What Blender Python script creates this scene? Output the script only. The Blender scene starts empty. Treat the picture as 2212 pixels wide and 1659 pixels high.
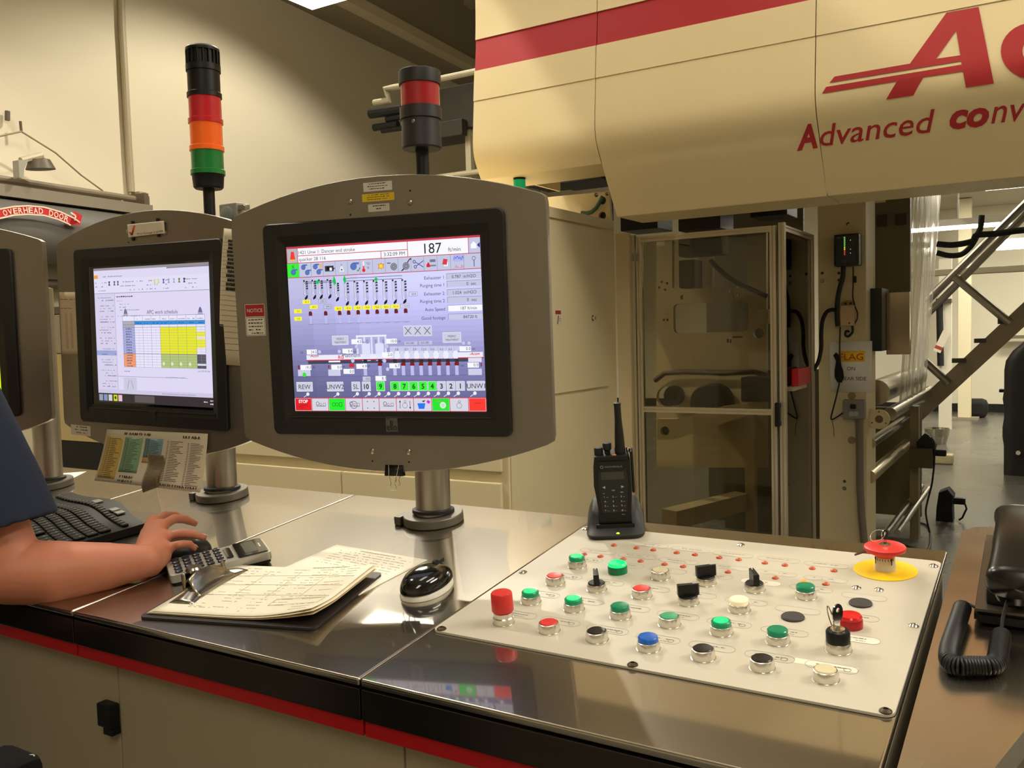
import bpy, bmesh, math, random
import numpy as np
from mathutils import Vector, Matrix
from mathutils.geometry import tessellate_polygon
random.seed(7)
SC = bpy.context.scene
COL = SC.collection

# ------------------------------------------------------------------ camera
EYE = Vector((0, 0, 1.45))
FPX = 1909.3
def _basis(p, r, w):
    p, r, w = map(math.radians, (p, r, w))
    f = Vector((-math.sin(w)*math.cos(p), math.cos(w)*math.cos(p), -math.sin(p)))
    ri = Vector((math.cos(w), math.sin(w), 0)); up = ri.cross(f)
    return ri*math.cos(r)+up*math.sin(r), up*math.cos(r)-ri*math.sin(r), f
CR, CU, CF = _basis(3.285, -1.507, 31.353)
cam_data = bpy.data.cameras.new('camera'); cam = bpy.data.objects.new('camera', cam_data)
COL.objects.link(cam); SC.camera = cam
M = Matrix((CR, CU, -CF)).transposed().to_4x4(); M.translation = EYE
cam.matrix_world = M
cam_data.sensor_fit = 'HORIZONTAL'; cam_data.sensor_width = 36.0
cam_data.lens = 36.0*FPX/2212; cam_data.clip_start = 0.05; cam_data.clip_end = 100

# ------------------------------------------------------------------ world, exposure
SC.view_settings.view_transform = 'Standard'; SC.view_settings.look = 'None'
SC.view_settings.exposure = 0.0; SC.view_settings.gamma = 1.0
SC.view_settings.use_curve_mapping = False
wd = bpy.data.worlds.new('world'); SC.world = wd; wd.use_nodes = True
wd.node_tree.nodes['Background'].inputs[0].default_value = (1.0, 0.86, 0.62, 1)
wd.node_tree.nodes['Background'].inputs[1].default_value = 0.05
LAMP_COL = (1.0, 0.93, 0.79)
LAMP_STR = 16.0

# ------------------------------------------------------------------ geometry helpers
SL = math.radians(6.0)                       # slope of the console top
P0 = EYE + (CF + CR*((1519-1106)/FPX) - CU*((1418-829.5)/FPX))*1.10
DN = Vector((0, -math.sin(SL), math.cos(SL)))
def ray(x, y): return CF + CR*((x-1106)/FPX) - CU*((y-829.5)/FPX)
def onpl(x, y, p, n):
    d = ray(x, y); return EYE + d*((p-EYE).dot(n)/d.dot(n))
def desk(x, y, h=0.0): return onpl(x, y, P0+DN*h, DN)
def atY(x, y, Y): d = ray(x, y); return EYE+d*(Y/d.y)
def atX(x, y, X): d = ray(x, y); return EYE+d*(X/d.x)
def atZ(x, y, Z): d = ray(x, y); return EYE+d*((Z-EYE.z)/d.z)
def deskz(y): return P0.z + (y-P0.y)*math.tan(SL)
RX = Matrix.Rotation(SL, 4, 'X')
def deskM(x, y, rz=0.0, h=0.0):
    return Matrix.Translation(Vector((x, y, deskz(y)))+DN*h) @ RX @ Matrix.Rotation(rz, 4, 'Z')
def T(x, y, z): return Matrix.Translation((x, y, z))
def RZ(a): return Matrix.Rotation(math.radians(a), 4, 'Z')
def RXd(a): return Matrix.Rotation(math.radians(a), 4, 'X')
def RYd(a): return Matrix.Rotation(math.radians(a), 4, 'Y')
I4 = Matrix.Identity(4)

class MB:
    """collects shapes into one mesh"""
    def __init__(s, M=None): s.bm = bmesh.new(); s.M = M or I4; s.mi = 0; s.bev = False
    def add(s, vs, fs, mi=None, M=None):
        m = s.M @ M if M else s.M
        bv = [s.bm.verts.new(m @ Vector(v)) for v in vs]
        for f in fs:
            try:
                fc = s.bm.faces.new([bv[i] for i in f]); fc.material_index = s.mi if mi is None else mi
            except ValueError: pass
        return s
    def addbm(s, b, mi=None, M=None):
        b.verts.index_update()
        vs = [v.co.copy() for v in b.verts]; fs = [[v.index for v in f.verts] for f in b.faces]
        b.free(); return s.add(vs, fs, mi, M)
    def box(s, c, d, bev=0, mi=None, M=None, seg=2):
        b = bmesh.new(); bmesh.ops.create_cube(b, size=1)
        for v in b.verts: v.co = Vector((v.co.x*d[0], v.co.y*d[1], v.co.z*d[2]))
        if bev: s.bev = True; bmesh.ops.bevel(b, geom=b.edges[:], offset=bev, segments=seg, profile=.5, affect='EDGES')
        for v in b.verts: v.co += Vector(c)
        return s.addbm(b, mi, M)
    def bx(s, x0, x1, y0, y1, z0, z1, bev=0, mi=None, M=None, seg=2):
        return s.box(((x0+x1)/2, (y0+y1)/2, (z0+z1)/2), (abs(x1-x0), abs(y1-y0), abs(z1-z0)), bev, mi, M, seg)
    def lathe(s, prof, seg=28, mi=None, M=None, caps=True, arc=(0, 2*math.pi)):
        vs, fs = [], []; full = abs(arc[1]-arc[0]-2*math.pi) < 1e-6
        n = seg if full else seg+1
        for r, z in prof:
            for i in range(n):
                a = arc[0]+(arc[1]-arc[0])*i/seg; vs.append((r*math.cos(a), r*math.sin(a), z))
        for j in range(len(prof)-1):
            for i in range(seg):
                k = (i+1) % n
                fs.append((j*n+i, j*n+k, (j+1)*n+k, (j+1)*n+i))
        if caps and full:
            if prof[0][0] > 1e-6: fs.append(tuple(range(n))[::-1])
            if prof[-1][0] > 1e-6: fs.append(tuple(range((len(prof)-1)*n, len(prof)*n)))
        return s.add(vs, fs, mi, M)
    def cyl(s, p0, p1, r, r1=None, seg=20, mi=None, caps=True):
        p0, p1 = Vector(p0), Vector(p1); d = p1-p0
        q = d.to_track_quat('Z', 'Y').to_matrix().to_4x4(); q.translation = p0
        return s.lathe([(r, 0), (r if r1 is None else r1, d.length)], seg, mi, q, caps)
    def tube(s, pts, r, seg=8, mi=None, closed=False):
        pts = [Vector(p) for p in pts]; n = len(pts); vs, fs = [], []
        up = Vector((0, 0, 1)); nrm = None
        for i, p in enumerate(pts):
            t = (pts[min(i+1, n-1)] - pts[max(i-1, 0)])
            if t.length < 1e-9: t = Vector((0, 0, 1))
            t.normalize()
            if nrm is None:
                nrm = t.orthogonal().normalized()
            nrm = (nrm - t*nrm.dot(t))
            if nrm.length < 1e-6: nrm = t.orthogonal()
            nrm.normalize(); bn = t.cross(nrm)
            rr = r[i] if isinstance(r, (list, tuple)) else r
            for k in range(seg):
                a = 2*math.pi*k/seg; vs.append(p+(nrm*math.cos(a)+bn*math.sin(a))*rr)
        for i in range(n-1):
            for k in range(seg):
                l = (k+1) % seg; fs.append((i*seg+k, i*seg+l, (i+1)*seg+l, (i+1)*seg+k))
        fs.append(tuple(range(seg))[::-1]); fs.append(tuple(range((n-1)*seg, n*seg)))
        return s.add(vs, fs, mi)
    def prism(s, poly, z0, z1, mi=None, M=None, holes=(), bev=0):
        loops = [[Vector((p[0], p[1], 0)) for p in poly]] + [[Vector((p[0], p[1], 0)) for p in h] for h in holes]
        b = bmesh.new(); flat = [v for l in loops for v in l]
        tv = [b.verts.new((v.x, v.y, z1)) for v in flat]; bv = [b.verts.new((v.x, v.y, z0)) for v in flat]
        if not holes:
            b.faces.new(tv); b.faces.new(bv[::-1])
        else:
            for t in tessellate_polygon(loops):
                try: b.faces.new([tv[i] for i in t]); b.faces.new([bv[i] for i in t][::-1])
                except ValueError: pass
        k = 0
        for l in loops:
            n = len(l)
            for i in range(n):
                j = (i+1) % n; b.faces.new((bv[k+i], bv[k+j], tv[k+j], tv[k+i]))
            k += n
        bmesh.ops.recalc_face_normals(b, faces=b.faces[:])
        if bev and not holes:
            es = [e for e in b.edges if abs(e.verts[0].co.z-e.verts[1].co.z) < 1e-9 and e.verts[0].co.z > (z0+z1)/2]
            s.bev = True; bmesh.ops.bevel(b, geom=es, offset=bev, segments=2, profile=.5, affect='EDGES')
        return s.addbm(b, mi, M)
    def grid(s, fn, nu, nv, mi=None, M=None):
        vs = [fn(i/nu, j/nv) for j in range(nv+1) for i in range(nu+1)]
        fs = [(j*(nu+1)+i, j*(nu+1)+i+1, (j+1)*(nu+1)+i+1, (j+1)*(nu+1)+i) for j in range(nv) for i in range(nu)]
        return s.add(vs, fs, mi, M)
    def build(s, name, mats, parent=None, mw=None, ang=35, recalc=True):
        if recalc: bmesh.ops.recalc_face_normals(s.bm, faces=s.bm.faces[:])
        me = bpy.data.meshes.new(name)
        for f in s.bm.faces: f.smooth = True
        for e in s.bm.edges:
            if len(e.link_faces) == 2 and e.calc_face_angle(0) > math.radians(ang): e.smooth = False
        s.bm.to_mesh(me); s.bm.free()
        for m in (mats if isinstance(mats, (list, tuple)) else [mats]): me.materials.append(m)
        o = bpy.data.objects.new(name, me); COL.objects.link(o)
        if parent: o.parent = parent
        if mw: o.matrix_world = mw
        if s.bev: w = o.modifiers.new('w', 'WEIGHTED_NORMAL'); w.keep_sharp = True; w.weight = 100
        return o

def tag(o, label=None, cat=None, group=None, kind=None):
    if label: o['label'] = label
    if cat: o['category'] = cat
    if group: o['group'] = group
    if kind: o['kind'] = kind
    return o
def thing(name, label, cat, M=None, group=None):
    o = bpy.data.objects.new(name, None); COL.objects.link(o); o.empty_display_size = .02
    o.matrix_world = M or I4
    return tag(o, label, cat, group)
def copy_tree(o, parent=None):
    c = o.copy(); COL.objects.link(c); c.parent = parent
    for ch in list(o.children): copy_tree(ch, c)
    return c
def struct(name, mb, m, label=None):
    o = mb.build(name, m); o['kind'] = 'structure'
    if label: o['label'] = label
    return o

# ------------------------------------------------------------------ materials
def lin(c):
    return tuple(((x/255)/12.92 if x/255 <= .04045 else ((x/255+.055)/1.055)**2.4) for x in c)
_mc = {}
def mat(name, col, rough=.5, metal=0., spec=.5, emit=None, estr=1., trans=0., alpha=1., coat=0., aniso=0., noise=None, bump=None, ior=1.45):
    if name in _mc: return _mc[name]
    m = bpy.data.materials.new(name); m.use_nodes = True; nt = m.node_tree; b = nt.nodes['Principled BSDF']
    c = lin(col)
    b.inputs['Base Color'].default_value = (*c, 1); b.inputs['Roughness'].default_value = rough
    b.inputs['Metallic'].default_value = metal; b.inputs['Specular IOR Level'].default_value = spec
    b.inputs['IOR'].default_value = ior
    if trans: b.inputs['Transmission Weight'].default_value = trans
    if alpha < 1: b.inputs['Alpha'].default_value = alpha
    if coat: b.inputs['Coat Weight'].default_value = coat; b.inputs['Coat Roughness'].default_value = .08
    if aniso: b.inputs['Anisotropic'].default_value = aniso
    if emit: b.inputs['Emission Color'].default_value = (*lin(emit), 1); b.inputs['Emission Strength'].default_value = estr
    if noise or bump:
        tc = nt.nodes.new('ShaderNodeTexCoord')
    if noise:                      # (scale, stretch xyz, amount, roughness amount)
        sc, st, am, ra = noise
        mp = nt.nodes.new('ShaderNodeMapping'); mp.inputs['Scale'].default_value = st
        nz = nt.nodes.new('ShaderNodeTexNoise'); nz.inputs['Scale'].default_value = sc; nz.inputs['Detail'].default_value = 5
        nt.links.new(tc.outputs['Object'], mp.inputs[0]); nt.links.new(mp.outputs[0], nz.inputs[0])
        mx = nt.nodes.new('ShaderNodeMix'); mx.data_type = 'RGBA'
        mx.inputs['A'].default_value = (*[x*(1-am) for x in c], 1); mx.inputs['B'].default_value = (*[min(1, x*(1+am)) for x in c], 1)
        nt.links.new(nz.outputs['Fac'], mx.inputs['Factor']); nt.links.new(mx.outputs['Result'], b.inputs['Base Color'])
        if ra:
            mr = nt.nodes.new('ShaderNodeMapRange'); mr.inputs['To Min'].default_value = max(0.02, rough-ra); mr.inputs['To Max'].default_value = rough+ra
            mr.inputs['From Min'].default_value = .3; mr.inputs['From Max'].default_value = .7
            nt.links.new(nz.outputs['Fac'], mr.inputs['Value']); nt.links.new(mr.outputs[0], b.inputs['Roughness'])
    if bump:                       # (scale, stretch, strength, distance)
        sc, st, am, di = bump
        mp = nt.nodes.new('ShaderNodeMapping'); mp.inputs['Scale'].default_value = st
        nz = nt.nodes.new('ShaderNodeTexNoise'); nz.inputs['Scale'].default_value = sc; nz.inputs['Detail'].default_value = 3
        bp = nt.nodes.new('ShaderNodeBump'); bp.inputs['Strength'].default_value = am; bp.inputs['Distance'].default_value = di
        nt.links.new(tc.outputs['Object'], mp.inputs[0]); nt.links.new(mp.outputs[0], nz.inputs[0])
        nt.links.new(nz.outputs['Fac'], bp.inputs['Height']); nt.links.new(bp.outputs[0], b.inputs['Normal'])
    _mc[name] = m; return m
def glow(c, s=1.0):
    k = 'glow_%d_%d_%d_%g' % (*c, s)
    if k in _mc: return _mc[k]
    m = bpy.data.materials.new(k); m.use_nodes = True; nt = m.node_tree
    b = nt.nodes['Principled BSDF']; b.inputs['Base Color'].default_value = (.01, .01, .01, 1)
    b.inputs['Roughness'].default_value = .35; b.inputs['Specular IOR Level'].default_value = .1
    b.inputs['Emission Color'].default_value = (*lin(c), 1); b.inputs['Emission Strength'].default_value = s
    _mc[k] = m; return m
def ink(c): return mat('ink_%d_%d_%d' % tuple(c), c, .6)

STEEL_TOP = mat('brushed_steel_top', (188, 181, 168), .27, 1., noise=(4, (1, 1, 1), .05, 0), bump=(260, (1, .03, 1), .03, .0006))
def add_sharp_lobe(m, rough, fac):
    nt = m.node_tree; b = nt.nodes['Principled BSDF']; o = nt.nodes['Material Output']
    g = nt.nodes.new('ShaderNodeBsdfGlossy'); g.inputs['Roughness'].default_value = rough; x = nt.nodes.new('ShaderNodeMixShader'); x.inputs[0].default_value = fac
    l = b.inputs['Base Color'].links
    if l: nt.links.new(l[0].from_socket, g.inputs['Color'])
    nt.links.new(b.outputs[0], x.inputs[1]); nt.links.new(g.outputs[0], x.inputs[2]); nt.links.new(x.outputs[0], o.inputs['Surface'])
add_sharp_lobe(STEEL_TOP, .045, .55)
STEEL = mat('brushed_steel', (172, 166, 155), .34, 1., noise=(14, (1, 1, 1), .08, .06))
STEEL_SHELL = mat('shell_steel', (142, 134, 122), .42, .85, noise=(6, (1, 1, 1), .07, .05))
STEEL_DARK = mat('fascia_steel', (70, 64, 60), .22, .9)  # stainless; the dark floor it mirrors is put into this colour
CHROME = mat('chrome', (225, 222, 214), .10, 1.)
SATIN = mat('satin_chrome', (224, 220, 210), .24, .92)
ALU = mat('aluminium', (200, 190, 168), .38, .7)
CREAM = mat('cream_paint', (228, 208, 160), .42, noise=(3, (1, 1, 1), .03, .03))
CREAM2 = mat('cabinet_paint', (222, 207, 168), .45, noise=(3, (1, 1, 1), .03, .03))
MACH = mat('machine_paint', (205, 190, 150), .5, noise=(5, (1, 1, 1), .06, 0))
DRED = mat('housing_red', (176, 40, 46), .42)
RED_ENG = mat('stripe_red', (168, 12, 20), .4)
BLK = mat('black_plastic', (20, 20, 20), .42, spec=.35)
BLK_M = mat('matte_black', (24, 23, 22), .6)
BLK_G = mat('gloss_black', (12, 12, 12), .12, coat=.6)
BEZ = mat('bezel_black', (26, 25, 25), .45)
WHT = mat('white_plastic', (222, 218, 205), .35)
PAPER = mat('paper', (236, 228, 206), .8)
GREYP = mat('grey_plastic', (128, 126, 120), .5)
DARKM = mat('dark_machinery', (58, 54, 46), .6, .3, noise=(7, (1, 1, 1), .25, 0))
RUBBER = mat('cable_rubber', (16, 15, 15), .5)
# ------------------------------------------------------------------ flat graphics (print and screens)
_tc = {}
def text2d(s, bold=0., shear=0.):
    k = (s, bold, shear)
    if k not in _tc:
        c = bpy.data.curves.new('t', 'FONT'); c.body = s; c.size = 1; c.resolution_u = 3; c.offset = bold; c.shear = shear; c.fill_mode = 'FRONT'
        o = bpy.data.objects.new('t', c); COL.objects.link(o)
        bpy.context.view_layer.update()
        me = bpy.data.meshes.new_from_object(o.evaluated_get(bpy.context.evaluated_depsgraph_get()))
        vs = [(v.co.x, v.co.y) for v in me.vertices]; fs = [tuple(p.vertices) for p in me.polygons]
        bpy.data.objects.remove(o); bpy.data.curves.remove(c); bpy.data.meshes.remove(me)
        xs = [v[0] for v in vs] or [0, 1]; _tc[k] = (vs, fs, min(xs), max(xs))
    return _tc[k]
class Gfx:
    """flat printed or lit graphics; layers are real films 0.1 mm apart, facing +z of M"""
    def __init__(s, M=None, lit=False, step=.0001, fn=None):
        s.mb = MB(M); s.cols = []; s.lit = lit; s.st = step; s.fn = fn or (lambda x, y: (x, y)); s.curl = None
    def ci(s, c):
        c = tuple(c)
        if c not in s.cols: s.cols.append(c)
        return s.cols.index(c)
    def poly(s, pts, c, l=1, raw=False):
        p = [(x, y) if raw else s.fn(x, y) for x, y in pts]; cz = s.curl or (lambda u, v: 0)
        s.mb.add([(x, y, l*s.st+cz(*q)) for (x, y), q in zip(p, pts)], [tuple(range(len(p)))], s.ci(c))
    def rect(s, x0, y0, x1, y1, c, l=1):
        if s.curl:
            n = max(1, math.ceil(abs(y1-y0)*14)); m = max(1, math.ceil(abs(x1-x0)*4))
            s.mb.grid(lambda u, v: (*s.fn(x0+(x1-x0)*u, y0+(y1-y0)*v), l*s.st+s.curl(x0+(x1-x0)*u, y0+(y1-y0)*v)), m, n, s.ci(c)); return
        s.poly([(x0, y0), (x1, y0), (x1, y1), (x0, y1)], c, l)
    def line(s, x0, y0, x1, y1, w, c, l=2):
        d = Vector((x1-x0, y1-y0)); d = d.normalized() if d.length else Vector((1, 0)); n = Vector((-d.y, d.x))*w/2
        s.poly([(x0+n.x, y0+n.y), (x1+n.x, y1+n.y), (x1-n.x, y1-n.y), (x0-n.x, y0-n.y)], c, l)
    def frame(s, x0, y0, x1, y1, w, c, l=2):
        for a in ((x0, y0, x1, y0), (x0, y1, x1, y1), (x0, y0, x0, y1), (x1, y0, x1, y1)): s.line(*a, w, c, l)
    def circ(s, x, y, r, c, l=2, n=14, ry=None):
        s.poly([(x+r*math.cos(2*math.pi*i/n), y+(ry or r)*math.sin(2*math.pi*i/n)) for i in range(n)], c, l)
    def ring(s, x, y, r, w, c, l=2, n=16):
        for i in range(n):
            a, b = 2*math.pi*i/n, 2*math.pi*(i+1)/n
            s.poly([(x+r*math.cos(a), y+r*math.sin(a)), (x+r*math.cos(b), y+r*math.sin(b)), (x+(r-w)*math.cos(b), y+(r-w)*math.sin(b)), (x+(r-w)*math.cos(a), y+(r-w)*math.sin(a))], c, l)
    def text(s, x, y, t, h, c, w=None, l=3, bold=0., shear=0., al='l', up=1):
        """h = cap height in drawing units (cap height of the font is .73); up=-1 when y grows downward"""
        vs, fs, a, b = text2d(t, bold, shear); k = h/.73; kx = k if w is None else w/(b-a)
        off = {'l': 0, 'c': (b-a)/2, 'r': (b-a)}[al]
        p = [s.fn(x+(u-a-off)*kx, y+v*k*up) for u, v in vs]
        s.mb.add([(q[0], q[1], l*s.st) for q in p], fs, s.ci(c))
    def scrib(s, x0, x1, y, h, c, l=2, dens=.75):
        """a row of small dark marks, as small print too blurred to read"""
        x = x0
        while x < x1:
            w = random.uniform(.6, 2.2)*h
            if random.random() < dens: s.rect(x, y, min(x+w, x1), y+h*random.uniform(.5, .8), c, l)
            x += w+h*.4
    def build(s, name, parent, mw=None):
        o = s.mb.build(name, [glow(c) if s.lit else ink(c) for c in s.cols], parent, mw, recalc=False)
        me = o.data
        return o
def homog(src, dst):
    A = []
    for (x, y), (u, v) in zip(src, dst):
        A.append([x, y, 1, 0, 0, 0, -u*x, -u*y]); A.append([0, 0, 0, x, y, 1, -v*x, -v*y])
    h = np.linalg.solve(np.array(A, float), np.array([c for d in dst for c in d], float)); H = np.append(h, 1).reshape(3, 3)
    def f(x, y):
        q = H @ np.array([x, y, 1.]); return (float(q[0]/q[2]), float(q[1]/q[2]))
    return f
def rrect(w, h, r, n=5, cx=0, cy=0):
    out = []
    for sx, sy, a0 in ((1, 1, 0), (-1, 1, 90), (-1, -1, 180), (1, -1, 270)):
        for i in range(n+1):
            a = math.radians(a0+90*i/n); out.append((cx+sx*(w/2-r)+r*math.cos(a), cy+sy*(h/2-r)+r*math.sin(a)))
    return out
# ------------------------------------------------------------------ the room
WN = Vector((math.cos(math.radians(4.6)), math.sin(math.radians(4.6)), 0)); WP = Vector((-8, 4.8, 0))
WD = Vector((-WN.y, WN.x, 0))
def onwall(x, y, off=0.0): return onpl(x, y, WP+WN*off, WN)
WM = Matrix((WD, Vector((0, 0, 1)), WN)).transposed().to_4x4()         # wall frame: x along, y up, z into the room
WM.translation = WP
WMI = WM.inverted()
def wl(x, y): p = WMI @ onwall(x, y); return p.x, p.y
CEIL = 7.2
floor_m = mat('floor_paint', (98, 96, 88), .28, noise=(.9, (1, 1, 1), .08, .04), spec=.5)
wall_m = mat('wall_paint', (222, 211, 184), .7, noise=(.6, (1, 1, 1), .03, 0))
ceil_m = mat('ceiling_paint', (200, 188, 162), .8)
struct('floor', MB().bx(-12, 7, -5, 18, -.1, 0), floor_m)
struct('ceiling', MB().bx(-12, 7, -5, 18, CEIL, CEIL+.1), ceil_m)
struct('wall_left', MB(WM).box((3, 3.1, -.1), (26, 6.2, .2)), wall_m)
struct('wall_back', MB().bx(-12, 7, 15.92, 16.1, 0, CEIL), mat('back_wall', (236, 230, 205), .7))
struct('wall_right', MB().bx(6.9, 7, -5, 18, 0, CEIL), wall_m)
struct('wall_front', MB().bx(-12, 7, -5, -4.9, 0, CEIL), wall_m)
struct('baseboard_back', MB().bx(-9, 6.9, 15.86, 15.92, 0, .13), mat('black_base', (22, 20, 18), .5))
# beam where the wall meets the ceiling, ceiling joists
bz = onwall(732, 60); bz2 = onwall(938, 158)
zb = (bz.z+bz2.z)/2
struct('trim_1', MB(WM).bx(-9, 15.5, zb, CEIL, 0, .55), mat('beam_paint', (150, 138, 114), .8))
struct('trim_2', MB(WM).bx(-9, 15.5, zb-.03, zb+.10, .55, .75), mat('beam_paint2', (196, 182, 152), .7))
b = MB()
for k in range(7):
    b.bx(-9, 6.8, 1.5+2.1*k, 1.75+2.1*k, CEIL-.5, CEIL)
struct('trim_3', b, mat('joist_paint', (188, 176, 150), .8))
# soffit over the far room on the right
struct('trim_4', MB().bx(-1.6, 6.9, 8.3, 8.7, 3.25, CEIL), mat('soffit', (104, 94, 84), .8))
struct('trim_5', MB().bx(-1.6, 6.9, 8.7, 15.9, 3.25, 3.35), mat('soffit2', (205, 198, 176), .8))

def ceiling_lamp(M, w, l, label, strength, group=None, name='ceiling_lamp'):
    t = thing(name, label, 'ceiling light', M, group)
    MB().bx(-w/2, w/2, -l/2, l/2, 0, .09, .01).build('housing', mat('lamp_housing', (205, 200, 186), .5), t)
    MB().bx(-w/2+.03, w/2-.03, -l/2+.03, l/2-.03, -.012, -.002).build('diffuser', lampglow(strength), t)
    MB().bx(-w/2+.12, w/2-.12, -l/2+.1, l/2-.1, .0905, .096).build('added_uplight', lampglow(LAMP_STR*.35), t)  # glowing top face added to the fixture to lighten the ceiling
    for sx in (-1, 1): MB().cyl((sx*w*.3, 0, .09), (sx*w*.3, 0, .9), .006, seg=6).build('suspension_rod', STEEL, t)
    return t
def lampglow(s):
    k = 'lampglow_%g' % s
    if k not in _mc:
        m = bpy.data.materials.new(k); m.use_nodes = True; bb = m.node_tree.nodes['Principled BSDF']
        bb.inputs['Base Color'].default_value = (.8, .8, .8, 1)
        bb.inputs['Emission Color'].default_value = (*LAMP_COL, 1); bb.inputs['Emission Strength'].default_value = s; _mc[k] = m
    return _mc[k]
LZ = 4.2
ceiling_lamp(T(-4.81, 3.9, LZ), 1.0, 3.5, 'long ceiling light at the top left, its corner just inside the picture', LAMP_STR*.85)
ceiling_lamp(T(-3.0, 3.2, LZ+.4), .6, 2.4, 'ceiling light hung above the middle console, out of the top of the picture', LAMP_STR*.7, 'ceiling lights above the operator')
ceiling_lamp(T(-.8, 1.75, LZ+.2), .6, 2.0, 'ceiling light hung above the push-button panel', LAMP_STR*.42, 'ceiling lights above the operator')
ceiling_lamp(T(1.4, 1.9, LZ+.2), .6, 2.0, 'ceiling light hung to the right of the telephone', LAMP_STR*.95, 'ceiling lights above the operator')
ceiling_lamp(T(1.0, -2.2, LZ+.2), 1.0, 2.4, 'added ceiling light, unseen, hung behind the camera position', LAMP_STR*.7, 'ceiling lights above the operator')  # added lamp, lifts the column, cabinet side and console front
ceiling_lamp(T(3.3, 3.0, LZ+.2), .9, 2.6, 'added ceiling light, unseen, hung beyond the right end of the press hood', LAMP_STR*1.8, 'ceiling lights above the operator')  # added lamp, brightens the column and the cabinet's aisle side
# wall-washing high bay lamp: its reflector cuts the light off with a curved edge on the wall
def high_bay(x, y, z, e, ang, label):
    t = thing('high_bay_lamp', label, 'ceiling light', T(x, y, z), 'high bay lamps')
    MB().lathe([(.05, .30), (.09, .28), (.12, .18), (.27, 0), (.262, 0), (.11, .17), (.05, .2)], 32, caps=False).build('reflector', STEEL, t)
    MB().lathe([(0, .24), (.05, .22), (.055, .12), (.0, .08)], 16).build('bulb', lampglow(20), t)
    ld = bpy.data.lights.new('bulb_light', 'SPOT'); ld.energy = e; ld.color = LAMP_COL; ld.spot_size = math.radians(ang); ld.spot_blend = .32; ld.shadow_soft_size = .06
    lo = bpy.data.objects.new('bulb_light', ld); COL.objects.link(lo); lo.parent = t; lo.location = (0, 0, .03)
    return t
hb1 = WP+WD*2.0+WN*3.0; hb2 = WP-WD*4.0+WN*3.0
high_bay(hb1.x, hb1.y, 6.67, 820, 125, 'bowl-shaped high bay lamp shining on the left wall')
high_bay(hb2.x, hb2.y, 6.67, 600, 125, 'added bowl-shaped high bay lamp, unseen, near the overhead door')  # second spot, added to light the far left of the wall

# ------------------------------------------------------------------ console
EX = [-2.565, -1.957, -1.349, -.741, -.133]
YF, YB = .827, 1.517
LEN = (YB-YF)/math.cos(SL)
fz = lambda py: atY(773, py, YF).z
Z1, Z2, Z3 = fz(1469), fz(1557), fz(1593)
names = ['leftmost steel console top beside the seated arm', 'steel console top under the black keyboard',
         'steel console top under the clipboard and computer mouse', 'steel console top carrying the white push-button panel']
for i in range(4):
    x0, x1 = EX[i]+.0012, EX[i+1]-.0012; w = x1-x0
    t = thing('console_worktop', names[i], 'worktop', T((x0+x1)/2, YF, 0), 'steel console worktops')
    MB(T(-(x0+x1)/2, -YF, 0) @ deskM(0, YF)).bx(x0, x1, 0, LEN, -.011, 0, .0032, seg=3).build('steel_plate', STEEL_TOP, t)
    MB().bx(-w/2, w/2, 0.001, .03, Z2, Z1-.0115, .002).build('fascia', STEEL_DARK, t)
    MB().bx(-w/2+.0005, w/2-.0005, .006, .03, Z3, Z2-.0005, .001).build('red_stripe', RED_ENG, t)
s1 = atY(258, 1560, YF+.03).x; s2 = atY(872, 1630, YF+.03).x
CX = [s1-.586*2, s1-.586, s1, s2, EX[4]-.004]
labs = ['console cabinet at the far left, left of the one with the black latch', 'console cabinet with a black latch on its door edge',
        'console cabinet below the clipboard and the mouse, right of the black latch', 'console cabinet below the push-button panel']
for i in range(4):
    x0, x1 = CX[i]+.001, CX[i+1]-.001; w = x1-x0
    t = thing('console_cabinet', labs[i], 'cabinet', T((x0+x1)/2, YF, 0), 'console cabinets')
    prof = [(YF+.045, .10), (1.50, .10), (1.50, deskz(1.50)-.033), (YF+.045, deskz(YF+.045)-.033)]
    b = MB(); vs = [(sx*(w/2-.002), y-YF, z) for sx in (-1, 1) for y, z in prof]
    b.add(vs, [(0, 1, 2, 3), (7, 6, 5, 4), (0, 4, 5, 1), (1, 5, 6, 2), (2, 6, 7, 3), (3, 7, 4, 0)])
    b.build('body', mat('console_body', (160, 148, 122), .5), t)
    MB().bx(-w/2+.01, w/2-.01, .06, .62, 0, .099).build('plinth', BLK_M, t)
    d = MB().bx(-w/2, w/2, .031, .0445, .13, Z3-.004, .003).build('door', mat('console_door', (160, 148, 122), .45), t)
    if i == 1:
        cx = (x0+x1)/2; h1, h2 = atY(226, 1510, YF+.028), atY(258, 1570, YF+.028)
        hb = MB().bx(h1.x-cx, h2.x-cx, .012, .031, h2.z, h1.z, .003); hb.bx(h1.x+.012-cx, h2.x-cx, .014, .031, h2.z-.012, h2.z, .002)
        hb.build('latch', BLK, d)
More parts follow.
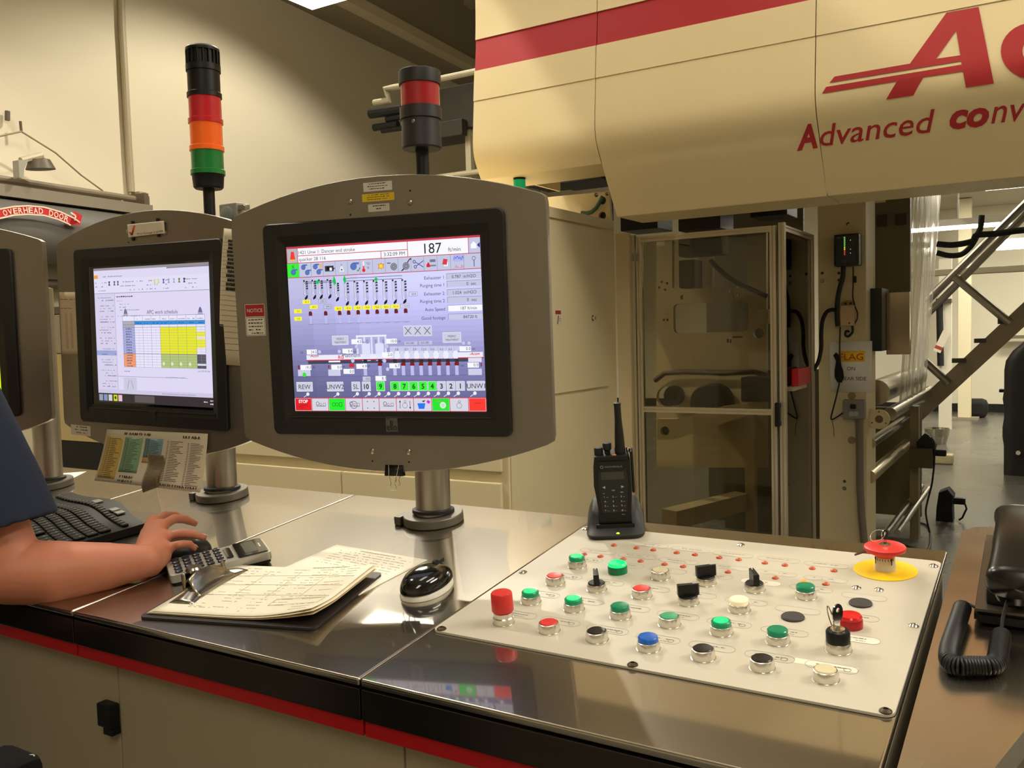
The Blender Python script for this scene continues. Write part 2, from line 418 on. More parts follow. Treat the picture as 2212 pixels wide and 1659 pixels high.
# telephone shelf, a wedge-shaped module
ps = MB(RX_ := Matrix.Translation((0, 0, 0)))
poly = [(-.1215, .60), (-.125, .60), (.16, 1.62), (.15, 1.655), (-.085, 1.655), (-.105, 1.648), (-.1215, 1.62)]
poly = [(-.1215, .70), (-.104, .70), (.163, 1.645), (.155, 1.655), (-.085, 1.655), (-.105, 1.648), (-.1215, 1.62)]
vs = [(x, y, deskz(y)) for x, y in poly]+[(x, y, deskz(y)-.028) for x, y in poly]; n = len(poly)
b = MB(); b.add(vs, [tuple(range(n)), tuple(range(n, 2*n))[::-1]]+[(i, (i+1) % n, n+(i+1) % n, n+i) for i in range(n)])
o = b.build('telephone_shelf', mat('shelf_steel', (206, 197, 182), .24, 1., noise=(6, (1, 1, 1), .08, .05)))
tag(o, 'wedge-shaped steel shelf under the telephone at the right', 'worktop')
vs = [(x*.98-.002, y*.995, deskz(y)-.029) for x, y in poly]+[(x*.98-.002, y*.995, .02) for x, y in poly]
b = MB(); b.add(vs, [tuple(range(n)), tuple(range(n, 2*n))[::-1]]+[(i, (i+1) % n, n+(i+1) % n, n+i) for i in range(n)])
o = b.build('shelf_cabinet', mat('shelf_body', (92, 82, 66), .5)); tag(o, 'brown cabinet standing under the telephone shelf', 'cabinet')

# ------------------------------------------------------------------ control panel
PX0, PX1, PY0, PY1 = -.7365, -.1365, .975, 1.457
PM = deskM((PX0+PX1)/2, PY0)                       # panel frame: x across, y up the slope, z out
PMI = PM.inverted()
PT = .0035                                          # plate thickness
PH = (PY1-PY0)/math.cos(SL); PW = PX1-PX0
def pl(x, y): p = PMI @ desk(x, y, PT); return p.x, p.y
panel = thing('control_panel', 'white push-button panel screwed on the steel console', 'control panel', PM)
PLATE = mat('panel_plate', (194, 187, 170), .38, noise=(4, (1, 1, 1), .03, 0))
MB().prism(rrect(PW, PH, .012, cx=0, cy=PH/2), .0002, PT, bev=.0006).build('plate', PLATE, panel)
MB().prism(rrect(PW+.002, PH+.002, .012, cx=0, cy=PH/2), .00005, .00019).build('gasket', BLK_M, panel)
g = Gfx(T(0, 0, PT), step=.00012)
GR = (156, 149, 132); GD = (120, 114, 102)
def oval(cx, cy, w=.060, h=.019, fill=None, txt=True, icon=False):
    n = 8; r = h/2; pts = []
    for sx, a0 in ((1, -90), (-1, 90)):
        for i in range(n+1):
            a = math.radians(a0+180*i/n); pts.append((cx+sx*(w/2-r)+r*math.cos(a), cy+r*math.sin(a)))
    if fill: g.poly(pts, fill, 1)
    for i in range(len(pts)):
        a, b_ = pts[i], pts[(i+1) % len(pts)]; g.line(*a, *b_, .0007, GR, 2)
    if txt:
        g.scrib(cx-w*.3, cx+w*.28, cy+.001, .0028, GD, 3)
        if random.random() < .6: g.scrib(cx-w*.2, cx+w*.22, cy-.005, .0024, GR, 3)
    if icon: g.ring(cx+w*.30, cy-.001, .0045, .0008, GD, 3, 10)

def bezel_btn(kind, cap_m, x, y, h=.0125, lab=None, cap_r=.0118, cap_h=.0035):
    """22 mm push button: chrome bezel with a coloured cap"""
    M = T(x, y, PT)
    r = .0147
    b = MB().lathe([(r+.0010, 0), (r+.0010, .0008), (r, .0010), (r, h*.62), (r-.0010, h-.0006), (r-.0020, h), (cap_r+.0004, h), (cap_r+.0004, h-.002)], 36, caps=False)
    o = b.build('push_button', SATIN, panel); o.location = M.to_translation()
    MB().lathe([(cap_r, h-.003), (cap_r, h+cap_h-.0012), (cap_r-.0012, h+cap_h), (cap_r*.5, h+cap_h-.0006), (0, h+cap_h-.0008)], 30).build('button_cap', cap_m, o)
    if lab: o['label'] = lab
    return o
G_ON = mat('lens_green_lit', (20, 200, 110), .25, emit=(30, 235, 130), estr=.75)
G_DIM = mat('lens_green_dim', (10, 120, 80), .25, emit=(10, 150, 95), estr=.25)
G_OFF = mat('lens_green', (6, 120, 84), .25, emit=(6, 120, 84), estr=.18)
G_FLAT = mat('cap_green', (58, 152, 108), .4)
R_FLAT = mat('cap_red', (214, 52, 48), .38)
K_FLAT = mat('cap_black', (26, 20, 18), .35)
W_FLAT = mat('cap_ivory', (206, 196, 160), .4)
W_ON = mat('lens_ivory', (240, 222, 180), .3, emit=(240, 220, 175), estr=.35)
B_OFF = mat('lens_blue', (16, 84, 168), .25, emit=(16, 84, 168), estr=.25)
btns = [('g_lit', 1247, 1223, 'lit green push button nearest the radio charger'), ('ivory', 1426.9, 1248, 'ivory push button right of the tall lit green lamp'),
        ('red', 1199.6, 1259.7, 'red push button in the second row, at the left'), ('red', 1386.4, 1288, 'red push button between two black selector switches'),
        ('g_lit', 1147, 1300.4, 'lit green push button behind the tall red mushroom button'), ('g_lit', 1240, 1316.4, 'lit green push button left of the dim green one in the third row'),
        ('g_off', 1340.3, 1332, 'dim green push button in the middle of the third row'), ('g_flat', 1446.4, 1349.4, 'flat pale green push button, unlit'),
        ('red', 1186.4, 1362.8, 'red push button right of the tall red mushroom button'), ('black', 1290, 1381.6, 'black push button left of the blue one'),
        ('blue', 1401, 1401.4, 'blue push button, the only blue one'), ('black', 1519.4, 1420.8, 'black push button right of the blue one'),
        ('black', 1646.5, 1443.2, 'black push button left of the ivory one in the front row'), ('ivory', 1783.4, 1467.6, 'ivory push button at the right end of the front row'),
        ('g_lit', 1558.7, 1367, 'lit green push button left of the right-hand dim green one'), ('g_off', 1680.5, 1386.5, 'dim green push button left of the key switch'),
        ('w_on', 1597, 1318.4, 'ivory lens push button below the right-hand selector'), ('g_off', 1740.5, 1289.2, 'dim green push button left of the upper black plug')]
for kd, x, y, lab in btns:
    u, v = pl(x, y)
    if kd in ('g_lit', 'g_off', 'w_on', 'blue'):
        o = bezel_btn(kd, {'g_lit': G_DIM, 'g_off': G_OFF, 'w_on': W_ON, 'blue': B_OFF}[kd], u, v, .011, lab, .0128, .0065)
        if kd == 'g_lit':
            MB().lathe([(.0098, .0171), (.0096, .0180), (.0, .0181)], 24).build('lit_lens', G_ON, o)
    else:
        bezel_btn(kd, {'red': R_FLAT, 'black': K_FLAT, 'ivory': W_FLAT, 'g_flat': G_FLAT}[kd], u, v, .0125, lab, .0122, .0012)
    oval(u, v+.032, fill=None, icon=random.random() < .35)
# lamps without a metal bezel
for x, y, m1, m2, lab in ((1334.4, 1236, mat('lamp_green_base', (10, 120, 76), .25), G_ON, 'tall green lamp, brightly lit'), (1837, 1353.3, mat('lamp_red_base', (170, 22, 24), .3), mat('lamp_red', (205, 24, 28), .22), 'glossy red lamp behind the key switch')):
    u, v = pl(x, y)
    o = MB().lathe([(.0155, 0), (.0155, .010), (.0148, .0115)], 32).build('indicator_lamp', m1, panel); o.location = (u, v, PT); o['label'] = lab
    MB().lathe([(.0146, .0115), (.0146, .0145), (.0130, .0165), (0, .0175)], 32).build('lens', m2, o)
    oval(u, v+.032)
# tall red mushroom button
u, v = pl(1088.5, 1345.5)
o = MB().lathe([(.0158, 0), (.0158, .0010), (.0146, .0012), (.0148, .009), (.0136, .0105), (.0136, .0165), (.0125, .0175), (.0125, .022)], 36).build('push_button', SATIN, panel); o.location = (u, v, PT); o['label'] = 'tall red capped push button at the front left corner'
MB().lathe([(.0150, .0185), (.0156, .0195), (.0152, .0435), (.0138, .0455), (0, .0462)], 36).build('button_cap', R_FLAT, o)
oval(u+.004, v+.032)
# selector switches
for x, y, ang, lab in ((1289.2, 1273.8, 28, 'black selector switch nearest the left edge'), (1525.6, 1260.2, -52, 'black selector switch turned sideways in the back row'), (1487.1, 1302.6, -58, 'black selector switch turned sideways in the second row'), (1629.8, 1274.6, 30, 'black selector switch nearest the stop button')):
    u, v = pl(x, y)
    o = MB().lathe([(.0157, 0), (.0157, .0008), (.0147, .0010), (.0147, .0085), (.0135, .0105), (.0128, .0105)], 36).build('selector_switch', SATIN, panel); o.location = (u, v, PT); o['label'] = lab
    kb = MB().lathe([(.0128, .0095), (.0128, .0112), (.0115, .0125), (0, .0125)], 30)
    kb.prism([(-.0042, -.0145), (.0042, -.0145), (.0036, .0142), (0, .0165), (-.0036, .0142)], .012, .0285, M=RZ(ang), bev=.0010)
    k = kb.build('knob', BLK, o)
    MB().box((0, .011, .0288), (.0012, .008, .0006), M=RZ(ang)).build('pointer_mark', WHT, k)
    oval(u, v+.032, fill=(222, 214, 196) if x > 1600 else None)
# key switch
u, v = pl(1810.9, 1405)
o = MB().lathe([(.0165, 0), (.0165, .0010), (.0155, .0012), (.0155, .0105), (.0145, .012)], 36).build('key_switch', SATIN, panel); o.location = (u, v, PT); o['label'] = 'black lock with a key standing in it'
c = MB().lathe([(.0142, .012), (.0142, .0245), (.0128, .0265), (.009, .0268)], 32).build('collar', BLK, o)
MB().lathe([(.0088, .0262), (.0085, .0285), (0, .0288)], 24).build('cylinder_face', CHROME, o)
oval(u+.012, v+.040, fill=(222, 214, 196))
k = MB(PM @ T(u, v, PT+.0285) @ RZ(62))
k.bx(-.0035, .0035, -.0008, .0008, 0, .009); k.prism([(.0095*math.cos(a/16*6.283), .0125*math.sin(a/16*6.283)) for a in range(16)], -.0008, .0008, M=T(0, 0, .019) @ RXd(90), holes=[[(.003*math.cos(a/8*6.283), .0045+.003*math.sin(a/8*6.283)) for a in range(8)]])
k = k.build('key', CHROME); tag(k, 'silver key standing in the black lock', 'key')
# ring of the keys
def torus(mb, R, r, M, n=28, m=6):
    vs = [((R+r*math.cos(2*math.pi*j/m))*math.cos(2*math.pi*i/n), (R+r*math.cos(2*math.pi*j/m))*math.sin(2*math.pi*i/n), r*math.sin(2*math.pi*j/m)) for i in range(n) for j in range(m)]
    fs = [(i*m+j, ((i+1) % n)*m+j, ((i+1) % n)*m+(j+1) % m, i*m+(j+1) % m) for i in range(n) for j in range(m)]
    mb.add(vs, fs, None, M)
rb = MB(PM @ T(u, v, PT+.0285)); torus(rb, .0125, .0007, T(-.008, 0, .014) @ RZ(62) @ RXd(70) @ RYd(35)); tag(rb.build('key_ring', mat('ring_steel', (120, 112, 100), .3, 1.)), 'thin wire ring hanging on the key in the black lock', 'key ring')
# blank plugs
for x, y, lab in ((1859, 1304.4, 'flat black blanking plug near the yellow disc'), (1712.7, 1334.3, 'flat black blanking plug left of the red lamp')):
    u, v = pl(x, y)
    o = MB().lathe([(.0152, 0), (.0152, .002), (.014, .0032), (0, .0034)], 32).build('blanking_plug', mat('plug', (58, 54, 52), .55), panel); o.location = (u, v, PT); o['label'] = lab
    oval(u, v+.026, fill=(192, 185, 168), txt=False)
# indicator LEDs and their label ovals
leds = [(1288, 303), (1424, 321), (1615, 343), (1762, 361), (1963, 387), (2117, 406), (1538, 228), (1727, 250), (1868, 267), (2064, 290)]
leds = [(930+.2577*a, 1120+.2577*b_) for a, b_ in leds]+[(1400+.2984*a, 1120+.2984*b_) for a, b_ in ((340, 265), (515, 286), (655, 301), (845, 324), (990, 341), (1188, 364), (1345, 381), (578, 390), (921, 433), (1128, 460), (1286, 478))]
LEDM = mat('led_amber', (196, 84, 44), .3); LEDL = mat('led_lit', (230, 110, 30), .3, emit=(255, 130, 40), estr=1.2)
for i, (x, y) in enumerate(leds):
    u, v = pl(x, y); on = abs(x-(1400+.2984*1128)) < 1
    o = MB().lathe([(.0052, 0), (.0052, .0008), (.0043, .002), (.0022, .0032), (0, .0036)], 16).build('indicator_led', LEDL if on else LEDM, panel); o.location = (u, v, PT)
    if on: o['label'] = 'lit amber indicator'
for i in range(0, 6, 2):
    for q in ((0, 1), (2, 3), (4, 5))[i//2:i//2+1]:
        (ax, ay), (bx_, by) = pl(*leds[q[0]]), pl(*leds[q[1]]); oval((ax+bx_)/2, (ay+by)/2+.022, .066, .018, fill=(192, 185, 168))
for q in ((7, 8), (9, 10), (11, 12), (13, 14), (15, 16)):
    (ax, ay), (bx_, by) = pl(*leds[q[0]]), pl(*leds[q[1]]); oval((ax+bx_)/2, (ay+by)/2+.022, .066, .018, fill=(192, 185, 168))
for q in (17, 18, 20): 
    ax, ay = pl(*leds[q]); oval(ax-.004, ay+.020, .062, .017, fill=(192, 185, 168))
lx, ly = pl(1783, 1437); g.rect(lx-.036, ly-.0065, lx+.036, ly+.0065, (226, 218, 198), 1); g.scrib(lx-.01, lx+.02, ly-.002, .003, GD, 3)
g.build('legend', panel)
# screws
for x, y, dk in ((954, 1359, 1), (1130, 1237, 0), (1264, 1143, 0), (1600.5, 1178, 0), (2016.8, 1223.5, 0), (1973.5, 1352.8, 0), (1913.2, 1536.9, 1), (1366.5, 1436.5, 1), (1850, 1270.7, 0), (1898.6, 1275.2, 0)):
    u, v = pl(x, y)
    o = MB().lathe([(.0068, 0), (.0066, .0012), (.0045, .0028), (.0026, .0034), (.0024, .0022), (0, .0020)], 20).build('screw', mat('dark_screw', (70, 60, 44), .45, .7) if dk else CHROME, panel); o.location = (u, v, PT)
# emergency stop
u, v = pl(1912.4, 1231.9)
est = MB().lathe([(.0445, 0), (.0445, .0012), (.0435, .0016), (.013, .0016)], 56).build('emergency_stop', mat('stop_yellow', (240, 200, 20), .45), panel); est.location = (u, v, PT); est['label'] = 'emergency stop: yellow disc with a red mushroom head'
MB().lathe([(.0152, .0016), (.0152, .010), (.0140, .012), (.0138, .0225)], 36).build('stop_stem', mat('stem_white', (214, 205, 178), .3), est)
g2 = Gfx(T(0, 0, 0))
sb = MB()
for k in range(9):
    a = math.radians(-160+k*16); sb.box((.0141*math.cos(a), .0141*math.sin(a), .020), (.0007, .0007, .0035))
for k in (-150, -42): a = math.radians(k); sb.box((.0141*math.cos(a), .0141*math.sin(a), .017), (.0011, .0011, .010))
sb.build('stem_marks', BLK, est)
MB().lathe([(.0142, .0225), (.0170, .0260), (.0235, .0290), (.0282, .0315), (.0295, .0345), (.0288, .0372), (.0255, .0390), (.0085, .0402), (.0085, .0396)], 56).build('mushroom_head', R_FLAT, est)
MB().lathe([(.0084, .0385), (.0082, .0412), (0, .0414)], 24).build('lock_face', CHROME, est)
k = MB(PM @ T(u, v, PT+.0412) @ RZ(55)); k.bx(-.003, .003, -.0007, .0007, 0, .008)
k.prism([(.006*math.cos(a/14*6.283), .0075*math.sin(a/14*6.283)) for a in range(14)], -.0008, .0008, M=T(0, 0, .0145) @ RXd(90), holes=[[(.0022*math.cos(a/8*6.283), .0025+.0022*math.sin(a/8*6.283)) for a in range(8)]])
tag(k.build('key', CHROME), 'small key standing in the red emergency stop head', 'key')
rb = MB(PM @ T(u, v, PT+.0412)); torus(rb, .0110, .0005, T(-.0100, .000, .0115) @ RZ(10) @ RXd(28) @ RYd(-25))
tag(rb.build('key_ring', mat('ring_steel', (120, 112, 100), .3, 1.)), 'wire ring hung on the key in the red emergency stop head', 'key ring')
k = MB(PM @ T(u, v, PT+.0425)); k.prism([(-.047, -.003), (-.044, -.0042), (-.022, -.0042), (-.012, -.006), (-.008, 0), (-.012, .006), (-.022, .0036), (-.045, .0028)], -.0008, .0008, M=T(.002, -.004, -.001) @ RYd(-22) @ RZ(12))
tag(k.build('key', mat('dark_key', (110, 70, 60), .3, .8)), 'dark spare key lying across the red emergency stop head', 'key')
# ------------------------------------------------------------------ touch-screen stations
def stationM(pos, yaw, tilt, roll=0):
    y, t, r = map(math.radians, (yaw, tilt, roll))
    h = Vector((math.cos(y), math.sin(y), 0)); o = Vector((math.sin(y), -math.cos(y), 0))
    v = Vector((0, 0, 1))*math.cos(t)+o*math.sin(t); n = h.cross(v)
    h, v = h*math.cos(r)+v*math.sin(r), v*math.cos(r)-h*math.sin(r)
    m = Matrix((h, v, n)).transposed().to_4x4(); m.translation = Vector(pos); return m
BW, BH = .464, .384
def shell_outline():
    pts = []
    n = 18; hw = .304
    for i in range(n+1):                        # top arc, right to left
        u = 1-2*i/n; x = u*(hw-.010); pts.append((x, .262-.050*abs(u)**2.0))
    pts = [(hw, .196), (hw-.002, .2065)]+pts+[(-hw+.002, .2065), (-hw, .196), (-hw, -.190), (-hw+.0025, -.2005)]
    for i in range(n+1):
        u = -1+2*i/n; x = u*(hw-.012); pts.append((x, -.259+.053*abs(u)**2.0))
    pts += [(hw-.0025, -.2005), (hw, -.190)]
    return pts[::-1]
GLASS = mat('screen_off', (6, 6, 8), .10, coat=.3)
def station(M, post, label, logo=False):
    st = thing('operator_terminal', label, 'touch screen', M, 'touch screen terminals on posts')
    MB().prism(shell_outline()[::-1], -.014, 0, bev=.0022).build('shell', STEEL_SHELL, st)
    MB().prism(rrect(.36, .34, .02), -.110, -.0145).build('housing_box', mat('rear_box', (120, 114, 104), .5, .4), st)
    # black bezel with a sunk opening
    SWn, SHn = .378, .303
    b = MB(); o_ = rrect(BW, BH, .012); i_ = rrect(SWn, SHn, .003); m_ = rrect(SWn+.034, SHn+.034, .004)
    no = len(o_)
    def ring(a, za, c, zc, mi=0):
        b.add([(x, y, za) for x, y in a]+[(x, y, zc) for x, y in c], [(k, (k+1) % no, no+(k+1) % no, no+k) for k in range(no)], mi)
    ring(o_, .0005, o_, .0065); ring(o_, .0065, rrect(BW-.004, BH-.004, .011), .0085)
    ring(rrect(BW-.004, BH-.004, .011), .0085, m_, .0085); ring(m_, .0085, i_, .0035)
    bz_ = b.build('bezel', BEZ, st)
    MB().bx(-SWn/2, SWn/2, -SHn/2, SHn/2, .0006, .0030).build('display_glass', GLASS, bz_)
    MB().bx(-SWn/2-.008, SWn/2+.010, -SHn/2-.0095, -SHn/2-.0065, .0055, .0090, .001).build('lip', mat('lip', (64, 62, 60), .25, .5), bz_)
    if logo:
        g = Gfx(T(.010, -.171, .0088)); g.rect(-.0115, -.014, .0115, .013, (84, 82, 78), 0)
        K = (24, 23, 22)
        g.text(-.010, -.011, 'e', .0125, K, w=.0062, bold=.01); g.rect(-.0028, -.011, -.0004, .0065, K, 2); g.text(.0008, -.011, 'l', .0175, K, w=.0016); g.text(.0032, -.011, 'o', .0120, K, w=.0068, bold=.01)
        g.rect(-.0095, .0082, -.0035, .0092, K, 2)
        g.build('maker_badge', bz_)
    else:
        g = Gfx(T(.010, -.171, .0088)); g.rect(-.0115, -.014, .0115, .013, (40, 39, 38), 0); g.ring(.002, .004, .005, .001, (60, 58, 56), 1); g.build('maker_badge', bz_)
    # screws of the shell
    for x, y in ((-.036, -.222), (.036, -.222), (-.055, .222), (.060, .212)):
        MB(T(x, y, 0)).lathe([(.0052, 0), (.005, .001), (.0032, .0022), (0, .0024)], 14).build('screw', STEEL, st)
    for x, y in ((-.036, -.240), (.036, -.240), (-.055, .199), (.062, .232)): MB(T(x, y, 0)).lathe([(.0018, 0), (.0018, .0006), (0, .0007)], 10).build('rivet', BLK_M, st)
    # post and flange, upright in the world
    px, py = post; Mi = M.inverted()
    zt = deskz(py)
    W = Mi @ T(px, py, 0)
    b = MB(W); b.lathe([(.0345, zt+.004), (.0345, 1.60), (.012, 1.605)], 36); b.build('post', STEEL, st)
    b = MB(Mi @ deskM(px, py, 0)); b.lathe([(.0585, .0005), (.060, .002), (.060, .016), (.0585, .018), (.040, .018)], 40); b.box((-.056, -.030, .009), (.016, .03, .0178), .002)
    b.build('post_flange', mat('flange_grey', (108, 102, 92), .45, .5), st)
    b = MB(W); b.lathe([(.0345, zt+.020), (.042, zt+.020), (.0415, zt+.026), (.0345, zt+.028)], 36); b.build('post_seal', BLK_M, st)
    return st
M1 = stationM((-1.002, 1.217, 1.467), 12.955, 1.73); M2 = stationM((-1.631, 1.205, 1.465), 2.08, .1, -1.14); M3 = stationM((-2.235, 1.045, 1.481), 27, 0)
POST = [(-1.045, 1.402), (-1.668, 1.410), (-2.272, 1.35)]
s1 = station(M1, POST[0], 'nearest and largest touch screen, showing press diagrams and 187 ft/min', True)
s2 = station(M2, POST[1], 'middle touch screen, showing a work schedule table')
s3 = station(M3, POST[2], 'leftmost touch screen, cut by the picture edge')

# --- screen of the nearest terminal (drawing units: crop pixels of a flat drawing, straightened)
def gap(x0, x1, n): return [x0+(x1-x0)*i/(n-1) for i in range(n)]
f1 = homog([(207, 232), (1608, 152), (1655, 1432), (283, 1420)], [(0, 1024), (1280, 1024), (1280, 0), (0, 0)])
def P(x, y): return f1(x, y)
k1 = .374/1280
g = Gfx(M1.inverted() @ M1 @ T(-.187, -.150, .0031) @ Matrix.Scale(k1, 4), lit=True, step=.25)
W_ = (250, 250, 255); LV = (196, 200, 226); RL = (200, 60, 80); TX = (60, 60, 84); PK = (255, 170, 190); DKB = (110, 110, 160)
# background: a real gradient of the picture on screen, in bands
for i in range(32):
    y0, y1 = 1024*i/32, 1024*(i+1)/32; t = (i+.5)/32
    st_ = [(0, (96, 96, 140)), (.12, (112, 112, 158)), (.26, (132, 130, 182)), (.42, (170, 168, 220)), (.6, (200, 198, 250)), (.75, (216, 214, 255)), (1, (214, 214, 250))]
    for (ta, ca), (tb, cb) in zip(st_, st_[1:]):
        if ta <= t <= tb: q = (t-ta)/(tb-ta); c = tuple(int(ca[j]+(cb[j]-ca[j])*q) for j in range(3))
    for j in range(8):
        q = 1.0-.10*max(0, 1-j/3) if i < 26 else 1
        g.rect(160*j, y0, 160*(j+1), y1, tuple(int(v*q) for v in c), 0)
def R(x0, y0, x1, y1, c, l=1):        # crop-pixel box -> straight box
    a, b_, c_, d = P(x0, y0), P(x1, y0), P(x1, y1), P(x0, y1)
    X0, X1 = (a[0]+d[0])/2, (b_[0]+c_[0])/2; Y1, Y0 = (a[1]+b_[1])/2, (c_[1]+d[1])/2
    g.rect(max(0, X0), max(0, Y0), min(1280, X1), min(1024, Y1), c, l); return max(0, X0), max(0, Y0), min(1280, X1), min(1024, Y1)
def B(x0, y0, x1, y1, c, t=None, tc=TX, h=26, bold=0, w=None, fr=None, al='c'):
    a = R(x0, y0, x1, y1, c, 2)
    if fr: g.frame(*a, 2.5, fr, 3)
    if t:
        xx = {'c': (a[0]+a[2])/2, 'r': a[2]-6, 'l': a[0]+5}[al]; g.text(xx, (a[1]+a[3])/2-h*.5, t, h, tc, al=al, l=4, bold=bold)
    return a
# header
g.rect(0, 1012, 1280, 1024, RL, 1)
g.rect(80, 925, 820, 1012, W_, 1); g.rect(824, 925, 1206, 1012, W_, 1); g.rect(1210, 925, 1280, 1012, LV, 1); g.rect(4, 925, 76, 1012, (184, 184, 196), 1)
for x in (2, 78, 822, 1208): g.line(x, 925, x, 1015, 4, RL, 3)
g.line(78, 966, 822, 966, 4, RL, 3); g.line(648, 925, 648, 966, 4, RL, 3); g.line(0, 923, 1280, 923, 4, RL, 3)
g.text(86, 976, '1421 Unw 1: Dancer end stroke', 22, TX, w=None); g.text(86, 934, 'quacker 28 116', 22, TX); g.text(735, 934, '3:32:09 PM', 23, TX, al='c')
g.text(930, 936, '187', 62, (40, 40, 46), l=3); g.text(1080, 940, 'ft/min', 25, TX)
g.poly([(24, 946), (60, 946), (52, 994), (32, 994)], (250, 60, 50), 2); g.rect(20, 940, 64, 946, (255, 200, 60), 2)
g.poly([(1222, 950), (1222, 974), (1240, 990), (1258, 974), (1258, 950)], W_, 2); g.poly([(1260, 968), (1278, 984), (1278, 952)], (50, 50, 150), 3)
# icon row
g.rect(0, 835, 1280, 921, LV, 1); g.line(0, 834, 1280, 834, 4, RL, 3); g.rect(0, 836, 82, 921, (60, 240, 60), 2)
for i in range(1, 15): g.line(84*i, 836, 84*i, 920, 2, (130, 130, 170), 3)
BL = (92, 120, 190)
def blower(x, y, s=1): g.circ(x, y, 20*s, BL, 3); g.ring(x, y, 20*s, 3, (70, 90, 160), 4); g.rect(x, y+10*s, x+34*s, y+22*s, BL, 3)
blower(42, 868, .9); g.line(34, 890, 50, 910, 4, (40, 150, 60), 3); g.line(50, 890, 34, 910, 4, (40, 150, 60), 3)
blower(114, 895, .8); blower(140, 862, .8); blower(198, 895, .8); blower(220, 862, .8); g.circ(238, 898, 11, (240, 180, 140), 4, ry=17)
g.rect(264, 862, 324, 896, (60, 60, 70), 3); g.rect(276, 870, 296, 890, (20, 20, 28), 4); g.rect(296, 866, 312, 884, W_, 4); g.rect(324, 874, 332, 882, (60, 60, 70), 3)
g.poly([(362, 856), (396, 856), (386, 890), (372, 890)], (232, 232, 240), 3); g.circ(379, 868, 5, TX, 4); g.line(379, 890, 379, 902, 3, TX, 4)
blower(460, 884, 1.1); g.line(482, 862, 490, 854, 5, (30, 130, 60), 5); g.line(490, 854, 504, 876, 5, (30, 130, 60), 5)
g.rect(524, 870, 532, 912, W_, 3); g.rect(524, 862, 532, 884, (220, 40, 50), 4); g.circ(528, 858, 11, (230, 40, 50), 4); g.text(546, 888, '°C/', 16, TX); g.text(548, 862, '°F', 16, TX)
g.poly([(624, 860), (634, 866), (644, 860), (654, 866), (662, 860), (660, 876), (664, 892), (654, 888), (644, 896), (634, 888), (624, 894), (628, 878)], (230, 110, 30), 3); g.rect(632, 866, 656, 888, (255, 220, 60), 4)
for cx_ in (728, 808): g.circ(cx_, 870, 22, (150, 150, 166), 3); g.ring(cx_, 870, 22, 3, (90, 90, 110), 4); g.ring(cx_, 870, 12, 3, (90, 90, 110), 4)
g.poly([(820, 888), (836, 908), (842, 902), (846, 914), (832, 912), (816, 892)], (20, 20, 30), 5); g.poly([(796, 852), (780, 832+8), (774, 842), (792, 858)], (20, 20, 30), 5); g.rect(684, 888, 708, 896, (120, 120, 140), 3)
SCI = (56, 50, 150)
g.ring(862, 892, 10, 4, SCI, 3); g.ring(868, 862, 10, 4, SCI, 3); g.line(872, 888, 920, 858, 4, SCI, 4); g.line(876, 868, 922, 896, 4, SCI, 4)
g.poly([(940, 856), (962, 856), (962, 870), (952, 886), (940, 870)], (220, 40, 50), 3); g.rect(962, 884, 998, 900, (120, 120, 150), 3); g.rect(962, 860, 1000, 868, (120, 120, 140), 3)
g.poly([(1040, 868), (1068, 864), (1074, 896), (1048, 900)], (220, 60, 70), 4); g.rect(1050, 856, 1076, 880, (240, 240, 248), 3); g.rect(1110, 880, 1176, 918, (178, 184, 236), 2)
pts = [(1112, 890), (1120, 908), (1128, 896), (1136, 912), (1146, 894), (1152, 906), (1160, 888), (1168, 910), (1174, 896)]
for a, b_ in zip(pts, pts[1:]): g.line(*a, *b_, 3, (70, 80, 200), 4)
for k in range(7): g.line(1114+9*k, 842, 1118+9*k, 842+6*((k*3) % 4), 3, (230, 60, 70), 4)
g.ring(1238, 894, 12, 3, (90, 100, 140), 3); g.rect(1236, 846, 1241, 884, (90, 100, 140), 3)
# exhauster fields
rows = [(455, 'Exhauster 1', '0.787  in/H2O', LV), (510, 'Purging time 1', '0  sec', LV), (572, 'Exhauster 2', '1.024  in/H2O', LV), (627, 'Purging time 2', '0  sec', LV), (687, 'Auto Speed', '187 ft/min', W_), (750, 'Good footage', '84720 ft', (200, 200, 232))]
for y, a, b_, c in rows:
    Y = P(1500, y-6)[1]; g.text(1046, Y-11, a, 20, TX, al='r'); g.rect(1064, Y-17, 1278, Y+18, c, 2); g.line(1064, Y+18, 1278, Y+18, 2, (110, 110, 150), 3); g.line(1064, Y-17, 1064, Y+18, 2, (110, 110, 150), 3); g.text(1246, Y-10, b_, 19, TX, al='r', l=4)
# duct diagram
LN = (40, 40, 56)
for x0, x1, y in ((335, 560, 487), (335, 560, 497), (625, 1048, 462), (625, 1048, 482)):
    a, b_ = P(x0, y), P(x1, y-(x1-x0)*.03); g.line(a[0], a[1], b_[0], a[1], 3, (70, 70, 90), 2)
cols = [(355, 600), (415, 598), (463, 596), (525, 594), (580, 615)]+[(652+i*69, 645-i*2) for i in range(7)]
for i, (x, yb) in enumerate(cols):
    X, Yb = P(x, yb); Yt = P(x, yb-130 if i < 5 else yb-165)[1]
    g.rect(X-13, Yb+20, X-5, Yt, (236, 236, 250), 2); g.line(X-13, Yb+16, X-13, Yt, 2, LN, 3); g.line(X-5, Yb+30, X-5, Yt, 1.5, LN, 3)
    g.line(X+6, Yb+18, X+6, Yt-10, 2, LN, 3); g.line(X+14, Yb+18, X+14, Yt-10, 1.5, LN, 3)
    g.poly([(X+4, Yb+14), (X+14, Yb+16), (X+10, Yb-4), (X-8, Yb-14), (X-10, Yb-2)], (24, 24, 34), 4)
    for q in (.45, .6, .75, .88): yy = Yb+14+(Yt-Yb-14)*q; g.poly([(X+2, yy-6), (X+18, yy-4), (X+16, yy+5), (X+4, yy+4)], (46, 46, 66), 4); 
    g.circ(X-9, Yt-6, 6, (36, 36, 50), 4, 8)
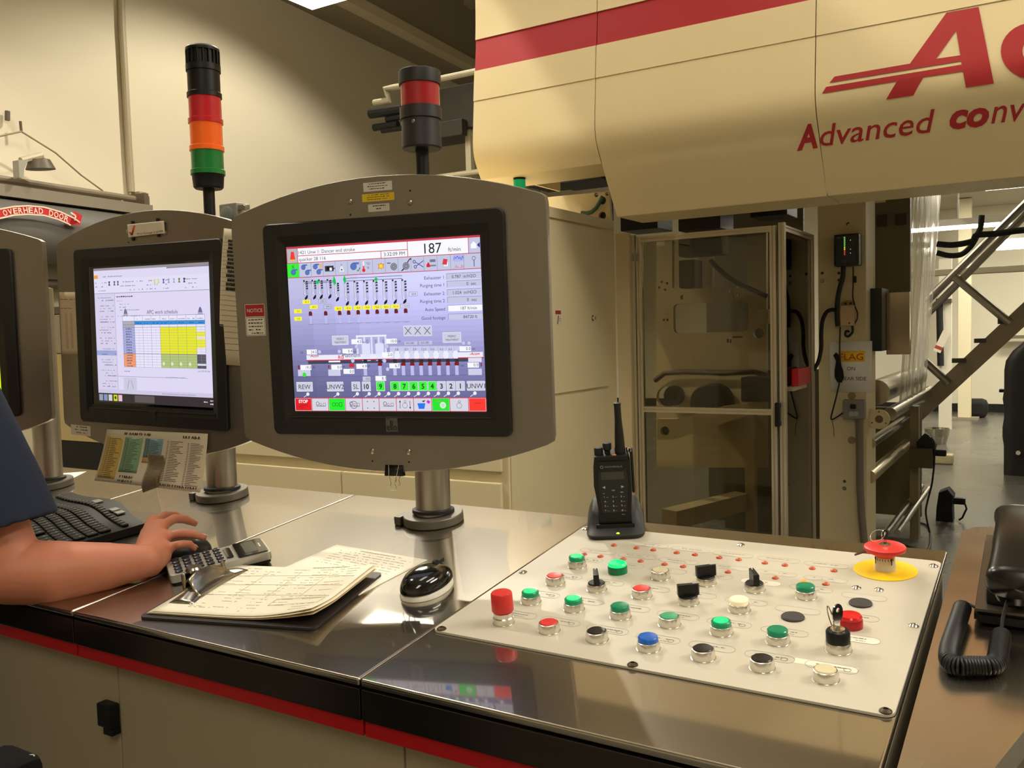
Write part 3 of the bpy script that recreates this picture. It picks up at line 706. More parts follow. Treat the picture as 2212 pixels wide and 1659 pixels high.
GN = (20, 200, 80)
for x, y, w_, h_ in ((437, 487, 16, 14), (558, 480, 11, 34), (632, 470, 11, 28), (860, 470, 14, 14)):
    X, Y = P(x, y); g.poly([(X-w_, Y), (X-w_*.4, Y+h_*.6), (X, Y+h_), (X+w_*.4, Y+h_*.6), (X+w_, Y), (X+w_*.4, Y-h_*.6), (X, Y-h_), (X-w_*.4, Y-h_*.6)], GN, 5)
YL = (250, 245, 60)
for x, y, t, c in ((357, 630, '82.4', YL), (472, 625, '120.1', LV), (410, 667, '80.5', YL), (512, 665, '109.3', LV), (588, 680, '86.0', YL), (658, 677, '80.6', YL), (727, 675, '78.8', YL), (793, 673, '78.8', YL), (862, 671, '78.8', YL), (930, 669, '80.6', YL), (998, 667, '81.4', YL), (1068, 663, '112.9', (214, 214, 240)), (296, 697, '0.0', YL), (298, 752, '0.0', YL), (1128, 578, '83.8', (214, 214, 240))):
    X, Y = P(x, y); g.rect(X-27, Y-12, X+27, Y+12, c, 5)
    if c != YL: g.frame(X-27, Y-12, X+27, Y+12, 1.5, (110, 110, 140), 6)
    g.text(X+4, Y-6, t, 12, TX if c != YL else (130, 120, 20), al='c', l=7)
for x, y in [(387, 716), (497, 714), (598, 712)]+[(663+i*68.5, 710-i*1.8) for i in range(7)]:
    X, Y = P(x, y); g.poly([(X-12, Y-13), (X+12, Y-13), (X+12, Y+6), (X+6, Y+14), (X-8, Y+14), (X-12, Y+6)], (110, 34, 44), 5); g.rect(X-8, Y-66, X+8, Y-14, (190, 190, 236), 2); g.line(X-14, Y-66, X+16, Y-66, 2, (120, 120, 160), 3)
a, b_ = P(375, 792), P(1110, 775); g.line(a[0], a[1], b_[0], b_[1], 1.5, (120, 120, 160), 2)
for i in range(3):
    a = B(1060+i*69, 808, 1122+i*69, 880, (206, 206, 226), fr=(236, 236, 246)); g.line(a[0]+8, a[1]+8, a[2]-8, a[3]-8, 4, (90, 90, 110), 4); g.line(a[0]+8, a[3]-8, a[2]-8, a[1]+8, 4, (90, 90, 110), 4)
for x0, y0, x1, y1 in ((545, 877, 660, 942), (1342, 858, 1472, 930)):
    a = B(x0, y0, x1, y1, (206, 206, 226), fr=(236, 236, 246)); m = (a[0]+a[2])/2; g.text(m, a[1]+30, 'MEIRO', 13, TX, al='c', l=4, w=50); g.text(m, a[1]+9, 'TREATMENT', 13, TX, al='c', l=4, w=84)
# press picture
PL = (222, 226, 250)
a = R(720, 876, 932, 1030, (176, 178, 224), 1)
for x in (720, 772, 824, 876, 925): R(x, 880, x+12, 1040, PL, 2)
R(715, 873, 935, 886, (240, 240, 252), 2)
for x in (760, 858): R(x, 930, x+60, 1060, PL, 3)
for x in (735, 790, 850, 905): R(x, 905, x+16, 935, (150, 152, 196), 4)
R(360, 1008, 1630, 1046, (236, 236, 250), 3); R(360, 1044, 1635, 1052, (190, 40, 60), 4); R(372, 1052, 1540, 1074, (64, 70, 90), 3)
R(520, 1056, 604, 1068, (246, 246, 252), 4); R(1524, 1040, 1620, 1072, (226, 226, 244), 4)
g.text(*P(384, 1030), '-Acom', 17, (220, 40, 60), l=6, shear=.3, bold=.02); g.text(*P(590, 1044), 'RG', 22, (220, 40, 60), l=6, bold=.02); g.text(*P(622, 1032), 'Platinum', 26, (50, 50, 90), l=7)
g.text(*P(1534, 1022), '-Acom', 17, (220, 40, 60), l=6, shear=.3, bold=.02)
for i in range(9): R(960+i*58, 955, 960+i*58+56, 990, (200, 202, 232), 3)
for i, t in enumerate(('0.8', '15.7', '7.9', '13.3', '0.0', '4.3', '6.5')): g.text(*P(1000+i*64, 986), t, 13, TX, l=6)
for i in range(14): R(962+i*35, 990, 962+i*35+32, 1046, (238, 238, 252) if i % 2 else (216, 218, 244), 5)
for i, x in enumerate([784, 890, 997]+[1058+i*64 for i in range(7)]):
    R(x-12, 1070, x+12, 1165, (188, 190, 236), 4); R(x-14, 1048, x+14, 1076, (44, 48, 60), 5)
    if i not in (0, 2): X, Y = P(x, 1086); g.poly([(X-15, Y-8), (X+15, Y-8), (X+15, Y+4), (X+6, Y+14), (X-6, Y+14), (X-15, Y+4)], (130, 26, 34), 6)
for x0, x1 in ((300, 390), (518, 606), (1524, 1622)): R(x0, 1120, x1, 1166, (206, 208, 232), 4)
g.circ(*P(346, 1156), 14, (60, 230, 60), 6)
for x, y in ((454, 992), (596, 990), (694, 1058), (720, 955), (940, 955), (922, 1060), (945, 1120), (1490, 935), (1530, 935)): g.circ(*P(x, y), 13, (200, 202, 236), 5); g.ring(*P(x, y), 13, 2, (140, 140, 180), 6)
R(668, 1078, 704, 1104, (210, 50, 50), 5); R(300, 1088, 310, 1116, (150, 30, 50), 5); R(518, 1088, 526, 1112, (150, 30, 50), 5); R(1614, 1078, 1622, 1104, (150, 30, 50), 6)
for x0, y0, x1, t in ((362, 975, 436, '24.5'), (620, 970, 694, '0.4'), (684, 902, 758, '4.5'), (935, 900, 1012, '10.0'), (905, 998, 980, '2.0'), (318, 1086, 396, '19.3'), (540, 1085, 616, '0.0'), (720, 1080, 796, '4.9'), (628, 1116, 706, '0.0'), (958, 1078, 1034, '6.7'), (858, 1168, 934, '8.1'), (1462, 958, 1545, '0.0'), (1520, 1076, 1600, '0.0')):
    a = R(x0, y0, x1, y0+36, W_, 7); g.text(a[2]-3, a[1]+7, t, 18, TX, al='r', l=8)
for x0, y0, t in ((1066, 920, '0.0 LBS'), (1172, 918, '0.0 LBS')): a = R(x0, y0, x0+92, y0+26, (196, 196, 226), 5); g.text(a[0]+10, a[1]+5, t, 13, TX, l=8)
a = R(766, 1172, 822, 1204, (200, 200, 220), 5); g.text(a[2]-6, a[1]+7, '-0.5', 14, TX, al='r', l=8)
for x, y in ((330, 998), (712, 992), (778, 925), (1030, 920), (415, 1104), (630, 1100), (812, 1096), (1484, 1098), (1564, 978)): g.text(*P(x-14, y+6), 'LBS', 11, TX, l=8)
g.line(0, P(300, 1172)[1], 1280, P(300, 1172)[1], 1.5, (90, 90, 140), 2)
# unit buttons
for x0, x1, t, c in ((291, 405, 'REW', 0), (510, 626, 'UNW2', 0), (687, 747, 'SL', 0), (763, 822, '10', 0), (865, 924, '9', 1), (967, 1029, '8', 1), (1035, 1096, '7', 1), (1102, 1163, '6', 1), (1168, 1229, '5', 1), (1235, 1295, '4', 1), (1302, 1362, '3', 0), (1370, 1430, '2', 0), (1437, 1498, '1', 0), (1516, 1644, 'UNW1', 0)):
    B(x0, 1210, x1, 1276, (64, 244, 64) if c else (208, 208, 226), t, (20, 90, 30) if c else (50, 50, 70), 30, bold=.03 if len(t) < 3 and t != 'SL' else 0, fr=(236, 236, 246))
for x in (372, 588, 728, 813, 884, 953, 1024, 1096, 1167, 1238, 1310, 1382, 1453, 1572): X, Y = P(x, 1296); g.circ(X, Y, 11, (238, 238, 250), 5); g.line(X-8, Y-7, X-30, Y-20, 4, (230, 230, 246), 5)
# bottom bar
g.rect(0, 2, 1280, 84, (216, 214, 228), 3); g.line(0, 84, 1280, 84, 5, RL, 5); g.line(0, 2, 1280, 2, 5, (120, 20, 30), 5)
bb_ = [P(x, 1370)[0] for x in (283, 402, 522, 642, 765, 885, 1008, 1132, 1262, 1392, 1526, 1655)]
bb_[0], bb_[-1] = 0, 1280
for i, (x0, x1) in enumerate(zip(bb_, bb_[1:])):
    c = {0: (230, 30, 40), 2: (40, 240, 50), 8: (40, 230, 50), 10: (250, 60, 50)}.get(i)
    if c: g.rect(x0+4, 7, x1-4, 80, c, 4)
    g.line(x1, 4, x1, 82, 4, RL, 5); m = (x0+x1)/2
    if i == 0: g.text(m, 54, 'STOP', 20, W_, al='c', bold=.03, l=6); [g.scrib(x0+28, x1-28, 38-9*k, 6, (170, 20, 30), 6) for k in range(3)]
    if i in (1, 5, 3): g.ring(m-18, 50, 12, 3, TX, 6); g.line(m-30, 34, m+36, 34, 3, TX, 6); g.ring(m+4, 44, 8, 2, TX, 6); g.frame(m+22, 34, m+38, 52, 2, TX, 6)
    if i == 3: g.ring(m, 42, 24, 3, TX, 6)
    if i == 2: g.ring(m-22, 44, 12, 3, (20, 130, 40), 6); g.ring(m, 44, 12, 3, (20, 130, 40), 6); g.frame(m+16, 32, m+34, 56, 3, (20, 130, 40), 6)
    if i == 4: [g.circ(m+a, 42+b_, 3.5, TX, 6) for a in (-22, 22) for b_ in (-20, 20)]
    if i in (6, 9): g.ring(m, 38, 17, 2.5, (120, 120, 140), 6); g.ring(m+2, 62, 8, 2.5, (120, 120, 140), 6)
    if i == 6:
        for sx, d in ((-32, 1), (34, -1)): g.line(m+sx, 20, m+sx, 66, 3, (30, 30, 40), 6); g.poly([(m+sx-6, 43+d*14), (m+sx+6, 43+d*14), (m+sx, 43+d*28)], (30, 30, 40), 7)
    if i == 7: g.poly([(m-34, 52), (m+18, 52), (m+10, 18), (m-26, 18)], (40, 120, 240), 6); g.poly([(m-4, 66), (m+22, 70), (m+6, 58)], (20, 20, 30), 7); g.poly([(m+26, 62), (m+34, 72), (m+46, 66), (m+52, 58), (m+40, 48), (m+30, 54)], (220, 40, 210), 7)
    if i == 8: g.circ(m+14, 40, 20, (220, 240, 220), 6); g.ring(m+14, 40, 8, 3, (120, 200, 130), 7); g.line(m-30, 62, m, 62, 3, (220, 120, 120), 6)
    if i == 10: g.line(m-16, 52, m+22, 52, 3, (180, 30, 30), 6)
g.build('screen_image', bpy.data.objects[s1.children[1].name] if False else [c for c in s1.children if c.name.startswith('bezel')][0])

# --- screen of the middle terminal
f2 = homog([(604, 578), (1360, 540), (1386, 1520), (640, 1465)], [(0, 1024), (1280, 1024), (1280, 0), (0, 0)])
def P(x, y): return f2(x, y)
g = Gfx(T(-.1705, -.146, .0031) @ Matrix.Scale(.3665/1280, 4), lit=True, step=.25)
BG = (222, 216, 244); GY = (150, 146, 172); G2_ = (188, 184, 208)
g.rect(0, 0, 1280, 1024, BG, 0)
g.rect(0, 0, 1280, 70, (56, 48, 52), 2); g.rect(0, 70, 1280, 100, (206, 200, 228), 1)
for x, c in ((30, (150, 160, 180)), (85, (130, 150, 190)), (140, (210, 205, 200)), (200, (200, 220, 40)), (255, (230, 190, 200))): g.rect(x-22, 12, x+22, 60, c, 3)
g.circ(200, 38, 12, (70, 70, 20), 4); g.scrib(1160, 1210, 34, 12, (220, 220, 220), 4); g.scrib(1225, 1275, 44, 12, (220, 220, 220), 4); g.scrib(1225, 1275, 20, 12, (220, 220, 220), 4)
g.rect(420, 10, 640, 62, (96, 86, 88), 3)
g.rect(0, 1006, 1280, 1024, (150, 144, 150), 2); g.rect(820, 996, 1280, 1006, (140, 130, 138), 2)
g.rect(4, 946, 50, 972, (240, 160, 60), 3); g.scrib(110, 330, 955, 10, GY, 2)
g.rect(0, 830, 1280, 834, GY, 2); g.rect(0, 834, 1280, 945, (226, 222, 246), 1)
for x0, x1 in ((15, 60), (70, 150), (300, 430), (440, 560), (600, 720), (780, 870), (1010, 1130)):
    for y in (850, 880, 910): g.scrib(x0, x1, y, 10, GY, 2, .6)
for x, c in ((180, (60, 60, 80)), (240, (90, 90, 110)), (280, (90, 90, 110)), (690, (220, 210, 120)), (730, (220, 210, 120)), (785, (90, 100, 150)), (840, (150, 160, 200)), (895, (170, 170, 210)), (950, (110, 130, 60)), (1002, (60, 60, 80))):
    g.poly([(x-12, 890), (x+12, 890), (x+4, 905), (x+12, 922), (x-12, 922), (x-4, 905)], c, 3)
g.rect(0, 100, 235, 828, (214, 208, 236), 1); g.line(235, 100, 235, 828, 3, GY, 2); g.rect(0, 360, 235, 398, (158, 168, 214), 2)
for k in range(34):
    y = 120+k*20.5
    if k % 4 != 3: g.scrib(40+(k % 3)*12, 190 if k % 2 else 225, y, 9, (150, 146, 176) if k % 4 else (110, 104, 130), 3, .6)
g.scrib(255, 440, 800, 12, (80, 76, 96), 3, .95); g.scrib(250, 350, 770, 8, GY, 3); g.scrib(290, 400, 745, 8, GY, 3); g.scrib(290, 410, 722, 9, (110, 106, 130), 3); g.scrib(290, 510, 700, 8, GY, 3); g.scrib(260, 530, 655, 8, GY, 3)
# schedule table
tx0, ty0 = P(792, 898); tx1, ty1 = P(1325, 1250)
X = lambda x: f2(x, 1100)[0]; Yv = lambda y: f2(1060, y)[1]
x0, x1 = X(797), X(1322); g.text((X(1050)), Yv(885), 'APC work schedule', 30, (84, 80, 104), al='c', l=3, w=None)
for x in (818, 1294): xx = X(x); yy = Yv(885); g.poly([(xx-26, yy-6), (xx+26, yy-6), (xx+12, yy+34), (xx, yy+46), (xx-12, yy+34)], (110, 112, 150), 3); g.rect(xx-28, yy-2, xx+28, yy+4, (200, 196, 226), 4)
ya, yb, yc, yd, ye, yf = Yv(895), Yv(932), Yv(957), Yv(975), Yv(1155), Yv(1247)
xs = [X(v) for v in (797, 872, 925, 978, 1035, 1092, 1146, 1202, 1265, 1322)]
g.rect(x0, ya, x1, yf, (232, 228, 250), 2)
g.rect(xs[1], yb, x1, yc, (52, 146, 220), 3); g.rect(x0, yb, xs[1], yd, (176, 172, 182), 3)
g.rect(x0, yd, xs[1], ye, (166, 172, 220), 3); g.rect(x0, ye, xs[1], yf, (246, 156, 110), 3)
g.rect(xs[4], yd, xs[8], ye, (232, 232, 40), 3); g.rect(xs[4], ye, xs[8], yf, (178, 196, 120), 3); g.rect(xs[8], ye, x1, yf, (88, 86, 96), 3)
g.rect(xs[8], yd-34, x1, yd-70, (236, 234, 60), 3); g.rect(xs[8], yd-86, x1, yd-150, (236, 234, 60), 3); g.rect(xs[8], Yv(1216), x1, Yv(1228), (214, 224, 240), 4)
for i, x in enumerate(xs):
    g.line(x, ya, x, yf, 2.5, (120, 118, 140), 5)
    if 0 < i < 9:
        m = x+(xs[i+1]-x)/2; g.line(m, yd, m, yf, 1.2, (170, 166, 190), 5)
for k in range(16): y = yd+(yf-yd)*k/15; g.line(xs[0], y, x1, y, 1.4, (130, 128, 150), 5)
for y in (ya, yb, yc, yd, ye): g.line(x0, y, x1, y, 2.5, (110, 108, 130), 6)
for k in range(15): y = yd+(yf-yd)*(k+.5)/15; g.scrib(xs[0]+34, xs[1]-34, y-5, 11, (90, 90, 120), 6, .95)
for i in range(1, 9): g.scrib(xs[i]+12, xs[i+1]-12, yc+8, 9, (30, 90, 170), 6); g.scrib(xs[i]+12, xs[i+1]-10, ya-30, 9, (150, 146, 170), 6)
for x in (1050, 1104, 1160, 1218): g.circ(X(x), Yv(1220), 13, (226, 232, 200), 6)
g.scrib(x0, x0+90, yf-36, 10, GY, 3, .8)
a, b_ = P(800, 1400), P(880, 1310); g.rect(a[0], a[1], b_[0], b_[1], (204, 202, 222), 2)
for sx in (-1, 1): cx_ = (a[0]+b_[0])/2; g.line(cx_+sx*12, b_[1]-20, cx_+sx*34, a[1]+22, 5, (150, 152, 176), 3)
g.line(240, P(800, 1300)[1], 1000, P(800, 1300)[1], 3, GY, 2); g.scrib(X(1060), X(1180), P(1100, 1316)[1], 9, GY, 3, .9); g.scrib(X(1268), X(1345), P(1300, 1280)[1], 18, G2_, 3, .9)
g.scrib(700, 1080, 80, 8, GY, 3, .9); g.rect(1262, 100, 1280, 830, (206, 202, 226), 2)
g.build('screen_image', [c for c in s2.children if c.name.startswith('bezel')][0])
# --- leftmost terminal: yellow page, black dots
g = Gfx(T(-.187, -.150, .0031) @ Matrix.Scale(.374/1280, 4), lit=True, step=.25)
g.rect(0, 0, 1280, 1024, (40, 44, 40), 0); g.rect(0, 60, 1280, 560, (222, 246, 20), 1); g.rect(0, 0, 1280, 60, (96, 96, 96), 1)
for k in range(5): g.circ(1180-190*k, 170, 42, (60, 66, 20), 2); g.circ(1180-190*k, 360, 36, (60, 66, 20), 2)
g.build('screen_image', [c for c in s3.children if c.name.startswith('bezel')][0])

# stickers on the shell of the nearest terminal
def sticker(st, x, y, w, h, c, fn=None, name='sticker', rz=0, lab=None, z=.0003):
    g = Gfx(T(x, y, z) @ RZ(rz)); g.poly(rrect(w, h, min(w, h)*.06), c, 0)
    if fn: fn(g, w, h)
    o = g.build(name, st)
    if lab: o['label'] = lab
    return o
INK = (60, 56, 52)
def small(rows, c=INK, hh=None):
    def f(g, w, h):
        for i in range(rows):
            q = h/(rows+.6); g.scrib(-w*.36+random.random()*w*.1, w*.34, h/2-q*(i+1.1)+q*.3, q*.5, c, 1, .85)
    return f
sticker(s1, .0005, .2440, .0555, .0155, (214, 208, 192), small(3), lab='white sticker')
sticker(s1, .0005, .2255, .062, .0135, (222, 188, 40), small(3, (110, 90, 20)), lab='yellow sticker')
sticker(s1, .0008, .2075, .041, .0130, (206, 200, 184), small(2), lab='white sticker')
def notice(g, w, h):
    g.poly(rrect(w-.003, h-.003, .002), (226, 220, 204), 1)
    g.rect(-w/2+.0025, h/2-.0245, w/2-.0025, h/2-.0025, (170, 38, 42), 2); g.text(0, h/2-.0165, 'NOTICE', .0068, (236, 226, 210), al='c', l=3, w=None)
    for i in range(5): g.scrib(-w*.33, w*.33, h/2-.0315-i*.0062, .0032, INK, 3, .95)
    g.frame(-w/2+.003, -h/2+.003, w/2-.003, h/2-.0265, .0008, (60, 50, 46), 2)
sticker(s1, -.263, .020, .046, .062, (120, 112, 102), notice, lab='red and white NOTICE sticker')
sticker(s2, -.243, -.214, .070, .023, (222, 214, 196), small(3), rz=-1, lab='paper label strip')

# ------------------------------------------------------------------ signal lights
def pole(b, base, z1, r=.0125): b.lathe([(r, base), (r, z1)], 20)
t = thing('signal_tower', 'tall black signal tower with red, orange and green lenses above the middle screen', 'signal light', T(POST[1][0], POST[1][1], 0))
zz = lambda x, y: atY(x, y, POST[1][1]).z
zs = [zz(455, 408), zz(452, 378), zz(449, 327), zz(446, 268), zz(443, 212), zz(440, 156), zz(437, 103)]
b = MB(); b.lathe([(.0130, 1.606), (.0130, zs[0]+.002)], 20); b.build('pole', BLK, t)
R0 = .0375
MB().lathe([(.030, zs[0]), (.0335, zs[0]+.004), (.0355, zs[1]-.004), (R0, zs[1])], 36).build('base', BLK, t)
def lens(z0, z1, c, nm, em):
    m = mat(nm, c, .22, emit=c, estr=em, coat=.2)
    o = MB().lathe([(R0+.0012, z0), (R0+.0012, z0+.010), (R0-.0015, z0+.012), (R0-.0015, z1)], 40).build('lens', m, t); return o
lens(zs[1], zs[2], (20, 112, 46), 'lens_tower_green', .12)['label'] = 'green lens'; lens(zs[2], zs[3], (226, 92, 22), 'lens_tower_orange', .22)['label'] = 'orange lens'; lens(zs[3], zs[4], (176, 26, 36), 'lens_tower_red', .2)['label'] = 'red lens'
MB().lathe([(R0+.0012, zs[4]), (R0+.0012, zs[4]+.010), (R0-.0015, zs[4]+.012), (R0-.0015, zs[5])], 40).build('blank_module', BLK, t)
b = MB(); b.lathe([(R0+.001, zs[5]), (R0+.001, zs[5]+.014), (R0-.004, zs[5]+.015), (R0-.004, zs[6]-.010), (R0, zs[6]-.010), (R0, zs[6]-.004), (R0-.004, zs[6]), (0, zs[6]+.002)], 40)
for k in range(18): a = 2*math.pi*k/18; b.box(((R0-.002)*math.cos(a), (R0-.002)*math.sin(a), (zs[5]+zs[6])/2+.002), (.005, .003, zs[6]-zs[5]-.024), M=None)
b.build('buzzer', BLK, t)
t = thing('warning_beacon', 'black warning beacon with a red lens above the nearest screen', 'signal light', T(POST[0][0], POST[0][1], 0))
zz = lambda x, y: atY(x, y, POST[0][1]).z
zb0, zb1, zb2, zb3, zb4 = zz(900, 325), zz(898, 262), zz(897, 236), zz(895, 185), zz(893, 158)
MB().lathe([(.0130, 1.606), (.0130, zb0+.002)], 20).build('pole', BLK, t)
b = MB(); b.lathe([(.036, zb0), (.0385, zb0+.003), (.0375, zb1)], 40); b.lathe([(.0407, zb1), (.0407, zb2)], 40)
bs = b.build('base', mat('beacon_grey', (44, 42, 42), .45), t)
MB().lathe([(.0375, zb2), (.0375, zb3)], 40).build('lens', mat('lens_beacon', (160, 32, 36), .25, coat=.3, emit=(160, 32, 36), estr=.08), t)
MB().lathe([(.0405, zb3-.002), (.0410, zb3+.003), (.0405, zb4-.001), (.0395, zb4), (0, zb4+.001)], 40).build('cap', mat('beacon_grey', (44, 42, 42), .45), t)
MB().lathe([(.004, 0), (.003, .001), (0, .001)], 12, M=Matrix.Translation((.010, -.0385, zb1-.010)) @ RXd(90)).build('screw', STEEL, t)

# ------------------------------------------------------------------ notes and clips on the terminals
def at2(M, x, y, off=0):           # point on the face plane of a terminal
    n = M.to_3x3().col[2]; return onpl(x, y, M.translation+n*off, n)
def paper_on(M, cs, name, label, fn=None, off=.0012, c=(226, 216, 190), cat='note', curl=None, group=None):
    """thin sheet with its corners at four picture points of the face plane"""
    Mi = M.inverted(); q = [Mi @ at2(M, *p, off) for p in cs]; q = [(p.x, p.y) for p in q]
    w = ((Vector(q[1])-Vector(q[0])).length+(Vector(q[2])-Vector(q[3])).length)/2; h = ((Vector(q[3])-Vector(q[0])).length+(Vector(q[2])-Vector(q[1])).length)/2
    H = homog([(0, 1), (1, 1), (1, 0), (0, 0)], q)
    g = Gfx(M @ T(0, 0, off), fn=H); g.curl = curl
    nx, ny = 10, 12
    def f(u, v): x, y = H(u, v); return (x, y, curl(u, v) if curl else 0)
    i0 = g.ci(c); g.mb.grid(f, nx, ny, i0)
    if fn: fn(g)
    o = g.build(name, None); tag(o, label, cat, group)
    sm = o.modifiers.new('t', 'SOLIDIFY'); sm.thickness = .0003; sm.offset = -1
    return o
def listrows(g, x0, x1, y1, y0, n, c=INK, h=.5, dens=.7, two=True):
    q = (y1-y0)/n
    for i in range(n):
        y = y1-q*(i+1)+q*.2; hh = q*h*.6
        if two: g.rect(x0, y, x0+(x1-x0)*.10, y+hh, c, 2); g.rect(x0+(x1-x0)*.18, y, x0+(x1-x0)*random.uniform(.45, 1), y+hh, c, 2)
        else: g.rect(x0, y, x0+(x1-x0)*random.uniform(.5, 1), y+hh, c, 2)
def n1(g):
    for x0, x1, c, yb in ((.03, .30, (212, 182, 96), .03), (.345, .64, (136, 178, 138), .04), (.675, .98, (126, 156, 160), .42)):
        g.rect(x0, yb, x1, .84, c, 1); listrows(g, x0+.08, x1-.04, .82, yb+.02, 21 if yb < .1 else 12)
    g.rect(.675, .33, .98, .42, (220, 170, 110), 1)
def marker(g, x0, x1, y, h, c=(30, 26, 24)):
    x = x0
    while x < x1:
        w = h*random.uniform(.35, .6); kind = random.randint(0, 3); t = h*.13
        if kind == 0: g.line(x, y, x+w*.4, y+h, t, c, 4); g.line(x+w*.4, y+h, x+w*.8, y, t, c, 4)
        elif kind == 1: g.line(x, y, x, y+h, t, c, 4); g.line(x, y+h*.5, x+w*.7, y+h*.6, t, c, 4)
        elif kind == 2: g.line(x, y+h*.8, x+w*.7, y+h*.8, t, c, 4); g.line(x+w*.35, y, x+w*.3, y+h, t, c, 4)
        else: g.line(x, y, x, y+h, t, c, 4); g.line(x, y, x+w*.7, y+h*.2, t, c, 4); g.line(x+w*.7, y+h*.2, x, y+h, t, c, 4)
        x += w*1.15
def sheetA(g):
    for x0, x1, c, yb in ((.02, .20, (214, 184, 100), .06), (.215, .40, (140, 182, 142), .20), (.425, .60, (126, 158, 164), .50)):
        g.rect(x0, yb, x1, .86, c, 1); listrows(g, x0+.03, x1-.02, .84, yb+.02, 22 if yb < .25 else 12)
    g.rect(.425, .40, .60, .50, (220, 172, 112), 1)
    listrows(g, .64, .80, .84, .12, 25); listrows(g, .83, .98, .82, .08, 26)
    marker(g, .20, .48, .905, .05); marker(g, .78, .94, .89, .05); marker(g, .24, .38, .10, .045); marker(g, .24, .38, .03, .04); marker(g, .64, .97, .035, .04)
cs = [(231, 927), (449, 937), (442, 1062), (214, 1036)]
paper_on(M2, cs, 'colour_list', 'sheet with yellow, green and blue columns taped under the middle screen', sheetA, off=.004, curl=lambda u, v: .012*(1-v)**2)
def strip(g):
    for k in range(30): g.scrib(.08, .92, .97-.031*k, .016, (90, 80, 64), 2, .8)
paper_on(M2, [(316, 980), (351, 984), (343, 1052), (309, 1064)], 'foil_strip', 'grey narrow strip of small print hanging over the colour list', strip, off=.018, c=(140, 126, 100), curl=lambda u, v: .006*math.sin(v*6))
def tall(g):
    for k in range(24):
        y = .86-.034*k
        g.rect(.02, y, .98, y+.004, (150, 138, 116), 1)
        if k < 13: marker(g, .30+random.random()*.1, .95, y+.006, .026)
paper_on(M2, [(484, 493), (516, 497), (519, 790), (473, 787)], 'tally_sheet', 'long lined sheet with handwriting between the two screens', tall, off=.006, c=(214, 202, 174), curl=lambda u, v: .004*math.sin(3*v))
def tick(g):
    g.line(.05, .42, .10, .15, .045, (190, 40, 40), 2); g.line(.10, .15, .19, .88, .045, (190, 40, 40), 2); g.text(.24, .12, 'Print Footage in #5400', .17, (120, 110, 98), w=.72, l=3)
o = paper_on(M2, [(274.5, 485), (354, 477), (356, 504), (277.5, 513)], 'reminder_sign', 'small white sign with a red tick above the middle screen', tick, off=.004, c=(224, 214, 190), cat='sign')
MGL = ['black magnet at the upper left corner of the sign with the red tick', 'black magnet at the upper right corner of the sign with the red tick', 'black magnet at the lower left corner of the sign with the red tick', 'black magnet at the lower right corner of the sign with the red tick']
for k, (x, y) in enumerate(((287, 481), (341, 475), (288, 516), (343, 508))):
    m = MB(M2 @ T(0, 0, 0)); p = M2.inverted() @ at2(M2, x, y, .001); m.lathe([(.004, 0), (.004, .003), (.002, .004), (0, .004)], 12, M=T(p.x, p.y, 0)); tag(m.build('round_magnet', BLK_M), MGL[k], 'magnet', 'magnets on the small sign')
def timet(g):
    g.scrib(.08, .85, .88, .02, (150, 110, 90), 2); g.scrib(.08, .7, .74, .02, (150, 110, 90), 2)
    for k in range(26):
        g.rect(.3, .66-.022*k, .42, .666-.022*k, (160, 120, 110), 2); g.rect(.58, .66-.022*k, .70, .666-.022*k, (160, 120, 110), 2)
paper_on(M2, [(127, 631), (166, 631), (171, 767), (133, 767)], 'price_list', 'narrow printed sheet taped at the left edge of the middle screen', timet, off=.003, c=(208, 190, 158))
# lever switch on a bracket behind the middle terminal
pc = atY(492, 465, 1.30)
t = thing('pull_station', 'grey switch box with a round disc standing above the middle screen', 'switch', Matrix.Translation((pc.x, 1.30, pc.z)))
w = atY(515, 465, 1.30).x-atY(471, 465, 1.30).x; h = atY(492, 440, 1.30).z-atY(492, 492, 1.30).z
MB().box((0, .012, 0), (w*.86, .024, h), .003).build('plate', mat('switch_grey', (156, 156, 146), .5), t)
MB().lathe([(h*.36, 0), (h*.36, .004), (h*.30, .006), (0, .006)], 32, M=RXd(90)).build('disc', mat('switch_disc', (132, 138, 132), .45), t)
b = MB(); b.box((w*.62, .010, h*.28), (w*.40, .012, h*.22), .002); b.tube([(w*.74, .004, h*.32), (w*.80, .004, h*.30), (w*.82, .004, h*.10)], .0025, 6); b.build('hook', STEEL, t)
b = MB(); b.bx(-w*.2, w*.2, .024, .030, -h*1.0, h*.3); b.build('bracket', STEEL, t)
# binder clip under the nearest terminal
pb = M1.inverted() @ at2(M1, 851, 990, .0)
t = thing('binder_clip', 'black binder clip hanging on the lower edge of the nearest screen', 'binder clip', M1 @ T(pb.x, -.258, -.001))
b = MB(); b.add([(-.0175, .012, .0015), (.0175, .012, .0015), (.0175, -.007, .0065), (-.0175, -.007, .0065), (-.0175, -.0085, -.0065), (.0175, -.0085, -.0065), (.0175, .012, -.0015), (-.0175, .012, -.0015)], [(0, 1, 2, 3), (3, 2, 5, 4), (4, 5, 6, 7)])
bo = b.build('clip_body', BLK, t, ang=20); sm = bo.modifiers.new('t', 'SOLIDIFY'); sm.thickness = .0010
for z, yy in ((.0075, 0),):
    b = MB(); b.tube([(-.010, .0125, .003), (-.0075, -.006, .009), (-.0035, -.020, .010), (-.0065, -.026, .0095), (-.0045, -.0315, .009), (.0045, -.0315, .009), (.0065, -.026, .0095), (.0035, -.020, .010), (.0075, -.006, .009), (.010, .0125, .003)], .0008, 6)
    b.tube([(-.010, .0125, -.003), (-.0065, -.006, -.009), (-.0025, -.018, -.010), (-.005, -.027, -.0095), (.005, -.027, -.0095), (.0025, -.018, -.010), (.0065, -.006, -.009), (.010, .0125, -.003)], .0008, 6)
    b.build('wire_handle', CHROME, t)
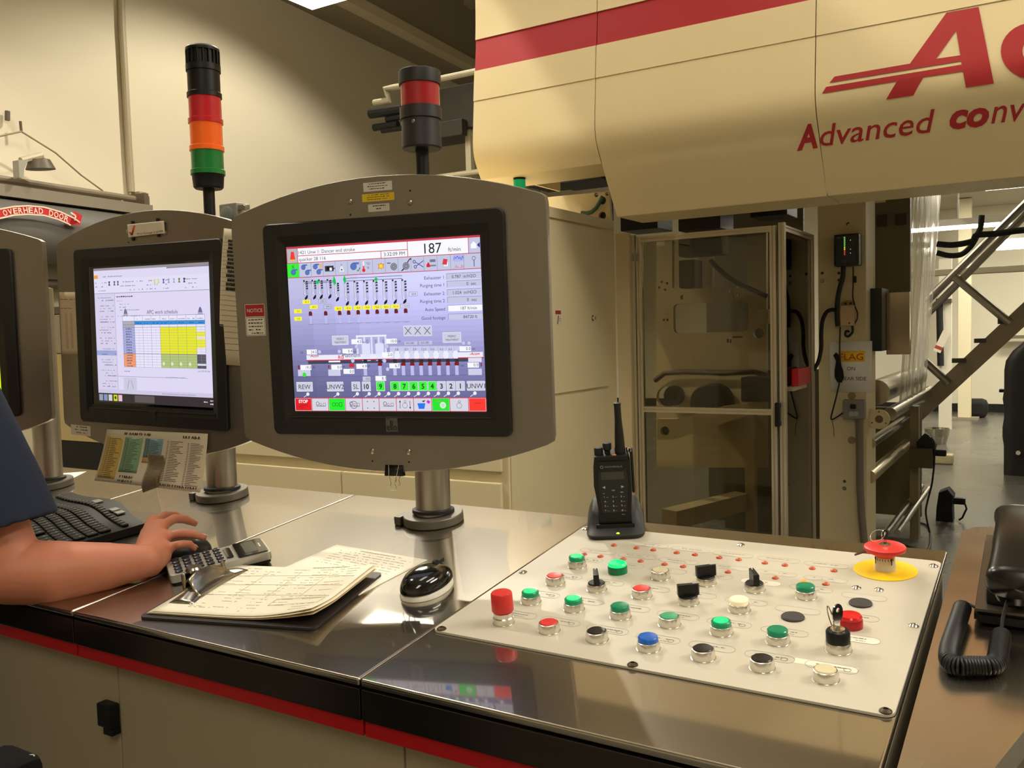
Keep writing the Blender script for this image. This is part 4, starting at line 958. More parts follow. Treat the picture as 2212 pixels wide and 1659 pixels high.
# ------------------------------------------------------------------ things on the worktops
def at3(x, y, h): return desk(x, y, h)
# clipboard
cb = deskM(-1.078, .988, math.radians(12.8), .0004)
t = thing('clipboard', 'black clipboard with printed forms and a steel spring clip', 'clipboard', cb)
CW, CH = .312, .222
MB().prism(rrect(CW, CH, .010), 0, .0042, bev=.0008).build('board', mat('board_black', (34, 28, 26), .45), t)
def pcurl(x, y):            # the free right corner of the stack lifts
    d = max(0, (x+.02)/.16); e = max(0, (x-.04)/.11)*max(0, (-y-.03)/.075)
    return .0105*d**2+.010*e**1.5
def sheet(parent, nm, x0, x1, y0, y1, z, c, fn=None, ry=0, lift=1.0, cc=None):
    g = Gfx(T(0, 0, z) @ RZ(ry), step=.00015); cz = cc or (lambda x, y: pcurl(x, y)*lift)
    g.curl = cz
    g.mb.grid(lambda u, v: (x0+(x1-x0)*u, y0+(y1-y0)*v, cz(x0+(x1-x0)*u, y0+(y1-y0)*v)), 20, 12, g.ci(c))
    if fn: fn(g)
    o = g.build(nm, parent); sm = o.modifiers.new('t', 'SOLIDIFY'); sm.thickness = .0004; sm.offset = -1
    return o
C1, C2 = (202, 192, 170), (168, 158, 140)
def form(g):
    g.curl, cz = (lambda x, y: pcurl(x, y)+.0001), g.curl
    def sc(x0, x1, y, h, d=.7, c=C1): g.scrib(x0, x1, y, h, c, 2, d)
    # the form is turned: its rows run away from the viewer
    for k in range(16):
        y = .090-.0115*k
        for x0, x1 in ((-.100, -.065), (-.055, -.02), (0, .03), (.045, .075), (.085, .125)):
            if random.random() < .75: sc(x0+random.uniform(0, .008), x1, y, .0022, .7)
    for y in (.052, .012, -.030): g.line(-.11, y, .135, y, .0006, C2, 2)
    for x in (-.04, .02, .08): g.line(x, -.03, x, .075, .0004, C1, 2)
    sc(.03, .10, .100, .004, 1, C2)
    g.frame(.045, -.060, .132, -.036, .0005, C1, 2)
    sc(-.09, -.05, -.075, .003, .8); 
lo = sheet(t, 'paper_stack', -.150, .150, -.100, .098, .0052, (206, 182, 138), lift=.75)
lo2 = sheet(t, 'paper_sheet', -.146, .152, -.101, .101, .0075, (232, 222, 196), lift=.9)
sheet(t, 'form', -.140, .146, -.098, .104, .0092, (238, 230, 208), form, ry=.5)
# clip on the left edge
cl = thing('spring_clip', None, None); cl.parent = t; cl.matrix_world = I4; cl.matrix_local = T(-.126, .008, .0042)
del_ = cl; bpy.data.objects.remove(cl)
NK = mat('nickel', (182, 176, 160), .2, 1.)
b = MB(T(-.126, .008, .0042))
def clipsurf(u, v):          # u along the jaw (y), v from the hinge (x-) to the jaw edge (x+)
    y = (u-.5)*(.100-.052*(1-v)**1.3); x = -.018+.050*v
    z = .004+.030*math.sin(min(1, v*1.25)*math.pi*.62)*(1-.55*abs(2*u-1)**2.2) if v < .8 else 0
    zz = [.012, .030, .034, .026, .014, .0075][min(5, int(v*5.0))]
    f = v*5-int(v*5); nx_ = [.012, .030, .034, .026, .014, .0075, .0075][min(6, int(v*5.0)+1)]
    z = zz+(nx_-zz)*f
    z *= 1-.35*abs(2*u-1)**3*(1-v)
    return (x, y, z)
b.grid(clipsurf, 16, 15)
o = b.build('clip_jaw', NK, t, ang=60); sm = o.modifiers.new('t', 'SOLIDIFY'); sm.thickness = .0012
b = MB(T(-.126, .008, .0042)); b.lathe([(.0125, .030), (.0135, .034), (.011, .0375), (.004, .038), (0, .036)], 24, M=T(-.014, 0, 0)); b.box((-.014, 0, .0376), (.003, .011, .0008)); b.box((-.020, 0, .018), (.008, .044, .030), .003)
b.cyl((-.008, -.030, .008), (-.008, .030, .008), .004, seg=14)
b.build('clip_head', NK, t)
b = MB(T(-.126, .008, .0042)); b.grid(lambda u, v: (-.012+.046*v+.004*(2*u-1)**2, (u-.5)*.150, .0052+.013*math.sin(v*math.pi)*(1-abs(2*u-1)**2*.75)), 20, 6)
b.lathe([(.004, 0), (.0035, .018), (.0015, .022), (0, .022)], 12, M=T(.004, .052, .008))
o = b.build('clip_plate', NK, t, ang=60); sm = o.modifiers.new('t', 'SOLIDIFY'); sm.thickness = .0012
# loose sheet half under the clipboard
p0, p1 = desk(727, 1176, .001), desk(924, 1209, .001); d = (p1-p0); ang = math.atan2(d.y, d.x); L = d.length*1.0
t = thing('loose_sheet', 'loose printed sheet sticking out from behind the clipboard', 'paper', deskM(p1.x, p1.y, ang, .0006))
def lf(g):
    for k in range(7): g.scrib(-.19, -.02, -.022-.010*k, .0022, C1, 2, .6)
    g.scrib(-.15, -.05, -.012, .003, C2, 2, .9)
LW = .222
sheet(t, 'sheet', -LW, 0, -.17, 0, .0002, (238, 230, 210), lf, cc=lambda x, y: .0)
# paper on the leftmost worktop
q = [desk(x, y, .001) for x, y in ((187, 1018), (108, 1057), (85, 1020))]
p = q[0]; a = math.atan2(q[0].y-q[1].y, q[0].x-q[1].x)
t = thing('paper_sheet', 'white sheet lying on the leftmost worktop, half behind the navy sleeve', 'paper', deskM(p.x, p.y, a-math.pi/2, .0006))
def pf(g): g.rect(-.20, -.05, -.03, -.045, (150, 146, 136), 2); g.scrib(-.2, -.08, -.10, .004, (170, 166, 150), 2)
sheet(t, 'sheet', -.279, 0, -.216, 0, .0002, (240, 234, 214), pf, cc=lambda x, y: 0)

# computer mice
def mouse_body(b, L, W, H, mi=0, z0=0, top=1.0):
    def f(u, v):
        a = 2*math.pi*u; k = math.sin(v*math.pi/2)
        r = math.cos(v*math.pi/2)**.55 if v < 1 else 0
        x = W/2*r*math.cos(a)*(1-.10*math.sin(a)); y = L/2*r*math.sin(a)
        return (x, y, z0+H*k*(1-.22*max(0, math.sin(a))*r))
    b.grid(f, 40, 14, mi)
t = thing('computer_mouse', 'black and white wireless mouse beside the clipboard', 'computer mouse', deskM(-.838, 1.104, math.radians(4), .0004))
b = MB(); mouse_body(b, .112, .072, .018, z0=.0); b.build('white_base', WHT, t, ang=80)
def mtop(u, v):
    a = 2*math.pi*u; r = math.cos(v*math.pi/2)**.6 if v < 1 else 0; k = math.sin(v*math.pi/2)
    y = .0555*r*math.sin(a); x = .0352*r*math.cos(a)*(1-.08*math.sin(a))
    return (x, y, .0105+.027*k*(1-.30*max(0, math.sin(a))*r)+.0015*math.sin(a)*r)
b = MB(); b.grid(mtop, 44, 16); b.build('black_cover', BLK_G, t, ang=80)
b = MB(); b.cyl((-.003, .028, .0325), (.003, .028, .0325), .006, seg=18); b.build('scroll_wheel', BLK_M, t)
b = MB(); b.box((0, .042, .030), (.0006, .024, .006)); b.build('button_split', BLK_M, t)
t = thing('computer_mouse', 'plain black mouse under the hand', 'computer mouse', deskM(-1.388, 1.078, math.radians(-6), .0004))
b = MB(); mouse_body(b, .112, .066, .034); b.build('shell', BLK, t, ang=80)
b = MB(); b.cyl((-.003, .034, .027), (.003, .034, .027), .006, seg=16); b.build('scroll_wheel', BLK_M, t)
# calculator: raised at the display
cc = Vector((-1.274, 1.064)); ca = math.radians(56)
t = thing('calculator', 'silver and black calculator propped above the clipboard', 'calculator', deskM(-1.272, 1.062, math.radians(57), .0004) @ T(0, 0, 0))
CALL, CALW = .172, .096
b = MB(RYd(-2.0)); b.prism(rrect(CALL, CALW, .008), .006, .020, bev=.0015)
b.build('case', mat('calc_silver', (176, 172, 160), .35, .5), t)
b = MB(RYd(-2.0)); b.prism(rrect(CALL-.004, CALW-.004, .007), .0005, .0058); b.build('base_shell', BLK, t)
b = MB(RYd(-2.0)); b.prism(rrect(.052, CALW-.008, .006, cx=.056), .0202, .0225, bev=.0008); b.prism(rrect(.012, .060, .005, cx=.018), .0202, .0222, bev=.0006)
dp = b.build('display_panel', BLK_G, t)
MB(RYd(-2.0)).bx(.044, .066, -.032, .032, .0226, .0229).build('lcd', mat('lcd', (78, 78, 64), .3), dp)
MB(RYd(-2.0)).bx(.072, .0745, -.012, .012, .0226, .0229).build('solar_mark', WHT, dp)
for i in range(5):
    for j in range(5):
        MB(RYd(-2.0) @ T(-.070+.0178*i, -.036+.018*j, .0202)).lathe([(.0068, 0), (.0064, .0028), (.005, .0036), (0, .0038)], 14).build('key', mat('calc_key', (44, 42, 48), .3), t)
# keyboard, a curved one
t = thing('keyboard', 'black curved keyboard lying beyond the forearm', 'keyboard', deskM(-1.868, 1.120, math.radians(-15), .0004))
KW, KH = .470, .215
def kz(x, y): return .015+.009*math.exp(-(x/.13)**2)+.006*(y/KH)
def kedge(x): return KH/2+.022*math.exp(-((x-.02)/.11)**2), -KH/2-.012*math.cos(x/KW*math.pi)
def ktop(u, v):
    x = (u-.5)*KW; y1, y0 = kedge(x); y = y0+(y1-y0)*v
    return (x, y, kz(x, y))
b = MB(); b.grid(ktop, 40, 14)
rim = [ktop(i/40, 0) for i in range(41)]+[ktop(1, j/14) for j in range(1, 15)]+[ktop(1-i/40, 1) for i in range(1, 41)]+[ktop(0, 1-j/14) for j in range(1, 14)]
n = len(rim); b.add(rim+[(x, y, .001) for x, y, z in rim], [(i, (i+1) % n, n+(i+1) % n, n+i) for i in range(n)]+[tuple(range(n, 2*n))[::-1]])
b.build('case', BLK, t, ang=50)
kt = mat('key_black', (20, 19, 18), .4, spec=.3)
kk = []
for r in range(6):
    y = .056-.0245*r+ (.016 if r == 0 else 0); nx_ = 20; hh = .013 if r == 0 else .0215
    x = -KW/2+.020
    while x < KW/2-.022:
        w = .0168
        if r == 5 and -.10 < x < -.03: w = .060
        if abs(x-.055) > .0 and not (.118 < x+w/2 < .128):
            kk.append((x+w/2, y+.010*math.exp(-((x)/.11)**2), w, hh))
        x += w+.0022
for x, y, w, h in kk:
    MB(T(x, y, kz(x, y)+.0002)).box((0, 0, .0024), (w, h, .0052), .0014, seg=1).build('keycap', kt, t)
g = Gfx()
for x, y, w, h in kk: 
    if h > .012: g.mb.add([(x-w*.25+a, y+h*.02+b_, kz(x, y)+.0054) for a, b_ in ((0, 0), (w*.22, 0), (w*.22, h*.16), (0, h*.16))], [(0, 1, 2, 3)], g.ci((170, 170, 166)))
g.build('key_legends', t)
for x, w in ((-.02, .028), (.085, .024), (.115, .024)):
    MB(T(x, .098, kz(x, .098)+.0006)).box((0, 0, .002), (w, .018, .004), .0012).build('silver_key', mat('silver_key', (150, 148, 140), .35, .4), t)

# two-way radio in its charger
RM = deskM(-.668, 1.446, math.radians(24.0), PT+.0004)
t = thing('charger_base', 'black charging cradle holding the two-way radio on the panel corner', 'charger', RM)
b = MB()
def ck(prof_w, prof_d, z, r=.016, dy=0): return [(x, y+dy, z) for x, y in rrect(prof_w, prof_d, r)]
lay = [ck(.094, .098, 0), ck(.102, .104, .004, .020), ck(.103, .105, .018, .020), ck(.100, .100, .026, .020, .002), ck(.092, .078, .040, .018, .010), ck(.080, .062, .052, .014, .014), ck(.074, .056, .0535, .012, .014)]
n = len(lay[0]); vs = [v for l in lay for v in l]
fs = [(j*n+i, j*n+(i+1) % n, (j+1)*n+(i+1) % n, (j+1)*n+i) for j in range(len(lay)-1) for i in range(n)]+[tuple(range(n))[::-1], tuple(range((len(lay)-1)*n, len(lay)*n))]
vs = [(x, y, z*(.42+.58*min(1, max(0, (y+.030)/.045))) if z > .004 else z) for x, y, z in vs]; b.add(vs, fs); b.build('cradle', mat('cradle', (38, 38, 37), .5), t, ang=40)
MB().bx(-.034, .034, -.034, -.031, .010, .0225, .001).build('pocket', BLK, t)
MB(T(.004, -.0490, .0105)).lathe([(.003, 0), (.0022, .0012), (0, .0014)], 12).build('status_led', mat('led_green', (150, 220, 40), .3, emit=(170, 255, 40), estr=2.5), t)
RT = RM @ T(0, -.010, .014) @ RXd(4)
t = thing('two_way_radio', 'black two-way radio with stub antenna standing in the charging cradle', 'two-way radio', RT)
b = MB(); prof = [(-.029, 0), (-.0285, .030), (-.031, .060), (-.0335, .080), (-.0320, .115), (-.0290, .134), (.0290, .134), (.0325, .118), (.0325, .060), (.0300, .030), (.0300, 0)]
b.prism([(x, z) for x, z in prof][::-1], -.017, .017, M=RXd(90), bev=.003)
b.prism([(x*.93, z) for x, z in prof][::-1], -.020, -.0168, M=RXd(90) )
b.build('body', BLK, t)
b = MB(); b.prism([(-.024, .112), (.025, .112), (.0275, .080), (.022, .030), (-.021, .030), (-.026, .080)][::-1], .0174, .0186, M=RXd(90), bev=.0006); b.build('keypad_face', mat('face_black', (20, 20, 20), .35), t)
g = Gfx(RXd(90) @ T(0, 0, .0190))
K = (190, 190, 184)
g.rect(-.0215, .108, .022, .125, (16, 16, 16), 0); g.rect(-.019, .092, .0205, .106, (60, 60, 54), 1)
g.ring(-.017, .1155, .0028, .0008, (150, 150, 146), 3, 12); g.text(-.0115, .1140, 'MOTOROLA', .0030, (150, 150, 146), w=.030)
g.poly([(-.0185, .078), (-.0135, .0805), (-.0135, .0755)], K, 2); g.poly([(.0195, .078), (.0145, .0805), (.0145, .0755)], K, 2); g.text(.0005, .0705, 'OK', .0030, K, al='c')
for r, row in enumerate(('123', '456', '789', '*0#')):
    for c_, ch in enumerate(row): g.text(-.0165+.0145*c_, .0585-.0085*r, ch, .0034, K, bold=.02); g.scrib(-.0125+.0145*c_, -.0085+.0145*c_, .0587-.0085*r, .0018, (120, 120, 116), 2)
g.scrib(-.018, -.011, .066, .002, (150, 150, 146), 2); g.scrib(.0125, .0185, .067, .003, (150, 150, 146), 2); g.scrib(.0125, .0185, .026, .002, (150, 150, 146), 2)
g.build('keypad_print', t)
MB(T(.0165, 0, .1335)).lathe([(.0095, 0), (.0098, .008), (.0088, .012), (.0082, .030), (.0062, .060), (.0058, .086), (.0064, .0885), (.0060, .0915), (0, .0925)], 24).build('antenna', RUBBER, t)
MB(T(-.0215, 0, .1335)).lathe([(.0078, 0), (.0078, .010), (.0068, .0125), (0, .0128)], 20).build('volume_knob', BLK_M, t)
MB(T(-.0060, 0, .1335)).lathe([(.0050, 0), (.0050, .006), (.0075, .009), (.0080, .018), (.0070, .0205), (0, .021)], 20).build('channel_knob', BLK_M, t)
b = MB(); b.bx(.0330, .0385, -.012, .012, .062, .140, .003); b.build('battery_clip', BLK, t)
MB(T(.006, -.013, .134)).box((0, 0, .0005), (.007, .004, .0014)).build('warning_led', mat('led_orange', (200, 90, 40), .4), t)
MB(T(.0305, .004, .1345)).lathe([(.004, 0), (.004, .009), (0, .0095)], 12).build('accessory_cap', CHROME, t)

# telephone
t = thing('telephone', 'black corded telephone lying on the steel shelf at the right edge', 'telephone', deskM(-.080, 1.246, math.radians(0), .0004))
sh = [(0, 0, .030), (.215, 0, .030), (.215, .24, .050), (0, .24, .050)]
b = MB(); b.add([(x, y, .002) for x, y, z in sh]+[(x, y, z-.012) for x, y, z in sh], [(0, 1, 2, 3), (7, 6, 5, 4), (0, 4, 5, 1), (1, 5, 6, 2), (2, 6, 7, 3), (3, 7, 4, 0)]); bmesh.ops.bevel(b.bm, geom=b.bm.edges[:], offset=.004, segments=2, affect='EDGES'); b.build('base', BLK, t)
b = MB(); b.add([(x+.0015, y+.001, z-.0119) for x, y, z in sh]+[(x+.0015, y+.001, z-.0085) for x, y, z in sh], [(0, 1, 2, 3), (7, 6, 5, 4), (0, 4, 5, 1), (1, 5, 6, 2), (2, 6, 7, 3), (3, 7, 4, 0)]); b.build('face_plate', mat('phone_plate', (108, 102, 92), .3, .7), t)
MB().bx(.012, .075, .015, .060, .020, .046, .006).build('cradle', BLK_M, t); MB().bx(.012, .075, .165, .225, .034, .060, .006).build('cradle', BLK_M, t)
b = MB(); b.bx(.014, .0155, .080, .150, .030, .0375); b.build('hook_slot', BLK_M, t)
g = Gfx(T(0, 0, .0));
for r in range(4):
    for c_ in range(3): MB(T(.115+.026*c_, .045+.030*r, .034+.0025*r*1.0)).box((0, 0, .002), (.017, .018, .006), .0015).build('dial_key', mat('dial_key', (60, 58, 56), .4), t)
# handset: a bar with two rounded ends
b = MB()
def hs(u, v):
    a = 2*math.pi*u; y = -.038+.232*v; e = abs(2*v-1)
    cap = (1-max(0, (e-.88)/.12)**2.2)**.5 if e > .88 else 1
    wx = (.0275+.0065*e**3)*cap; hz = (.0165+.0045*e**4)*cap
    ca_, sa = math.cos(a), math.sin(a); p = .72
    x = wx*abs(ca_)**p*(1 if ca_ >= 0 else -1); z = hz*abs(sa)**p*(1 if sa >= 0 else -1)
    zc = .068+.020*v+.014*math.sin(v*math.pi)
    return (.046+x, y, zc+z)
b.grid(hs, 32, 44); b.lathe([(.021, .0), (.025, .012), (.025, .020)], 24, M=T(.046, .000, .040)); b.lathe([(.021, 0), (.025, .012), (.025, .020)], 24, M=T(.046, .182, .058))
b.build('handset', mat('handset_black', (18, 16, 15), .27), t, ang=70)
# coiled cord
def coil(pts, R_, r_, turns):
    pts = [Vector(p) for p in pts]; out = []; L_ = sum((b_-a_).length for a_, b_ in zip(pts, pts[1:])); n_ = int(turns*15)
    cum = [0]
    for a_, b_ in zip(pts, pts[1:]): cum.append(cum[-1]+(b_-a_).length)
    def at(s):
        for k in range(len(pts)-1):
            if s <= cum[k+1]+1e-9: f = (s-cum[k])/(cum[k+1]-cum[k]); return pts[k].lerp(pts[k+1], f), (pts[k+1]-pts[k]).normalized()
        return pts[-1], (pts[-1]-pts[-2]).normalized()
    for i in range(n_+1):
        s = L_*i/n_; c_, tt = at(s); _, t2 = at(min(L_, s+.008)); _, t0 = at(max(0, s-.008)); tt = (t0+t2).normalized()
        nn = Vector((0, 0, 1)).cross(tt).normalized(); bb_ = tt.cross(nn); a = 2*math.pi*turns*i/n_
        out.append(c_+(nn*math.cos(a)+bb_*math.sin(a))*R_)
    return out
def dl(x, y, h): return deskM(-.080, 1.246).inverted() @ (Vector((x, y, deskz(y)))+DN*h)
b = MB()
path = [dl(-.094, 1.262, .014), dl(-.0965, 1.20, .0125), dl(-.0985, 1.14, .012), dl(-.0965, 1.110, .0115), dl(-.090, 1.098, .0112), dl(-.075, 1.104, .0112), dl(-.058, 1.110, .0112), dl(-.050, 1.118, .0115), dl(-.048, 1.145, .013), dl(-.047, 1.19, .016)]
sm_ = []
for i in range(len(path)-1):
    p0, p1, p2, p3 = path[max(0, i-1)], path[i], path[i+1], path[min(len(path)-1, i+2)]
    for k in range(6):
        f = k/6; sm_.append(.5*((2*p1)+(-p0+p2)*f+(2*p0-5*p1+4*p2-p3)*f*f+(-p0+3*p1-3*p2+p3)*f**3))
sm_.append(path[-1])
b.tube(coil(sm_, .0092, .0020, 92), .0020, 6)
b.tube([path[0]+Vector((0, .002, .004)), dl(-.086, 1.262, .020), dl(-.079, 1.258, .018)], .0018, 6)
b.tube([path[-1], dl(-.046, 1.205, .030), dl(-.040, 1.235, .052)], .0022, 6)
b.build('coiled_cord', RUBBER, t)

# ------------------------------------------------------------------ the person at the left
SKIN = mat('skin', (190, 120, 92), .5, noise=(14, (1, 1, 1), .10, 0)); 
if 'skin' in _mc:
    bs_ = _mc['skin'].node_tree.nodes['Principled BSDF']; bs_.inputs['Subsurface Weight'].default_value = .12; bs_.inputs['Subsurface Radius'].default_value = (.012, .005, .003)
def capsule(b, p0, p1, r0, r1, n=20, m=6, sq=1.0):
    p0, p1 = Vector(p0), Vector(p1); L_ = (p1-p0).length
    prof = [(0, -r0)]+[(r0*math.cos(a), r0*math.sin(a)) for a in [-math.pi/2+math.pi/2*k/m for k in range(1, m+1)]]
    prof += [(r1*math.cos(a), L_+r1*math.sin(a)) for a in [math.pi/2*k/m for k in range(0, m)]]+[(0, L_+r1)]
    q = (p1-p0).to_track_quat('Z', 'Y').to_matrix().to_4x4(); q.translation = p0
    if sq != 1.0: q = q @ Matrix.Diagonal((1, sq, 1, 1))
    b.lathe(prof, n, M=q, caps=False)
def chain(b, pts, sq=1.0):
    for (p0, r0), (p1, r1) in zip(pts, pts[1:]): capsule(b, p0, p1, r0, r1, sq=sq)
def pz(x, y, d): return EYE+ray(x, y)*d
elb = pz(20, 1236, 1.50); S_ = pz(-105, 835, 1.50)
wr = at3(312, 1212, .036)
body = MB()
mid = elb.lerp(wr, .35)
chain(body, [(S_, .056), (S_.lerp(elb, .5)+Vector((0, .0, 0)), .050), (elb+Vector((0, 0, .012)), .052)])
chain(body, [(elb, .054), (mid+Vector((0, 0, -.008)), .055), (elb.lerp(wr, .7)+Vector((0, 0, -.004)), .042), (wr, .0285)])
# right hand
def hand(b, wr, mcp, fingers, thumb):
    for k, (m_, r) in enumerate(zip(mcp, (.0155, .0165, .0160, .0145))):
        capsule(b, wr.lerp(m_, .12), m_, .0235, r)
    for a_, b_ in zip(mcp, mcp[1:]): capsule(b, a_.lerp(wr, .25), b_.lerp(wr, .25), .0165, .0165)
    for f_, r in zip(fingers, ((.0100, .0092, .0084, .0068), (.0104, .0096, .0088, .0070), (.0098, .0092, .0084, .0068), (.0092, .0084, .0076, .0062))):
        chain(b, list(zip(f_, r)))
    chain(b, list(zip(thumb, (.0175, .0130, .0108, .0082))))
mi = [at3(333, 1127, .052), at3(345, 1138, .053), at3(352, 1160, .048), at3(358, 1185, .038)]       # index .. little
fi = [[mi[0], at3(358, 1113, .052), at3(380, 1113, .042), at3(398, 1124, .028)],
      [mi[1]+Vector((0, .004, 0)), at3(377, 1120, .058), at3(400, 1122, .050), at3(421, 1131, .036)],
      [mi[2], at3(392, 1152, .052), at3(418, 1154, .046), at3(441, 1161, .036)],
      [mi[3], at3(388, 1176, .044), at3(409, 1175, .038), at3(420, 1185, .026)]]
tb = [wr.lerp(mi[0], .35)+Vector((-.012, 0, -.006)), at3(318, 1150, .028), at3(330, 1135, .020), at3(352, 1133, .014)]
hand(body, wr, mi, fi, tb)
capsule(body, wr.lerp(mi[3], .2)+Vector((.004, 0, -.010)), wr.lerp(mi[3], .75)+Vector((.003, 0, -.008)), .022, .017)
# the rest of the figure, standing left of the picture
cx_, cy_ = S_.x-.20, .585
Sl = Vector((S_.x-.40, S_.y, S_.z)); elbL = Vector((Sl.x+.02, Sl.y+.10, 1.10)); wrL = Vector((Sl.x-.02, .93, deskz(.93)+.045))
chain(body, [((cx_, cy_, .98), .120), ((cx_, cy_+.04, 1.14), .115), ((cx_, S_.y-.01, 1.32), .125)], sq=.75)
chain(body, [(Sl, .056), (Sl.lerp(elbL, .5), .050), (elbL, .043)]); chain(body, [(elbL, .043), (elbL.lerp(wrL, .35), .043), (wrL, .027)])
mL = [wrL+Vector((dx, .085-abs(dx)*.3, .004)) for dx in (.034, .012, -.010, -.032)]
fL = [[m_, m_+Vector((0, .035, .006)), m_+Vector((.001, .060, -.006)), m_+Vector((.001, .076, -.020))] for m_ in mL]
hand(body, wrL, mL, fL, [wrL+Vector((.020, .02, -.004)), wrL+Vector((.048, .045, -.010)), wrL+Vector((.060, .072, -.016)), wrL+Vector((.062, .092, -.022))])
chain(body, [((cx_, S_.y-.01, 1.36), .066), ((cx_, S_.y+.02, 1.50), .055)])                            # neck
HC = Vector((cx_, S_.y+.035, 1.63))
capsule(body, HC+Vector((0, -.012, .02)), HC+Vector((0, .006, .03)), .088, .080); capsule(body, HC+Vector((0, .030, -.060)), HC+Vector((0, .020, .0)), .050, .070)
capsule(body, HC+Vector((0, .088, .012)), HC+Vector((0, .104, -.018)), .008, .013)               # nose
for sx in (-1, 1):
    capsule(body, HC+Vector((sx*.086, .0, .015)), HC+Vector((sx*.086, -.004, -.020)), .013, .010)   # ears
    hx = cx_+sx*.095
    chain(body, [((hx, cy_, .92), .095), ((hx, cy_+.01, .50), .060), ((hx, cy_, .10), .042), ((hx, cy_+.12, .05), .038)])
pers = thing('person', 'person in a navy T-shirt reaching across the console to a mouse', 'person', T(cx_, cy_, 0))
body.M = I4
for v in body.bm.verts: v.co -= Vector((cx_, cy_, 0))
bo = body.build('body', SKIN, pers)
rm = bo.modifiers.new('r', 'REMESH'); rm.mode = 'VOXEL'; rm.voxel_size = .0036; rm.use_smooth_shade = True
sm = bo.modifiers.new('s', 'SMOOTH'); sm.factor = .6; sm.iterations = 6
# nails, eyes, mouth
NAIL = mat('nail', (222, 160, 136), .3)
for f_ in fi[1:]:
    tip = f_[3]; dr = (f_[3]-f_[2]).normalized(); up = (DN-dr*DN.dot(dr)).normalized(); sd = dr.cross(up)
    q = Matrix((sd, dr, up)).transposed().to_4x4(); q.translation = tip+up*.0056-Vector((cx_, cy_, 0))-dr*.001
    MB(q).lathe([(.0046, -.0012), (.0044, .0004), (.003, .0010), (0, .0012)], 12, M=Matrix.Diagonal((.95, 1.25, 1, 1))).build('fingernail', NAIL, pers)
b = MB(T(-cx_, -cy_, 0))
for sx in (-1, 1): b.lathe([(0, -.011), (.008, -.0075), (.011, 0), (.008, .0075), (0, .011)], 14, M=Matrix.Translation(HC+Vector((sx*.031, .076, .020))))
b.build('eyes', WHT, pers); MB(Matrix.Translation(HC+Vector((-cx_, -cy_+.088, -.045)))).box((0, 0, 0), (.040, .010, .008), .003).build('mouth', mat('lip_colour', (150, 80, 70), .5), pers)
b = MB(Matrix.Translation(HC+Vector((-cx_, -cy_-.012, .030)))); b.lathe([(.0955*math.cos(a), .098*math.sin(a)) for a in [-.35+k*(math.pi/2+.35)/10 for k in range(11)]], 32, M=RXd(14)); b.build('hair', mat('hair', (58, 42, 30), .7), pers)
# shirt: torso and two short sleeves as one garment
NAVY = mat('navy_cloth', (26, 34, 52), .9, noise=(30, (1, 1, 1), .10, 0), bump=(18, (1, 1, 1), .25, .012))
sh_ = MB()
chain(sh_, [((cx_, cy_, .92), .168), ((cx_, cy_+.035, 1.14), .152), ((cx_, S_.y-.01, 1.31), .150)], sq=1.0)
def sleeve(b, a_, e_, k=.56, r=.078):
    d_ = (e_-a_).normalized(); end = a_.lerp(e_, k)
    q = d_.to_track_quat('Z', 'Y').to_matrix().to_4x4(); q.translation = a_; L_ = (end-a_).length
    b.lathe([(0, -.070), (.045, -.055), (.064, -.02), (.070, .03), (r-.006, L_*.7), (r, L_-.006), (r+.001, L_), (r-.010, L_+.0008), (r-.012, L_-.05), (0, L_-.06)], 36, M=q, caps=False)
sleeve(sh_, S_, elb+Vector((0, 0, .01)), .80, .096); sleeve(sh_, Sl, elbL, .5, .074)
chain(sh_, [(Sl+Vector((.02, 0, -.01)), .068), ((cx_, S_.y-.01, 1.375), .080), (S_+Vector((-.02, 0, -.01)), .068)])
for v in sh_.bm.verts: v.co -= Vector((cx_, cy_, 0))
so = sh_.build('t_shirt', NAVY, pers); rm = so.modifiers.new('r', 'REMESH'); rm.mode = 'VOXEL'; rm.voxel_size = .005; rm.use_smooth_shade = True
sm = so.modifiers.new('s', 'SMOOTH'); sm.factor = .5; sm.iterations = 4
tr = MB()
chain(tr, [((cx_, cy_, .88), .150), ((cx_, cy_, .97), .148)], sq=.95)
for sx in (-1, 1):
    hx = cx_+sx*.092; chain(tr, [((hx, cy_, .86), .108), ((hx, cy_+.01, .50), .078), ((hx, cy_, .10), .062)])
for v in tr.bm.verts: v.co -= Vector((cx_, cy_, 0))
to = tr.build('trousers', mat('trousers', (26, 22, 24), .85), pers); rm = to.modifiers.new('r', 'REMESH'); rm.mode = 'VOXEL'; rm.voxel_size = .008; rm.use_smooth_shade = True
for sx in (-1, 1): MB(T(sx*.095, .05, 0)).box((0, 0, .045), (.098, .27, .088), .03, seg=3).build('shoe', BLK_M, pers)
# chair whose arm shows in the lower left corner
ca = atY(-32, 1652, .50)
ch = thing('chair', 'black office chair, only an arm tip showing at the bottom left corner', 'chair', T(ca.x-.25, .36, 0))
az = ca.z
b = MB(); b.box((.245, .06, az-.018), (.075, .26, .034), .012); b.build('armrest', mat('arm_pad', (10, 8, 9), .9, spec=.2), ch)
b = MB(); b.box((-.245, .06, az-.018), (.075, .26, .034), .012); b.build('armrest', mat('arm_pad', (10, 8, 9), .9, spec=.2), ch)
for sx in (-1, 1): MB().tube([(sx*.245, .04, az-.036), (sx*.245, .04, .50), (sx*.18, .02, .44)], .014, 8).build('arm_bracket', BLK_M, ch)
MB(T(.268, .178, az-.010)).lathe([(.008, -.010), (.009, 0), (.006, .007), (0, .009)], 14).build('grey_knob', mat('knob_grey', (150, 148, 144), .5), ch)
MB().box((0, 0, .45), (.46, .44, .07), .03, seg=3).build('seat', BLK_M, ch); MB(T(0, -.24, .70) @ RXd(8)).box((0, 0, 0), (.42, .05, .36), .022, seg=3).build('backrest', BLK_M, ch)
